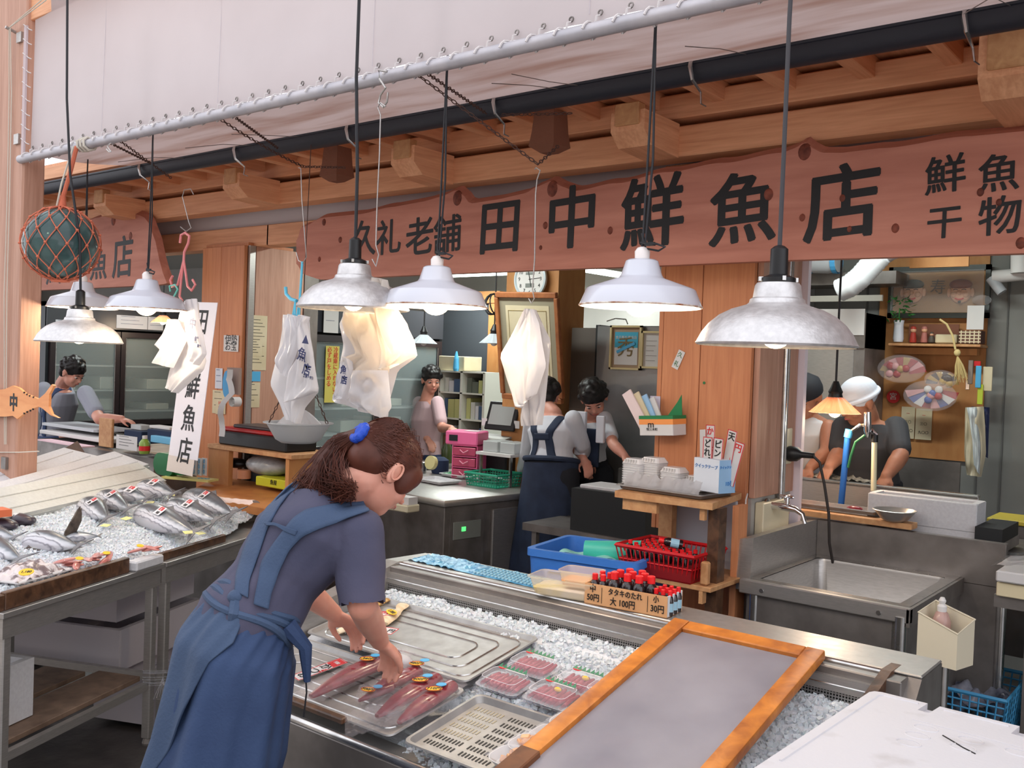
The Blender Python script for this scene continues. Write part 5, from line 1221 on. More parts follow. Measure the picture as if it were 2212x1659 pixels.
# straw tassel
ts = thing('straw_tassel', 'dried straw tassel hanging over the wall decorations', 'tassel', P(2070, 760, 'Y', 5.66))
st_m = mat('straw', (206, 184, 128), 0.8)
MB().tube([P(x, y, 'Y', 5.66) for x, y in ((2030, 690), (2045, 700), (2058, 725), (2064, 755))], 0.006, 6).build('twisted_cord', st_m, ts, smooth=True)
MB().ball(P(2068, 762, 'Y', 5.66), (0.018, 0.014, 0.02), 10, 8).build('knot', st_m, ts, smooth=True)
m = MB(); rr = random.Random(9)
for k in range(40):
    x = rr.uniform(-1, 1); a = P(2068, 768, 'Y', 5.66); b = P(2075 + x*15, 815 + rr.uniform(-6, 12), 'Y', 5.66 + rr.uniform(-0.02, 0.02)); m.tube([a, a.lerp(b, 0.5) + Vector((0.006*x, 0, 0)), b], 0.0018, 4)
o = m.build('straws', st_m, ts); o['kind'] = 'stuff'
# wrapped festive fans
def fan(cx, cy, rpx, lab, a0, a1, cols, Y=5.72):
    c_ = P(cx, cy, 'Y', Y); t = thing('wall_ornament', lab, 'ornament', T(*c_)); R = rpx / F_PX * 5.4
    for k in range(8):
        b0, b1 = a0 + (a1-a0)*k/8, a0 + (a1-a0)*(k+1)/8
        MB(Matrix(((1,0,0,c_.x),(0,0,-1,c_.y + 0.004*(k % 2)),(0,1,0,c_.z),(0,0,0,1)))).prism([(R*0.3*math.cos(b0), R*0.3*math.sin(b0)), (R*math.cos(b0), R*0.8*math.sin(b0)), (R*math.cos(b1), R*0.8*math.sin(b1)), (R*0.3*math.cos(b1), R*0.3*math.sin(b1))], 0.006).build('fold', cols[k % len(cols)], t)
    rr = random.Random(cx)
    for k in range(6): MB(T(c_.x + rr.uniform(-R*0.55, R*0.55), Y - 0.02, c_.z + R*0.25*math.sin((a0+a1)/2) + rr.uniform(-0.4, 0.4)*R*0.6)).ball((0,0,0), (0.022, 0.012, 0.022), 10, 6).build('bauble', cols[(k+1) % len(cols)], t, smooth=True)
    MB(T(c_.x, Y - 0.035, c_.z + R*0.3*math.sin((a0+a1)/2))).ball((0,0,0), (R*1.0, 0.02, R*0.6), 24, 10).build('film_wrap', wrapm, t, smooth='all')
fr_, fw_, fg_, fb2 = mat('fan_red', (160, 50, 50), 0.4), mat('fan_pink', (206, 150, 150), 0.4), mat('fan_gold', (170, 140, 80), 0.4), mat('fan_blue', (70, 90, 150), 0.4)
fan(1950, 812, 52, 'film wrapped red paper fan ornament at the left under the wall shelf', math.radians(15), math.radians(165), [fr_, fw_, fr_, fg_])
fan(2035, 830, 34, 'film wrapped dark round ornament under the straw tassel', math.radians(0), math.radians(180), [fg_, mat('fan_dark', (60, 50, 44), 0.4)])
fan(2013, 838, 56, 'film wrapped crescent ornament with blue and white flowers below the fan', math.radians(190), math.radians(350), [fw_, fb2, white_p, fr_])
# badge, papers, hung bags
p = P(1930, 857, 'Y', 5.86)
bd = thing('badge', 'round red badge with a white character on the kitchen wall', 'sign', T(*p)); MB(T(*p) @ RX(90)).lathe([(0.038, 0), (0.038, 0.004)], 28, cap0=True, cap1=True).build('disc', mat('badge_red', (196, 44, 44), 0.5), bd)
text('宮', 0.045, white_p, face_front(p.x, p.y - 0.005, p.z), bd)
for i, (px0, py0, px1, py1, l) in enumerate(((1948, 878, 1974, 948, 'cream price note hanging behind the shoulder of the man in the bandana'), (1979, 882, 2011, 951, 'right one of the two cream price notes on the plywood panel'))):
    q = wall_box(px0, py0, px1, py1, 5.865, 0.002); t = thing('price_note', l, 'note', T(q[0], 5.865, q[4])); MB().box(*q).build('paper', cream_p, t)
    for k, s in enumerate(('一', '三〇', '九〇〇')): text(s, 0.02, [ink_r, ink, ink][k], face_front((q[0]+q[1])/2, 5.864, q[5] - 0.04 - k*0.05), t)
hb = thing('tool_bundle', 'bundle of plastic sleeves and bags hanging beside the plywood panel', 'bags', P(2110, 900, 'Y', 5.6))
cols = [mat('sleeve_cream', (196, 186, 160), 0.4), mat('sleeve_navy', (40, 48, 84), 0.4), mat('sleeve_white', (196, 204, 206), 0.4)]
bag_sheet(hb, None, [(2085,880),(2084,920),(2083,980),(2088,1025)], [(2125,878),(2128,920),(2130,980),(2120,1030)], 5.62, cols[0], 31, 0.03)
bag_sheet(hb, None, [(2098,878),(2100,900),(2098,940)], [(2138,880),(2136,930),(2134,990)], 5.66, cols[1], 32, 0.03); bag_sheet(hb, None, [(2088,880),(2094,910),(2100,950),(2104,1000)], [(2110,880),(2112,910),(2118,960),(2116,1025)], 5.58, cols[2], 33, 0.02)
hb2 = thing('tool_bundle', 'coloured tools and a pale tag hanging at the right of the straw tassel', 'tools', P(2115, 820, 'Y', 5.7))
for k, (x0, y0, x1, y1, c_) in enumerate(((2092, 778, 2100, 830, steel_dk), (2108, 790, 2118, 838, ink_lb), (2112, 830, 2122, 874, mat('lime', (180, 196, 60), 0.5)), (2124, 792, 2142, 845, cream_p), (2086, 820, 2094, 842, steel_br), (2104, 780, 2118, 792, ink_r))):
    MB().box(*wall_box(x0, y0, x1, y1, 5.7 + 0.01*k, 0.008), bev=0.002).build('tool', c_, hb2)
# ================================================================ FISH TABLES (left)
O2 = Vector((-3.20, 1.41, 0)); FU = Vector((-0.394, 0.919, 0)).normalized(); FV = Vector((-0.919, -0.394, 0)).normalized()
TF = Matrix(((FU.x, FV.x, 0, O2.x), (FU.y, FV.y, 0, O2.y), (0, 0, 1, 0), (0, 0, 0, 1)))   # u along the front, v to the back, z up
def Pf(px, py, z): return TF.inverted() @ P(px, py, 'Z', z)
def fish_table(lab, u0, u1, vd=1.05):
    t = thing('fish_table', lab, 'table', TF @ T((u0+u1)/2, vd/2, 0))
    MB(TF).box(u0, u1, 0, vd, 0.725, 0.745, bev=0.002).build('top', steel, t)
    MB(TF).box(u0 + 0.01, u1 - 0.01, 0.01, 0.03, 0.655, 0.727).build('front_apron', steel, t)
    MB(TF).box(u0 + 0.01, u0 + 0.03, 0.03, vd, 0.655, 0.727).build('side_apron', steel_dk, t)
    for u in (u0 + 0.02, u1 - 0.055):
        for v in (0.015, vd - 0.05): MB(TF).box(u, u + 0.036, v, v + 0.036, 0.03, 0.70, bev=0.004).build('leg', steel, t); MB(TF @ T(u+0.018, v+0.018, 0)).lathe([(0.018, 0), (0.02, 0.01), (0.012, 0.04)], 12, cap0=True, cap1=True).build('foot', steel_dk, t)
    MB(TF).box(u0 + 0.04, u1 - 0.05, 0.02, 0.045, 0.235, 0.265).build('stretcher', steel, t); MB(TF).box(u0 + 0.025, u0 + 0.05, 0.04, vd - 0.04, 0.235, 0.265).build('stretcher', steel, t)
    return t
ta = fish_table('near stainless fish table with a slatted wooden lower shelf at the left', 0.0, 0.855)
tb = fish_table('far stainless fish table behind the stooping woman', 0.87, 1.95)
for k, (v0, v1) in enumerate(((0.06, 0.26), (0.30, 0.50), (0.56, 0.74), (0.8, 0.95))):
    one('shelf_board', ['broad wet wooden board nearest the front of the lower shelf', 'second wet wooden board of the lower shelf', 'third wet wooden board of the lower shelf', 'rearmost wooden board of the lower shelf'][k], 'board', MB(TF).box(-0.02 + 0.0*k, 0.80 - 0.03*k, v0, v1, 0.266, 0.286, bev=0.002), wood('shelf_timber', (128, 104, 86), (92, 72, 58), (3, 3, 3), 6))
# wooden rims
for lab, u0, u1, v0, v1, zz in (('wet dark wooden rim along the front of the near ice bed', 0.03, 0.66, 0.02, 0.045, 0.805), ('dark wooden rim along the front of the far ice bed', 0.87, 1.36, 0.03, 0.05, 0.78)):
    one('ice_rim', lab, 'rim', MB(TF).box(u0, u1, v0, v1, 0.745, zz, bev=0.003), wood_dk)
one('ice_rim', 'dark wooden rim at the left end of the near ice bed', 'rim', MB(TF).box(0.0, 0.028, 0.02, 1.0, 0.745, 0.80, bev=0.003), wood_dk)
q = Pf(380, 1210, 0.78)
one('foam_strip', 'short white foam bar filling the gap between the two wooden rims', 'foam', MB(TF).box(0.67, 0.845, -0.005, 0.05, 0.746, 0.785, bev=0.006), foam)
def fz(u, v): return 0.775 + 0.085 * min(1, v / 0.9)
def t_ice(a, b):
    u = 0.03 + a * 1.86; v = 0.045 + b * 0.93
    if u > 1.36: v = v + (u - 1.36) * 0.25 * (1 - b)
    z = fz(u, v) + 0.02 * noise.noise(Vector((u*5, v*5, 7))) + 0.008 * noise.noise(Vector((u*18, v*18, 3)))
    if v < 0.10: z = 0.77
    p = TF @ Vector((u, v, z)); return p
def inr(p): return True
ice_heap('crushed_ice', lambda a, b: tuple(t_ice(a, b)), None, 14000, 0.0055, 'white bed of crushed ice heaped on the two fish tables', seed=11, nu=110, nv=60)
# whole bonito
def fish_mat():
    m = bpy.data.materials.new('bonito_skin'); m.use_nodes = True; nt = m.node_tree; N = nt.nodes; L = nt.links; b = N['Principled BSDF']
    tc = N.new('ShaderNodeTexCoord'); sp = N.new('ShaderNodeSeparateXYZ'); L.new(tc.outputs['Object'], sp.inputs[0])
    nz = N.new('ShaderNodeTexNoise'); nz.inputs['Scale'].default_value = 30; L.new(tc.outputs['Object'], nz.inputs['Vector'])
    ma = N.new('ShaderNodeMath'); ma.operation = 'MULTIPLY_ADD'; ma.inputs[1].default_value = 0.02; L.new(nz.outputs['Fac'], ma.inputs[0]); L.new(sp.outputs['Y'], ma.inputs[2])
    mr = N.new('ShaderNodeMapRange'); mr.inputs['From Min'].default_value = -0.06; mr.inputs['From Max'].default_value = 0.08; L.new(ma.outputs[0], mr.inputs[0])
    cr = N.new('ShaderNodeValToRGB'); e = cr.color_ramp.elements
    e[0].position = 0.0; e[0].color = lin((196, 196, 202)); e[1].position = 1.0; e[1].color = lin((26, 32, 40))
    for pos, c_ in ((0.18, (196, 194, 200)), (0.21, (110, 108, 118)), (0.24, (206, 204, 210)), (0.30, (200, 200, 206)), (0.33, (112, 112, 122)), (0.36, (210, 210, 214)), (0.44, (176, 180, 186)), (0.50, (84, 96, 106)), (0.58, (44, 54, 66))):
        q = e.new(pos); q.color = lin(c_)
    L.new(mr.outputs[0], cr.inputs[0]); L.new(cr.outputs[0], b.inputs['Base Color']); b.inputs['Roughness'].default_value = 0.3; b.inputs['Metallic'].default_value = 0.2; b.inputs['Specular IOR Level'].default_value = 0.3
    return m
fish_m = fish_mat(); fin_m = mat('fin_grey', (92, 92, 96), 0.4)
def whole_fish(lab, head, tail, z, w, lean=40, L_=None, sticker=True, price='900', wrap=True):
    """head and tail pixels; local x towards the tail, y to the back, z out of the body"""
    a, b = P(head[0], head[1], 'Z', z), P(tail[0], tail[1], 'Z', z); Lg = (b - a).length
    d = (b - a).normalized(); side = Vector((0, 0, 1)).cross(d)
    if side.dot(Vector((0, 1, 0))) < 0: side = -side      # the dark back points away from the street
    up = d.cross(side)
    M = frame(a, d, side) 
    if M.col[2].z < 0: M = M @ Matrix.Diagonal((1, 1, -1, 1))
    M = M @ RX(lean if M.col[2].z > 0 else -lean)
    t = thing('bonito', lab, 'fish', M, 'whole wrapped fish on the ice')
    def prof(k): return (max(0.02, math.sin(PI * min(1, (k ** 0.62) * 0.985)))) ** 0.8
    rings = []
    for s in range(19):
        k = s / 18; pr = prof(k); 
        if k > 0.9: pr = max(pr, 0.10)
        rings.append([(Lg*k, w/2*pr*math.cos(q), w*0.34*pr*math.sin(q)) for q in [2*PI*j/16 for j in range(16)]])
    MB(M).loft(rings).build('body', fish_m, t, smooth=True)
    MB(M).prism([(Lg*0.96, 0.0), (Lg*1.12, w*0.5), (Lg*1.06, 0.0), (Lg*1.12, -w*0.5)], 0.003).build('tail_fin', fin_m, t)
    MB(M).prism([(Lg*0.3, w*0.42), (Lg*0.38, w*0.66), (Lg*0.5, w*0.44)], 0.003, M=T(0, 0, -0.002)).build('back_fin', fin_m, t)
    MB(M).prism([(Lg*0.27, -0.004), (Lg*0.40, -0.016), (Lg*0.28, 0.006)], 0.002, M=T(0, 0, w*0.33)).build('side_fin', fin_m, t)
    MB(M).ball((Lg*0.085, w*0.06, w*0.19), (0.007, 0.007, 0.004), 10, 6).build('eye', ink, t)
    MB(M).tube([(Lg*0.22, w*0.38, w*0.12), (Lg*0.245, w*0.1, w*0.31), (Lg*0.235, -w*0.15, w*0.30), (Lg*0.2, -w*0.36, w*0.12)], 0.0012, 4).build('gill_line', fin_m, t)
    if sticker:
        Q = M @ T(Lg*0.5, w*0.08, w*0.345)
        Q = Q @ Matrix.Scale(1.35, 4); MB(Q).box(-0.026, 0.026, -0.018, 0.018, 0, 0.001).build('price_label', mat('clear_label', (226, 224, 228), 0.3), t)
        text('鮮魚', 0.017, ink_r, Q @ T(0, 0.008, 0.0015), t, 'lettering', 0.0002, 0.0006); text(price, 0.016, ink, Q @ T(0.002, -0.010, 0.0015), t, 'lettering', 0.0002, 0.0004)
    if wrap:
        def fw(u, v):
            k = u*1.3 - 0.1; kk = min(max(k, 0.02), 0.98); pr = max(prof(kk), 0.25); an = 2*PI*v
            n_ = noise.noise(Vector((u*14, an*1.8, Lg*50)))*0.006
            return (Lg*k, (w/2*pr + 0.006 + n_)*math.cos(an), (w*0.34*pr + 0.005 + n_)*math.sin(an))
        MB(M).grid(fw, 36, 16).build('cling_wrap', mat('thin_cling_film', (235, 230, 232), 0.1, alpha=0.09, spec=0.6), t, smooth='all')
    return t
whole_fish('largest striped bonito at the centre of the ice with a red and black price', (298, 1103), (415, 1148), 0.86, 0.135, 35, price='900')
whole_fish('bonito behind the largest one with its label upright', (365, 1088), (462, 1122), 0.87, 0.115, 35, price='800')
whole_fish('bonito at the right end of the ice by the pink cloth', (402, 1068), (498, 1108), 0.88, 0.13, 35, price='1,000')
whole_fish('bonito half sunk in ice behind the oyster shell', (180, 1085), (230, 1118), 0.87, 0.12, 30, price='700')
whole_fish('short bonito in the second row with a crooked label', (216, 1068), (275, 1098), 0.88, 0.11, 30, price='750')
whole_fish('small fish at the back row by the foam boxes', (255, 1064), (315, 1076), 0.89, 0.09, 30, price='500')
whole_fish('bonito at the rear right with a bent price label', (300, 1050), (372, 1066), 0.90, 0.12, 30, price='880')
whole_fish('silver blue mackerel in front of the foam boxes, under the oyster', (55, 1165), (165, 1180), 0.84, 0.12, 20, sticker=False)
whole_fish('dark fish tail sticking out right of the oyster shells', (140, 1160), (212, 1158), 0.84, 0.06, 10, sticker=False, wrap=False)
whole_fish('shadowy wrapped fish at the left edge of the ice', (-60, 1170), (40, 1205), 0.83, 0.12, 20, sticker=False)
whole_fish('fish at the left edge in front of the black packs', (-60, 1150), (30, 1160), 0.85, 0.10, 20, sticker=False)
# oysters
shell_m = mat('oyster_shell', (60, 50, 48), 0.7, 0, (110, 96, 84), 18, bump=1.0, bscale=30); pearl = mat('oyster_inside', (230, 232, 222), 0.3, 0, (206, 206, 196), 12); meat = mat('oyster_meat', (186, 160, 120), 0.3)
def oyster(lab, p, M, a, b, opened=True):
    Q = T(*p) @ M; t = thing('oyster', lab, 'oyster', Q, 'open oyster shells')
    def er(sc, z, jag=0.0): return [(a*sc*math.cos(q)*(1+jag*noise.noise(Vector((q*5, z*40, a*9)))), b*sc*math.sin(q)*(1+jag*noise.noise(Vector((q*5, 3, z*40)))), z + jag*0.02*noise.noise(Vector((q*7, 1, 2)))) for q in [2*PI*j/30 for j in range(30)]]
    MB(Q).loft([er(0.35, -0.028), er(0.8, -0.020, 0.3), er(1.12, -0.006, 0.45), er(1.0, 0.0, 0.35), er(0.92, 0.0)]).build('shell', shell_m, t)
    MB(Q).loft([er(0.90, 0.001), er(0.82, 0.001), er(0.6, -0.004)]).build('pearl_inside', pearl, t, smooth=True)
    if opened: MB(Q).ball((0.01, 0, 0.002), (a*0.5, b*0.5, 0.008), 16, 8).build('meat', meat, t, smooth=True)
oyster('upright pearly oyster half standing in the ice', P(152, 1138, 'Z', 0.88), RZ(-50) @ RX(62) @ RZ(75), 0.085, 0.035, False)
oyster('open oyster with beige meat lying before the upright shell', P(112, 1178, 'Z', 0.83), RZ(66) @ RX(14), 0.085, 0.042, True)
# packs at the front of the near table
pk_ = thing('shellfish_pack', 'wrapped shellfish tray with an orange price sticker at the left front corner', 'food pack', P(60, 1240, 'Z', 0.80))
p = P(60, 1240, 'Z', 0.80); Q = T(*p) @ RZ(112)
MB(Q).grid(lambda u, v: ((u-0.5)*0.26, (v-0.5)*0.17, 0.045*math.sin(PI*u)*math.sin(PI*v) + 0.018*noise.noise(Vector((u*8, v*7, 4)))), 40, 30).build('shellfish', mat('mottled_shellfish', (96, 70, 70), 0.3, 0, (220, 208, 206), 26, contrast=(0.46, 0.54)), pk_, smooth='all')
MB(Q).grid(lambda u, v: ((u-0.5)*0.28, (v-0.5)*0.19, 0.052*math.sin(PI*u)**0.7*math.sin(PI*v)**0.7 + 0.01*noise.noise(Vector((u*14, v*12, 6)))), 40, 30).build('film', wrapm, pk_, smooth='all')
MB(Q).box(-0.13, 0.13, -0.085, 0.085, -0.004, 0.004, bev=0.003).build('foam_tray', white_p, pk_)
Q2 = T(*P(57, 1236, 'Z', 0.862)) @ RZ(30) @ RX(25); MB(Q2).lathe([(0.026, 0), (0.026, 0.0015)], 20, cap0=True, cap1=True, sy=0.75).build('price_sticker', yellow_p, pk_); text('1,180', 0.016, ink, Q2 @ T(0, 0, 0.002) @ RZ(10), pk_, 'price_text', 0.0002, 0.0004)
squid = mat('pink_squid', (206, 140, 130), 0.3, 0, (186, 108, 100), 14, coat=0.3)
for i, (px, py, l) in enumerate(((170, 1222, 'pink fish pieces with a yellow sticker on the front of the ice'), (228, 1210, 'pink fish pieces just behind the right end of the near rim'), (300, 1194, 'small wrapped pink pack with an orange sticker by the foam bar'))):
    t = thing('fish_pieces', l, 'fish', P(px, py, 'Z', 0.80), 'pink pieces at the front of the ice'); Q = T(*P(px, py, 'Z', 0.80)) @ RZ(110)
    rr = random.Random(i + 3)
    for k in range(6 if i < 2 else 3):
        M2 = T(rr.uniform(-0.05, 0.05), rr.uniform(-0.03, 0.03), 0.008 + 0.006*k*0.6) @ Euler((rr.uniform(-.3,.3), rr.uniform(-.3,.3), rr.random()*3)).to_matrix().to_4x4()
        MB(Q).ball((0, 0, 0), (0.045, 0.014, 0.007), 12, 6, M=M2).build('piece', squid, t, smooth=True)
    MB(Q).quad([(-0.07, -0.045, 0.03), (0.07, -0.045, 0.03), (0.07, 0.045, 0.034), (-0.07, 0.045, 0.034)]).build('film', wrapm, t)
    MB(Q @ T(-0.03, -0.03, 0.036) @ RX(20)).lathe([(0.017, 0), (0.017, 0.0015)], 18, cap0=True, cap1=True, sy=0.7).build('price_sticker', yellow_p, t)
# yellow tags on the ice
for i, (px, py, w_) in enumerate(((273, 1120, 0.05), (228, 1135, 0.04), (325, 1085, 0.035), (370, 1070, 0.035), (408, 1150, 0.045), (433, 1152, 0.04))):
    p = P(px, py, 'Z', 0.86 + 0.01*(py < 1100)); Q = T(*p) @ RZ(20*i) @ RX(12)
    t = thing('price_tag', ['blank yellow tag in the middle of the ice', 'crumpled yellow tag left of the largest bonito', 'small yellow tag between the rear fish', 'small yellow tag at the rear right', 'yellow tag under the tail of the largest bonito', 'yellow tag right of the largest bonito\'s tail'][i], 'tag', Q, 'yellow tags on the ice')
    MB(Q).box(-w_/2, w_/2, -w_/3, w_/3, 0, 0.0012).build('tag', mat('tag_yellow', (226, 220, 140), 0.6), t); MB(Q).box(-w_/5, w_/5, -0.002, 0.002, 0.0012, 0.0016).build('ink_mark', cream_p, t)
# black packs at the left edge
for i, (px, py, l) in enumerate(((-5, 1132, 'black oval pack cut by the left picture edge'), (35, 1122, 'dark oval pack with a white label at the left of the ice'))):
    p = P(px, py, 'Z', 0.86); t = thing('dark_pack', l, 'food pack', T(*p)); Q = T(*p) @ RZ(20)
    MB(Q).ball((0, 0, 0.0), (0.10, 0.055, 0.028), 20, 12).build('pack', mat('dark_purple', (58, 50, 60), 0.3), t, smooth=True); MB(Q @ T(0.0, -0.02, 0.024) @ RX(20)).box(-0.022, 0.022, -0.014, 0.014, 0, 0.002).build('label', white_p, t)
# foam boxes leaning on the back edge of the table
def foam_box_at(lab, c4, depth, m=foam, rim=True):
    """c4: four world corners of the lid face: near-left, far-right-top ... ordered around; depth along the inner normal"""
    a, b, c_, d = [Vector(q) for q in c4]
    n = (b - a).cross(d - a).normalized(); n = n if n.z > 0 else -n
    lo = [q - n*depth for q in (a, b, c_, d)]
    t = thing('foam_box', lab, 'box', T(*((a+b+c_+d)/4 - n*depth)))
    MB().hexa([tuple(q) for q in lo] + [tuple(q) for q in (a, b, c_, d)]).build('box_body', m, t)
    if rim:
        def inset(k, h): 
            g = (a+b+c_+d)/4; return [q + (g-q)*k + n*h for q in (a, b, c_, d)]
        o1, o2 = inset(0.02, 0.0), inset(0.02, 0.018); MB().hexa([tuple(q) for q in o1] + [tuple(q) for q in o2]).build('lid', m, t)
        for k in range(2):
            f = 0.25 + 0.45*k; i = inset(0.05, 0.019)
            MB().tube([i[0].lerp(i[3], f), i[1].lerp(i[2], f)], 0.004, 5).build('lid_ridge', m, t)
    return t
bz = 0.86
b1a, b1b = P(-60, 1142, 'Z', bz), P(365, 1042, 'Z', bz)
dirx_ = (b1b - b1a).normalized(); back = Vector((-dirx_.y, dirx_.x, 0)); back = back if back.x < 0 else -back
L1 = (b1b - b1a).length
def fbox(lab, along0, along1, v0, v1, z0, z1, dl=0.0, m=foam):
    q0, q1 = b1a + dirx_*along0, b1a + dirx_*along1
    lo0, lo1 = q0 + back*v0, q1 + back*v0; hi0, hi1 = q0 + back*v1, q1 + back*v1
    A_ = [lo0 + Vector((0,0,z0-bz-dl)), lo1 + Vector((0,0,z0-bz)), hi1 + Vector((0,0,z1-bz)), hi0 + Vector((0,0,z1-bz-dl))]
    return foam_box_at(lab, A_, 0.09, m)
fbox('front white foam fish box leaning against the others behind the ice', 0.0, L1*0.96, -0.02, 0.16, 0.865, 0.96, 0.0, m=foam_c)
fbox('middle white foam box of the three leaning behind the ice', -0.3, L1*1.0, 0.12, 0.34, 0.945, 1.01, 0.12)
fbox('rear white foam box lying on the other two, lid ridges showing', -0.6, L1*0.93, 0.33, 0.58, 0.985, 1.03, 0.24)
a_, b_ = P(-20, 1175-40, 'Z', 0.95), P(0, 0, 'Z', 0.9)
bb = [P(-60, 1085, 'Y', 2.05), P(166, 953, 'Y', 3.3), P(186, 985, 'Y', 3.28), P(-60, 1125, 'Y', 2.0)]
o_ = MB(); n_ = Vector((-0.02, 0.015, 0.0)); o_.hexa([tuple(Vector(q) + n_) for q in bb] + [tuple(q) for q in bb])
one('brown_board', 'wet dark brown board leaning behind the foam boxes', 'board', o_, wood('brown_board', (112, 76, 58), (84, 54, 42), (3, 3, 3), 5))
one('orange_pack', 'small orange and green pack at the left edge of the picture before the foam boxes', 'food pack', MB(T(*P(3, 1115, 'Z', 0.9))).box(-0.06, 0.03, -0.03, 0.03, 0, 0.03), mat('orange_pack', (214, 110, 70), 0.4))
# underneath: foam boxes
def gbox(lab, u0, u1, v0, v1, z0, z1, m=foam, opened=True):
    t = thing('foam_box', lab, 'box', TF @ T((u0+u1)/2, (v0+v1)/2, z0)); e = 0.025
    MB(TF).box(u0, u1, v0, v1, z0, z0 + 0.02).box(u0, u1, v0, v0 + e, z0 + 0.02, z1).box(u0, u1, v1 - e, v1, z0 + 0.02, z1).box(u0, u0 + e, v0 + e, v1 - e, z0 + 0.02, z1).box(u1 - e, u1, v0 + e, v1 - e, z0 + 0.02, z1).build('box_shell', m, t)
    return t
gbox('open white foam box on the lower shelf of the near fish table', -0.12, 0.30, 0.14, 0.70, 0.29, 0.50)
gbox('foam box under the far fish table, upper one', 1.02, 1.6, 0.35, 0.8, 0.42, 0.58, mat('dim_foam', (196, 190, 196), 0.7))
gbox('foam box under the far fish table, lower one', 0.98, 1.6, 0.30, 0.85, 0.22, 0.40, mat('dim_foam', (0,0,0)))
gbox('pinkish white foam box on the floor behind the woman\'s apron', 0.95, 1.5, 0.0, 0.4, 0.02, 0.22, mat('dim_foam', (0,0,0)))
tw = thing('plastic_rope', 'shredded clear plastic rope tied round the touching table legs', 'rope', TF @ T(0.86, 0.0, 0.3))
rr = random.Random(4)
for k in range(10):
    z = 0.30 + rr.uniform(-0.05, 0.02); MB(TF).tube([(0.80, 0.0, z), (0.86, -0.03 - 0.01*rr.random(), z - 0.01), (0.93, 0.0, z + 0.01), (0.95, 0.03, z), (0.86, 0.07, z), (0.79, 0.04, z)], 0.0022, 5, closed=True).build('strand', clearp, tw, smooth=True)
for k in range(5): MB(TF).tube([(0.84, -0.02, 0.28), (0.83 - 0.02*k, -0.04, 0.22), (0.85, -0.05, 0.15 + 0.01*k), (0.88 + 0.01*k, -0.04, 0.22), (0.87, -0.02, 0.28)], 0.0018, 5).build('strand', clearp, tw, smooth=True)
# the far cutting board, cloth and a steel tray
cbM = TF @ T(2.3, 0.55, 0.80)
a, b, c_, d = P(400, 1065, 'Z', 0.84), P(600, 1105, 'Z', 0.84), P(700, 1060, 'Z', 0.86), P(470, 1030, 'Z', 0.86)
one('cutting_board', 'big worn orange wooden cutting board behind the fish ice', 'board', MB().hexa([tuple(q - Vector((0,0,0.04))) for q in (a, b, c_, d)] + [tuple(q) for q in (a, b, c_, d)]), wood('board_wood', (204, 138, 76), (176, 108, 56), (2, 2, 2), 5, rough=0.5))
one('board_stand', 'dark low stand under the orange cutting board', 'stand', MB().box(-4.85, -4.15, 3.05, 3.5, 0.0, 0.80), steel_dk)
m = MB(T(*P(500, 1093, 'Z', 0.86)) @ RZ(20)); m.grid(lambda u, v: ((u-0.5)*0.26 + 0.01*math.sin(v*9), (v-0.5)*0.07*(1+0.3*math.sin(u*7)), 0.02 + 0.018*math.sin(PI*v) + 0.006*noise.noise(Vector((u*9, v*5, 1)))), 30, 12)
one('pink_cloth', 'rolled damp pinkish cloth on the corner of the cutting board', 'cloth', m, mat('pink_cloth', (230, 206, 196), 0.9, bump=0.5, bscale=90), 'all')
# ================================================================ SHOP INTERIOR
def cooler(lab, X, Y0, Y1, Ym, H=2.02):
    """glass door display refrigerator facing +X"""
    t = thing('display_refrigerator', lab, 'refrigerator', T(X - 0.3, (Y0+Y1)/2, 0))
    dk = mat('cooler_frame', (46, 38, 40), 0.4)
    MB().box(X - 0.62, X - 0.58, Y0, Y1, 0.08, H).box(X - 0.62, X, Y0, Y0 + 0.03, 0.08, H).box(X - 0.62, X, Y1 - 0.03, Y1, 0.08, H).box(X - 0.62, X, Y0, Y1, H - 0.04, H).box(X - 0.62, X, Y0, Y1, 0.05, 0.12).build('cabinet', mat('cooler_case', (38, 42, 46), 0.4, 0.3), t)
    MB().box(X - 0.02, X + 0.01, Y0, Y1, 1.80, H).build('header', mat('cooler_header', (60, 62, 68), 0.35), t)
    for k in range(2):
        a = Y0 + 0.03 + (Y1 - Y0 - 0.04) * k / 2 if k == 0 else Ym + 0.005; b = Ym - 0.005 if k == 0 else Y1 - 0.03
        for z0, z1 in ((0.90, 1.78), (0.14, 0.87)):
            f = MB(); 
            for q in ((a, a+0.045, z0, z1), (b-0.045, b, z0, z1), (a+0.045, b-0.045, z0, z0+0.05), (a+0.045, b-0.045, z1-0.05, z1)): f.box(X, X + 0.03, *q)
            d = f.build('door', dk, t)
            MB().box(X + 0.010, X + 0.016, a + 0.045, b - 0.045, z0 + 0.05, z1 - 0.05).build('pane', mat('cooler_glass', (206, 220, 220), 0.06, alpha=0.18, spec=1.0), d)
            MB().tube([(X + 0.031, a+0.05, z0+0.055), (X + 0.031, b-0.05, z0+0.055), (X + 0.031, b-0.05, z1-0.055), (X + 0.031, a+0.05, z1-0.055)], 0.003, 4, closed=True).build('chrome_strip', steel_br, d)
    for z in (0.5, 0.72, 1.02, 1.22, 1.45): MB().box(X - 0.56, X - 0.05, Y0 + 0.03, Y1 - 0.03, z, z + 0.012).build('shelf', mat('wire_shelf', (150, 158, 156), 0.5), t)
    rr = random.Random(int(Y0*10))
    for z in (1.035, 1.235):
        for k in range(3):
            y = Y0 + 0.1 + k*0.36*(Y1-Y0)/1.3; MB().box(X - 0.45, X - 0.12, y, y + 0.24, z, z + rr.uniform(0.06, 0.12), bev=0.006).build('stored_tray', mat('cold_tray', (166, 172, 160), 0.6), t)
    return t
cooler('two door glass display refrigerator in the middle with a yellow warning strip', -5.5, 4.45, 5.95, 5.22)
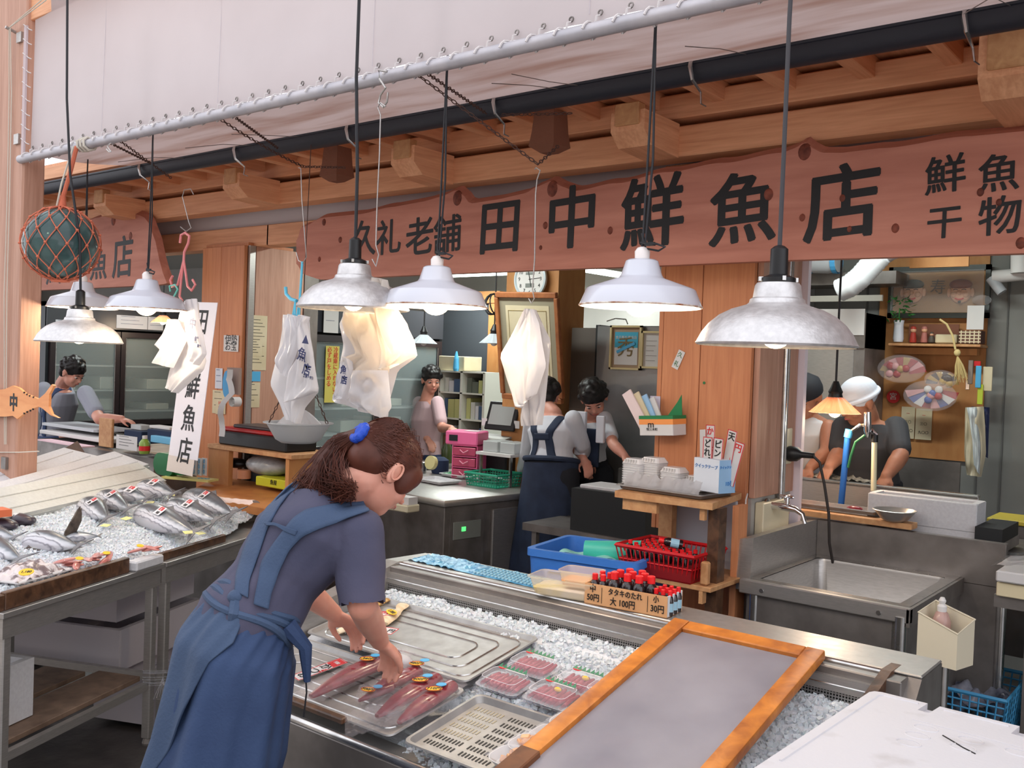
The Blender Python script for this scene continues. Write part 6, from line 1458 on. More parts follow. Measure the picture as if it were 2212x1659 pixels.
cooler('two door glass display refrigerator at the left behind the bending worker', -8.5, 4.05, 5.78, 4.74)
ys = thing('warning_strip', 'yellow strip with red writing on the middle display refrigerator door', 'sign', T(-5.46, 4.72, 1.3))
MB().box(-5.467, -5.465, 4.66, 4.79, 1.28, 1.70).build('strip', mat('strip_yellow', (200, 186, 90), 0.6), ys)
for j in range(2):
    for k, ch_ in enumerate('冷蔵庫に入れないで' if j == 0 else '必ず戸をしめる'): text(ch_, 0.045, ink_r, face_side(-5.463, 4.695 + 0.06*(1-j), 1.67 - k*0.042), ys)
def note(x0, y0, x1, y1, ax, val, lab, m=cream_p, txt=None, tm=ink, cat='note', rot=0, rows=0, size=None):
    """sheet of paper on a wall plane; ax 'Y' faces the street, ax 'X' faces the right"""
    a, b = P(x0, y0, ax, val), P(x1, y1, ax, val); c_ = (a + b) / 2; w = abs((b.x - a.x) if ax == 'Y' else (b.y - a.y)); h = abs(a.z - b.z)
    M = (face_front(c_.x, val, c_.z, 0, rot) if ax == 'Y' else face_side(val, c_.y, c_.z, rot))
    t = thing('paper_note', lab, cat, M)
    MB(M).box(-w/2, w/2, -h/2, h/2, 0, 0.0015).build('paper', m, t)
    if txt:
        n = len(txt); s = size or min(w*0.8, h/n*0.95)
        for k, ch_ in enumerate(txt): text(ch_, s, tm, M @ T(0, h/2 - h*(k+0.5)/n, 0.0022), t)
    for k in range(rows): MB(M).box(-w*0.36, w*(0.1 + 0.26*((k*7) % 3)/2), h*(0.42 - 0.84*k/rows) - 0.0015, h*(0.42 - 0.84*k/rows) + 0.0015, 0.0015, 0.002).build('written_line', tm, t)
    return t, M, w, h
note(540, 680, 574, 800, 'X', -4.904, 'long cream sheet of handwriting at the top of the middle pillar side', rows=14)
note(536, 735, 565, 770, 'X', -4.903, 'second cream strip under the long handwritten sheet', rows=5)
note(534, 802, 562, 824, 'X', -4.904, 'light blue sticker note on the middle pillar side', ink_lb, None)
note(532, 826, 560, 880, 'X', -4.904, 'cream note with dark figures low on the middle pillar side', rows=4)
t_, M_, w_, h_ = note(484, 724, 515, 760, 'Y', 3.531, 'square white seal with four black characters on the middle pillar', white_p, None)
for k, ch_ in enumerate('伊勢お宝'): text(ch_, w_*0.42, ink, M_ @ T(w_*(-0.2 + 0.4*(k % 2)), h_*(0.2 - 0.4*(k//2)), 0.002), t_)
note(466, 795, 480, 840, 'Y', 3.531, 'small bluish note left on the middle pillar', mat('bluish_paper', (206, 210, 220), 0.7), rows=3, tm=ink_b)
note(460, 842, 487, 895, 'Y', 3.531, 'torn brownish note with a price beside the receipt roll', rows=3)
note(467, 865, 482, 896, 'Y', 3.528, 'small cream note with red writing on the middle pillar', txt='HOT', tm=ink_r, size=0.03)
note(594, 656, 612, 710, 'X', -5.44, 'narrow cream paper strip on the dark door edge left of the hanging bags', rows=6)
note(587, 720, 640, 850, 'X', -5.43, 'large white sheet behind the printed carrier bags', mat('lilac_paper', (196, 190, 206), 0.7))
note(612, 560, 628, 632, 'Y', 4.2, 'pale green towel hanging behind the blue hook', mat('pale_green', (206, 216, 190), 0.8), cat='towel')
note(700, 665, 730, 720, 'X', -5.46, 'white paper with a blue logo above the middle refrigerator door', white_p, rows=2, tm=ink_b)
for k, (x0, y0, x1, y1) in enumerate(((252, 680, 318, 712), (320, 684, 352, 714), (120, 690, 160, 706))):
    note(x0, y0, x1, y1, 'X', -8.488, ['wide white notice taped on top of the left refrigerator', 'second notice on the left refrigerator near the small lamp', 'small notice with a round mark at the left refrigerator'][k], mat('grey_paper', (196, 198, 206), 0.7), rows=3, tm=ink_b)
note(1459, 756, 1472, 798, 'Y', 3.532, 'small white and green sticker stuck askew on the right pillar', white_p, txt='久礼', tm=mat('green_ink', (40, 110, 60), 0.6), rot=-24, cat='sticker')
one('wall_dot', 'tiny green dot stuck on the right pillar', 'dot', MB(T(*P(1521, 827, 'Y', 3.533)) @ RX(90)).lathe([(0.006, 0), (0.006, 0.001)], 10, cap1=True), mat('green_ink', (0,0,0)))
# ceiling tubes
def tube_light(lab, a, b, z, power):
    t = thing('ceiling_light', lab, 'lamp', T((a[0]+b[0])/2, (a[1]+b[1])/2, z)); d = Vector((b[0]-a[0], b[1]-a[1], 0)); L_ = d.length; M = frame(((a[0]+b[0])/2, (a[1]+b[1])/2, z), d, (-d.y, d.x, 0))
    MB(M).box(-L_/2, L_/2, -0.06, 0.06, 0.02, 0.07).build('fitting', mat('lamp_fitting', (220, 222, 216), 0.5), t); MB(M).tube([(-L_/2+0.03, 0, 0), (L_/2-0.03, 0, 0)], 0.018, 10).build('tube', tube_m, t, smooth=True)
    MB(M).tube([(0, 0, 0.07), (0, 0, 2.62 - z)], 0.006, 5).build('hanger', steel_dk, t)
    l = area_light('tube_glow', (0, 0, 0), (0, 0, 0), L_, 0.1, power, (0.93, 1.0, 0.97)); l.parent = t; l.matrix_world = M @ T(0, 0, -0.03)
tube_light('bright ceiling tube left of the wall clock', (-5.45, 5.79), (-4.62, 5.78), 2.32, 12)
tube_light('ceiling tube running into the shop behind the right white lamp', (-3.97, 5.3), (-3.93, 6.4), 2.32, 12)
tube_light('unseen ceiling tube added to light the left refrigerator', (-8.0, 4.3), (-7.0, 4.3), 2.45, 11)  # unseen tube, added to brighten the left of the shop
tube_light('unseen ceiling tube added to light the middle counter', (-4.6, 4.3), (-3.6, 4.3), 2.5, 12)  # added out of view to lift the light on the middle counter
tube_light('unseen ceiling tube added to light the kitchen trough', (-2.0, 4.9), (-1.1, 4.9), 2.5, 11)  # another added, unseen tube, for more light in the kitchen
# inner pillar, clock, certificate
ip = tag(MB().box(-4.05, -3.62, 5.0, 5.3, 0, 2.62).build('inner_pillar', wood_ply), 'yellowish wooden pillar behind the clock and the certificate', 'pillar')
a_, b_ = P(985, 670, 'Y', 6.2), P(1035, 800, 'Y', 6.2)
struct(MB().box(a_.x - 0.15, b_.x + 0.1, 6.2, 6.25, 0.2, 2.12).build('door_1', mat('dark_grey_door', (72, 76, 82), 0.6))); struct(MB().box(b_.x + 0.1, b_.x + 0.22, 6.18, 6.25, 0.2, 2.15).build('trim_4', wood_ply)); struct(MB().box(a_.x - 0.15, b_.x + 0.22, 6.17, 6.25, 2.12, 2.22).build('trim_5', wood_ply))
cp = P(1146, 603, 'Y', 4.96)
ck = thing('wall_clock', 'round white wall clock with black numerals, top hidden by the name board', 'clock', T(*cp)); CM = face_front(cp.x, 4.97, cp.z)
MB(CM).lathe([(0.128, 0.0), (0.130, 0.02), (0.118, 0.024), (0.112, 0.016)], 40, cap0=True).build('rim', mat('clock_rim', (196, 208, 214), 0.3), ck, smooth=True)
MB(CM).lathe([(0.113, 0.0), (0.113, 0.016)], 40, cap1=True).build('dial', white_p, ck)
for n_ in range(1, 13): a = PI/2 - n_*PI/6; text(str(n_), 0.034, ink, CM @ T(0.088*math.cos(a), 0.088*math.sin(a), 0.017), ck, 'numeral')
for a, l_, w_ in ((PI/2 - 2*PI*0.24, 0.085, 0.003), (PI/2 + 0.25, 0.06, 0.004), (-1.35, 0.05, 0.004)): MB(CM @ T(0, 0, 0.018) @ Matrix.Rotation(a, 4, 'Z')).box(-0.01, l_, -w_/2, w_/2, 0, 0.002).build('hand', ink, ck)
MB(CM).box(-0.035, 0.035, -0.055, -0.028, 0.016, 0.018).build('small_display', mat('lcd', (120, 124, 120), 0.4), ck); MB(CM).box(-0.035, 0.035, 0.028, 0.045, 0.016, 0.018).build('small_display', mat('lcd', (0,0,0)), ck)
c4 = [P(1074, 643, 'Y', 4.74), P(1194, 645, 'Y', 4.74), P(1212, 858, 'Y', 4.86), P(1098, 850, 'Y', 4.86)]
CF = frame((c4[0]+c4[1]+c4[2]+c4[3])/4, c4[1]-c4[0], c4[0]-c4[3]); hw = (c4[1]-c4[0]).length/2; hh = (c4[0]-c4[3]).length/2
cf = thing('certificate', 'framed award certificate leaning out from the inner pillar behind the thin bags', 'picture', CF)
MB(CF).box(-hw, hw, -hh, hh, -0.01, 0).build('mount', mat('mount_grey', (150, 142, 120), 0.7), cf); MB(CF).box(-hw*0.78, hw*0.78, -hh*0.82, hh*0.84, 0, 0.002).build('paper', cream_p, cf)
for q in ((-hw-.02, hw+.02, hh, hh+.035), (-hw-.02, hw+.02, -hh-.035, -hh), (-hw-.03, -hw, -hh, hh), (hw, hw+.03, -hh, hh)): MB(CF).box(*q, -0.012, 0.018, bev=0.004).build('frame_bar', wood('cert_frame', (176, 108, 60), (140, 80, 42), (3,3,3), 6), cf)
MB(CF).tube([(x, y, 0.003) for x, y in ((-hw*.68,-hh*.72),(hw*.68,-hh*.72),(hw*.68,hh*.74),(-hw*.68,hh*.74))], 0.002, 4, closed=True).build('ornament_border', mat('gold_ink', (160, 140, 80), 0.6), cf)
for k in range(6): text('表彰状優良店'[k] , 0.05 if k == 0 else 0.03, ink, CF @ T(hw*(0.55 - 0.2*k), hh*0.2, 0.003), cf); MB(CF).box(hw*(0.55-0.2*k)-0.003, hw*(0.55-0.2*k)+0.003, -hh*0.55, hh*0.1, 0.002, 0.003).build('written_column', mat('faded_ink', (96, 90, 76), 0.7), cf)
# steel refrigerator with two framed papers
sf = thing('steel_refrigerator', 'tall brushed steel refrigerator with two framed papers on its door', 'refrigerator', T(-3.3, 5.4, 0))
a, b, c_ = P(1235, 708, 'Y', 5.1), P(1298, 702, 'Y', 5.1), P(1440, 705, 'Y', 5.1)
MB().box(a.x, b.x, 5.1, 5.7, 0, a.z, bev=0.004).build('side_cabinet', mat('brown_steel', (112, 104, 98), 0.45, 0.5), sf); MB().box(b.x, c_.x + 0.2, 5.06, 5.7, 0, c_.z, bev=0.004).build('body', mat('cool_steel', (150, 150, 150), 0.42, 0.7, (128, 128, 128), 3), sf)
MB().box(b.x - 0.03, b.x, 5.09, 5.7, 0, b.z).build('gap', dark_in, sf)
def frm(x0, y0, x1, y1, lab):
    a, b = P(x0, y0, 'Y', 5.04), P(x1, y1, 'Y', 5.04); t = thing('framed_paper', lab, 'picture', T((a.x+b.x)/2, 5.04, b.z)); w = 0.012
    for q in ((a.x, b.x, a.z - w, a.z), (a.x, b.x, b.z, b.z + w), (a.x, a.x + w, b.z, a.z), (b.x - w, b.x, b.z, a.z)): MB().box(q[0], q[1], 5.03, 5.05, q[2], q[3]).build('frame_bar', mat('pale_gold', (206, 188, 140), 0.5), t)
    return t, a, b
t1, a, b = frm(1320, 703, 1384, 800, 'gold framed blue and white poster with a seal on the steel refrigerator')
MB().box(a.x+.01, b.x-.01, 5.045, 5.05, b.z+.01, a.z-.01).build('mount', mat('mount_brown', (160, 136, 112), 0.8), t1)
x0, x1 = a.x + 0.03, b.x - 0.03; zm = (a.z + b.z)/2
MB().box(x0, x1, 5.043, 5.045, zm, a.z - 0.04).build('blue_half', mat('poster_blue', (60, 160, 190), 0.6), t1); MB().box(x0, x1, 5.043, 5.045, b.z + 0.03, zm).build('white_half', white_p, t1)
text('食品衛生優良店', 0.022, white_p, face_front((x0+x1)/2, 5.042, a.z - 0.075), t1); text('秀', 0.13, mat('olive_ink', (120, 100, 60), 0.6), face_front((x0+x1)/2, 5.041, zm - 0.005), t1)
MB(face_front((x0+x1)/2, 5.039, zm) @ RZ(24)).box(-0.07, 0.07, -0.009, 0.009, 0, 0.001).build('blue_band', ink_lb, t1)
t2_, a, b = frm(1387, 715, 1432, 797, 'smaller framed white licence right of the blue poster'); MB().box(a.x+.01, b.x-.01, 5.045, 5.05, b.z+.01, a.z-.01).build('paper', white_p, t2_)
for k in range(5): MB().box(a.x+.03, b.x-.05-.01*(k % 3), 5.044, 5.045, a.z-.06-k*.03, a.z-.058-k*.03).build('written_line', mat('faded_ink', (0,0,0)), t2_)
one('wire_bundle', 'thin white tag and bent wire on top of the steel refrigerator', 'wire', MB().tube([P(1311, 694, 'Y', 5.1), P(1330, 688, 'Y', 5.1), P(1352, 690, 'Y', 5.1), P(1356, 700, 'Y', 5.1)], 0.004, 5), steel_br)
# bookshelf
a, b = P(950, 800, 'Y', 5.75), P(1042, 925, 'Y', 5.75)
bs_ = thing('bookshelf', 'white shelving unit full of boxes and folders behind the counter', 'shelf', T((a.x+b.x)/2, 5.8, 0)); xs_ = (a.x, (a.x+b.x)/2, b.x); H = a.z
for x in xs_: MB().box(x - 0.012, x + 0.012, 5.75, 6.0, 0.6, H).build('upright', mat('shelf_white', (206, 206, 196), 0.6), bs_)
for z in (H, H - 0.17, H - 0.38, H - 0.66): MB().box(xs_[0], xs_[2], 5.75, 6.0, z - 0.012, z).build('shelf_board', mat('shelf_white', (0,0,0)), bs_)
MB().box(xs_[0], xs_[2], 5.98, 6.0, 0.6, H).build('back', mat('shelf_back', (90, 90, 80), 0.8), bs_)
rr = random.Random(21); pal = [(180, 170, 140), (96, 100, 90), (150, 70, 60), (70, 90, 120), (196, 196, 190), (140, 110, 80), (180, 180, 120), (200, 200, 206)]
for ci in range(2):
    for si, (z, hh_) in enumerate(((H - 0.17, 0.13), (H - 0.38, 0.17), (H - 0.66, 0.22))):
        x = xs_[ci] + 0.02
        while x < xs_[ci+1] - 0.04:
            w_ = rr.uniform(0.018, 0.04) if si == 2 else rr.uniform(0.03, 0.07); h_ = hh_ * rr.uniform(0.6, 1)
            c_ = rr.choice(pal)
            one('folder' if si == 2 else 'small_box', '%s %s on the %s shelf of the white unit, %s bay' % ({0: 'narrow', 1: 'broad'}[int(w_ > 0.045 or (si == 2 and w_ > 0.03))], 'folder' if si == 2 else 'box', ('top', 'middle', 'bottom')[si], ('left', 'right')[ci]), 'folder' if si == 2 else 'box', MB().box(x, x + w_, 5.80, 5.96, z, z + h_), mat('shelf_item_%d' % pal.index(c_), c_, 0.7), group='things packed on the white shelving unit, %s shelf' % ('top', 'middle', 'bottom')[si])
            x += w_ + 0.006
a2 = P(955, 780, 'Y', 5.8); one('cardboard_box', 'cream cardboard box on top of the white shelving unit', 'box', MB().box(a2.x - 0.02, a2.x + 0.26, 5.78, 6.0, H + 0.001, H + 0.12, bev=0.004), cream_p)
a2 = P(985, 785, 'Y', 5.78); one('blue_bottle', 'slim blue and clear bottle on top of the white shelving unit', 'bottle', MB(T(a2.x + 0.02, 5.76, H)).lathe([(0.02, 0), (0.025, 0.02), (0.02, 0.1), (0.006, 0.16)], 12, cap0=True, cap1=True), ink_lb)
# low counters
one('back_counter', 'low dark counter under the white shelving unit', 'counter', MB().box(-5.4, -3.7, 5.3, 5.9, 0, 0.82), mat('dark_counter', (92, 90, 80), 0.6))
rg_ = thing('cash_register', 'black cash register with a tilted grey screen in front of the inner pillar', 'register', P(1085, 950, 'Y', 5.0)); q = P(1090, 945, 'Y', 5.0)
MB(T(q.x, 5.05, q.z - 0.12)).box(-0.24, 0.10, -0.15, 0.2, -0.25, 0.10, bev=0.01).build('base', blackp, rg_)
MB(T(q.x - 0.02, 5.0, q.z + 0.13) @ RX(-18) @ RZ(0)).box(-0.13, 0.13, -0.02, 0.0, -0.09, 0.11, bev=0.006).build('screen_case', blackp, rg_)
MB(T(q.x - 0.02, 5.0, q.z + 0.13) @ RX(-18)).box(-0.10, 0.10, -0.024, -0.02, -0.055, 0.085).build('screen', mat('grey_screen', (150, 152, 150), 0.25), rg_)
MB(T(q.x - 0.06, 4.96, q.z - 0.015) @ RX(14)).box(-0.12, 0.12, -0.07, 0.07, 0, 0.014).build('keypad', mat('keypad', (170, 170, 164), 0.5), rg_)
for dx in (-0.16, 0.12): MB(T(q.x + dx, 4.97, q.z + 0.09)).box(-0.02, 0.025, 0, 0.002, -0.02, 0.03).build('paper_flap', white_p, rg_)
one('white_poster', 'tall pale poster behind the cash register', 'poster', MB().box(q.x + 0.0, q.x + 0.30, 5.3, 5.31, q.z + 0.05, q.z + 0.62), mat('pale_poster', (200, 198, 192), 0.7))
# under counter refrigerator (turned a little)
corner = Vector((-3.56, 3.92, 0)); d1 = Vector((-0.12, 0.86, 0)).normalized(); d2 = Vector((-0.48, 0.16, 0)).normalized()
UM = Matrix(((d1.x, d2.x, 0, corner.x), (d1.y, d2.y, 0, corner.y), (0, 0, 1, 0), (0, 0, 0, 1)))
uc = thing('counter_refrigerator', 'steel under-counter refrigerator carrying foam trays behind the woman\'s face', 'refrigerator', UM)
MB(UM).box(-0.02, 1.05, -0.02, 1.15, 0.81, 0.85, bev=0.01, seg=2).build('worktop', steel, uc, smooth=True)
MB(UM).box(0.0, 1.04, 0.0, 1.12, 0.1, 0.81, bev=0.004).build('body', steel_dk, uc)
for u0, u1 in ((0.36, 0.82), (0.86, 1.03)): MB(UM).box(u0, u1, -0.018, 0.0, 0.16, 0.77, bev=0.004).build('door', steel, uc)
MB(UM).box(0.04, 0.30, -0.008, 0.0, 0.2, 0.77).build('machine_panel', steel_dk, uc); MB(UM).box(0.06, 0.27, -0.014, -0.008, 0.62, 0.72, bev=0.002).build('control_panel', mat('panel_grey', (130, 134, 128), 0.5), uc)
MB(UM).box(0.12, 0.15, -0.017, -0.014, 0.665, 0.69).build('green_display', mat('lcd_green', (80, 220, 110), 0.4, emit=1.2), uc); MB(UM).box(0.11, 0.21, -0.012, -0.008, 0.44, 0.47, bev=0.002).build('name_plate', steel_br, uc)
# basket hung on the end
hM2 = UM
pbk = thing('hanging_box', 'cream perforated plastic box hung on the counter end beside the woman\'s face', 'box', P(865, 1090, 'Y', 3.85)); q0, q1 = P(823, 1075, 'Y', 3.80), P(907, 1105, 'Y', 3.80)
MB().box(q0.x, q1.x, 3.70, 3.80, q1.z, q0.z, bev=0.006).build('box_shell', mat('cream_plastic', (0,0,0)), pbk)
for r in range(5):
    for k in range(12): MB().box(q0.x + 0.02 + k*0.017, q0.x + 0.027 + k*0.017, 3.697, 3.70, q1.z + 0.018 + r*0.018, q1.z + 0.024 + r*0.018).build('hole', mat('hole_light', (226, 224, 212), 0.6), pbk)
MB().box(q0.x + 0.04, q1.x - 0.01, 3.72, 3.79, q0.z, q0.z + 0.04).build('white_card', white_p, pbk)
# trays on the worktop
def flat(px, py, z=0.852): return P(px, py, 'Z', z)
for i, (px, py, w_, h_, l) in enumerate(((945, 1042, 0.27, 0.19, 'empty white foam tray at the left end of the counter'), (1030, 1035, 0.20, 0.15, 'foam tray of green leaves in film beside the empty tray'), (990, 1030, 0.22, 0.16, 'rear foam tray of green leaves under film'), (1090, 1035, 0.36, 0.22, 'flat steel tray at the right end of the counter'))):
    M = T(*flat(px, py)) @ RZ(-8 + 4*i); t = tray(l, M, w_, h_, d=0.022, ridges=0, m=foam if i < 3 else steel_br, r=0.015)
    if i in (1, 2):
        MB(M).grid(lambda u, v: ((u-0.5)*w_*0.85, (v-0.5)*h_*0.85, 0.02 + 0.02*math.sin(PI*u)*math.sin(PI*v) + 0.006*noise.noise(Vector((u*9, v*9, i)))), 20, 14).build('green_leaves', mat('packed_leaves', (46, 150, 84), 0.15, 0, (190, 226, 206), 60, contrast=(0.5, 0.62), coat=0.5), t, smooth='all')
# pink drawers
pd = thing('drawer_unit', 'pink plastic drawer tower with clear drawers on the counter', 'drawers', flat(1010, 1035)); q = P(1005, 1032, 'Z', 0.852); PM = T(q.x, q.y + 0.04, 0.852) @ RZ(18)
for k in range(4): MB(PM).box(-0.09, -0.084, -0.09, 0.09, 0, 0.22).build('side', pinkp, pd) if k == 0 else None
MB(PM).box(0.084, 0.09, -0.09, 0.09, 0, 0.22).build('side', pinkp, pd)
for k in range(4): MB(PM).box(-0.09, 0.09, -0.09, 0.09, 0.072*k - 0.003*(k > 0), 0.072*k + 0.004).build('divider', pinkp, pd)
for k in range(3):
    d_ = MB(PM).box(-0.08, 0.08, -0.10, 0.085, 0.072*k + 0.008, 0.072*k + 0.062, bev=0.004).build('drawer', mat('pink_clear', (206, 90, 120), 0.15, alpha=0.8), pd)
    MB(PM).tube([(-0.03, -0.104, 0.072*k + 0.045), (0, -0.115, 0.072*k + 0.028), (0.03, -0.104, 0.072*k + 0.045)], 0.004, 6).build('handle', mat('handle_pink', (226, 150, 170), 0.3), d_)
MB(PM).box(-0.14, 0.09, -0.10, 0.10, 0.22, 0.31, bev=0.008).build('top_case', pinkp, pd); MB(PM).box(-0.11, -0.05, -0.104, -0.10, 0.245, 0.285).build('window', dark_in, pd); MB(PM).box(-0.03, 0.07, -0.05, 0.04, 0.311, 0.3125).build('white_label', white_p, pd)
cs_ = thing('counter_shelf', 'small white raised shelf right of the pink drawers', 'shelf', P(1085, 985, 'Y', 4.6)); a, b = P(1050, 975, 'Y', 4.7), P(1125, 968, 'Y', 4.7)
MB().box(a.x, b.x, 4.6, 4.85, a.z - 0.012, a.z + 0.006).build('board', white_p, cs_)
for x in (a.x + 0.02, b.x - 0.02): MB().box(x - 0.006, x + 0.006, 4.62, 4.64, 0.852, a.z).build('post', steel_br, cs_)
for k in range(2): one('clear_box', ['left clear plastic box on the small white shelf', 'right clear plastic box on the small white shelf'][k], 'box', MB().box(a.x + 0.02 + k*0.14, a.x + 0.14 + k*0.14, 4.64, 4.8, a.z + 0.007, a.z + 0.075, bev=0.004), mat('cloudy_plastic', (200, 204, 204), 0.25, alpha=0.7))
basket('green plastic mesh basket under the small white shelf', a.x + 0.0, b.x - 0.02, 4.5, 4.75, 0.852, 0.93, mat('teal_net', (40, 150, 120), 0.4), rows=4, cols=12, taper=0.012)
gb = tag(MB(T(*flat(905, 1020))).lathe([(0.05, 0), (0.055, 0.07), (0.05, 0.075)], 20, cap0=True, cap1=True).build('steel_pot', steel_br, None, smooth=True), 'small steel pot with a green rim left of the pink drawers', 'pot')
gb2 = tag(MB(T(*flat(950, 1022))).lathe([(0.055, 0), (0.06, 0.02), (0.06, 0.09), (0.03, 0.11)], 20, cap0=True, cap1=True).build('navy_container', navy, None, smooth=True), 'navy container beside the pink drawers', 'container')
gb3 = tag(MB(T(*flat(965, 1000))).lathe([(0.04, 0), (0.045, 0.1), (0.02, 0.15), (0.018, 0.19)], 18, cap0=True, cap1=True).build('olive_bottle', mat('olive_glass', (70, 80, 48), 0.2), None, smooth=True), 'dark olive bottle behind the navy container', 'bottle')
tag(MB(T(*flat(935, 1000, 0.95)) @ RX(80)).lathe([(0.045, 0), (0.045, 0.03)], 20, cap0=True, cap1=True).build('tape_roll', mat('tape_cream', (206, 196, 140), 0.5), None), 'cream roll of tape leaning on the olive bottle', 'tape')
# steel chest right of the women
one('steel_chest', 'low grey steel chest behind the right pillar where the women work', 'chest', MB().box(-3.15, -2.4, 5.15, 5.04, 0.0, 1.0, bev=0.01), mat('chest_steel', (170, 172, 172), 0.4, 0.5))
one('steel_worktop', 'low steel worktop in front of the two women', 'counter', MB().box(-3.15, -2.05, 4.1, 4.5, 0.72, 0.76).box(-3.1, -3.07, 4.12, 4.15, 0, 0.72), steel_dk)
one('white_tray', 'white tray on the worktop left of the side table', 'tray', MB(T(-2.6, 4.25, 0.98)).box(-0.22, 0.15, -0.1, 0.1, 0, 0.02, bev=0.005), foam)
one('tray_stand', 'dark box carrying the white tray by the side table', 'box', MB().box(-2.85, -2.4, 4.12, 4.4, 0.76, 0.98), dark_in)

# ---- receipt printer shelf (right of the banner)
a, b = P(448, 958, 'Y', 3.30), P(600, 962, 'Y', 3.30)
ws = thing('wooden_shelf', 'rough wooden shelf box right of the banner carrying the red and black machine', 'shelf', T((a.x+b.x)/2, 3.4, 0.8))
MB().box(a.x, b.x + 0.12, 3.30, 3.62, a.z - 0.025, a.z, bev=0.002).build('top_board', wood_lt, ws); MB().box(a.x, a.x + 0.20, 3.31, 3.34, 0.78, a.z - 0.025).build('side_board', wood_ply, ws); MB().box(b.x + 0.06, b.x + 0.09, 3.31, 3.62, 0.78, a.z - 0.025).build('side_board', wood_ply, ws)
MB().box(a.x, b.x + 0.12, 3.6, 3.62, 0.78, a.z - 0.03).build('back_board', dark_in, ws)
pr_ = thing('receipt_printer', 'black and red receipt machine with a curling paper roll', 'printer', T((a.x+b.x)/2, 3.4, a.z)); z0 = a.z
MB().box(a.x + 0.05, b.x + 0.02, 3.34, 3.56, z0, z0 + 0.08, bev=0.008).build('base', blackp, pr_); MB().box(a.x + 0.06, b.x + 0.0, 3.35, 3.55, z0 + 0.08, z0 + 0.105, bev=0.008).build('red_case', mat('case_red', (170, 30, 30), 0.35), pr_); MB().box(a.x + 0.16, b.x - 0.02, 3.36, 3.54, z0 + 0.105, z0 + 0.125, bev=0.006).build('lid', mat('lid_dark', (60, 50, 50), 0.4), pr_)
strip = [P(x, y, 'Y', 3.27) for x, y in ((497, 798), (488, 820), (500, 850), (488, 872), (478, 895), (473, 915), (476, 943))]
m = MB(); m.grid(lambda u, v: tuple((strip[min(int(u*6), 5)].lerp(strip[min(int(u*6), 5)+1], u*6 - min(int(u*6), 5))) + Vector(((v-0.5)*0.055, 0.02*math.sin(u*9), 0))), 36, 3); m.build('paper_strip', white_p, pr_, thick=0.0008) 
q = P(510, 868, 'Y', 3.3); MB(T(q.x, 3.3, q.z) @ RX(90)).lathe([(0.028, -0.02), (0.028, 0.03)], 20).lathe([(0.012, -0.02), (0.012, 0.03)], 16).build('paper_roll', white_p, pr_)
q = P(500, 830, 'Y', 3.45); MB(T(q.x, 3.45, q.z)).box(-0.05, 0.07, 0, 0.02, -0.06, 0.10).build('holder_back', mat('taupe', (150, 128, 118), 0.7), pr_); MB(face_front(P(490, 835, 'Y', 3.42).x, 3.42, q.z)).lathe([(0.045, 0), (0.045, 0.006)], 24, cap0=True, cap1=True, sy=1.8, sx=0.8).build('blue_disc', mat('disc_blue', (50, 150, 206), 0.4), pr_)
one('clear_bundle', 'bundle of folded clear bags inside the wooden shelf', 'bags', MB(T(*P(580, 1005, 'Y', 3.45))).ball((0, 0, 0), (0.17, 0.1, 0.06), 20, 12), mat('cloudy_bag', (186, 190, 194), 0.25, 0, (150, 156, 160), 18, bump=0.8, bscale=20), 'all')
one('black_bag', 'crumpled black bag inside the wooden shelf', 'bag', MB(T(*P(510, 1000, 'Y', 3.42))).ball((0, 0, 0), (0.09, 0.06, 0.03), 14, 8), blackp, 'all')
one('brown_tape', 'roll of brown tape inside the wooden shelf', 'tape', MB(T(*P(527, 1024, 'Y', 3.36))).lathe([(0.04, -0.025), (0.04, 0.025)], 20, cap0=True, cap1=True), mat('tape_brown', (190, 130, 96), 0.4), True)
yb = thing('yellow_box', 'yellow green plastic tub with black marks under the wooden shelf', 'box', P(590, 1045, 'Y', 3.38)); a, b = P(552, 1028, 'Y', 3.34), P(632, 1050, 'Y', 3.34)
MB().box(a.x, b.x, 3.34, 3.52, b.z - 0.03, a.z, bev=0.005).build('tub', mat('lime_plastic', (196, 196, 40), 0.45), yb); text('魚屋', 0.03, ink, face_front((a.x+b.x)/2, 3.338, b.z), yb)
# ---- clutter between the foam boxes and the left refrigerator
def clut(name, lab, cat, x0, y0, x1, y1, Y, dep, m, bev=0.004, **k): 
    a, b = P(x0, y0, 'Y', Y), P(x1, y1, 'Y', Y); return one(name, lab, cat, MB().box(a.x, b.x, Y, Y + dep, b.z, a.z, bev=bev), m, **k)
one('side_counter', 'cluttered low counter behind the foam boxes at the left', 'counter', MB().box(-7.2, -5.55, 3.35, 4.1, 0.0, 0.93), steel_dk)
clut('scale', 'grey and white scale with a clear cover before the bending worker', 'scale', 88, 912, 205, 935, 3.5, 0.3, mat('scale_grey', (176, 178, 182), 0.35), 0.02)
clut('file_stack', 'stack of white papers under the scale', 'papers', 85, 936, 230, 950, 3.45, 0.35, white_p)
clut('foam_slab', 'pinkish foam lid edge right of the left post', 'foam', 80, 950, 176, 966, 3.32, 0.1, mat('pinkish_foam', (232, 196, 204), 0.7))
clut('dark_box', 'dark blue box under the pinkish lid', 'box', 80, 967, 205, 1010, 3.36, 0.2, mat('dark_blue', (26, 32, 52), 0.6))
clut('blue_rack', 'navy holder filled with white cups left of the banner', 'rack', 268, 928, 305, 960, 3.45, 0.15, navy)
clut('blue_rack', 'second navy holder touching the banner', 'rack', 318, 926, 372, 962, 3.44, 0.15, navy)
clut('blue_box', 'light blue box with brown writing beside the banner', 'box', 325, 940, 372, 962, 3.40, 0.08, mat('box_sky', (110, 180, 216), 0.6))
clut('cup_stack', 'stack of clear cups in the left navy holder', 'cups', 282, 916, 304, 930, 3.5, 0.08, mat('cloudy_plastic', (0,0,0)))
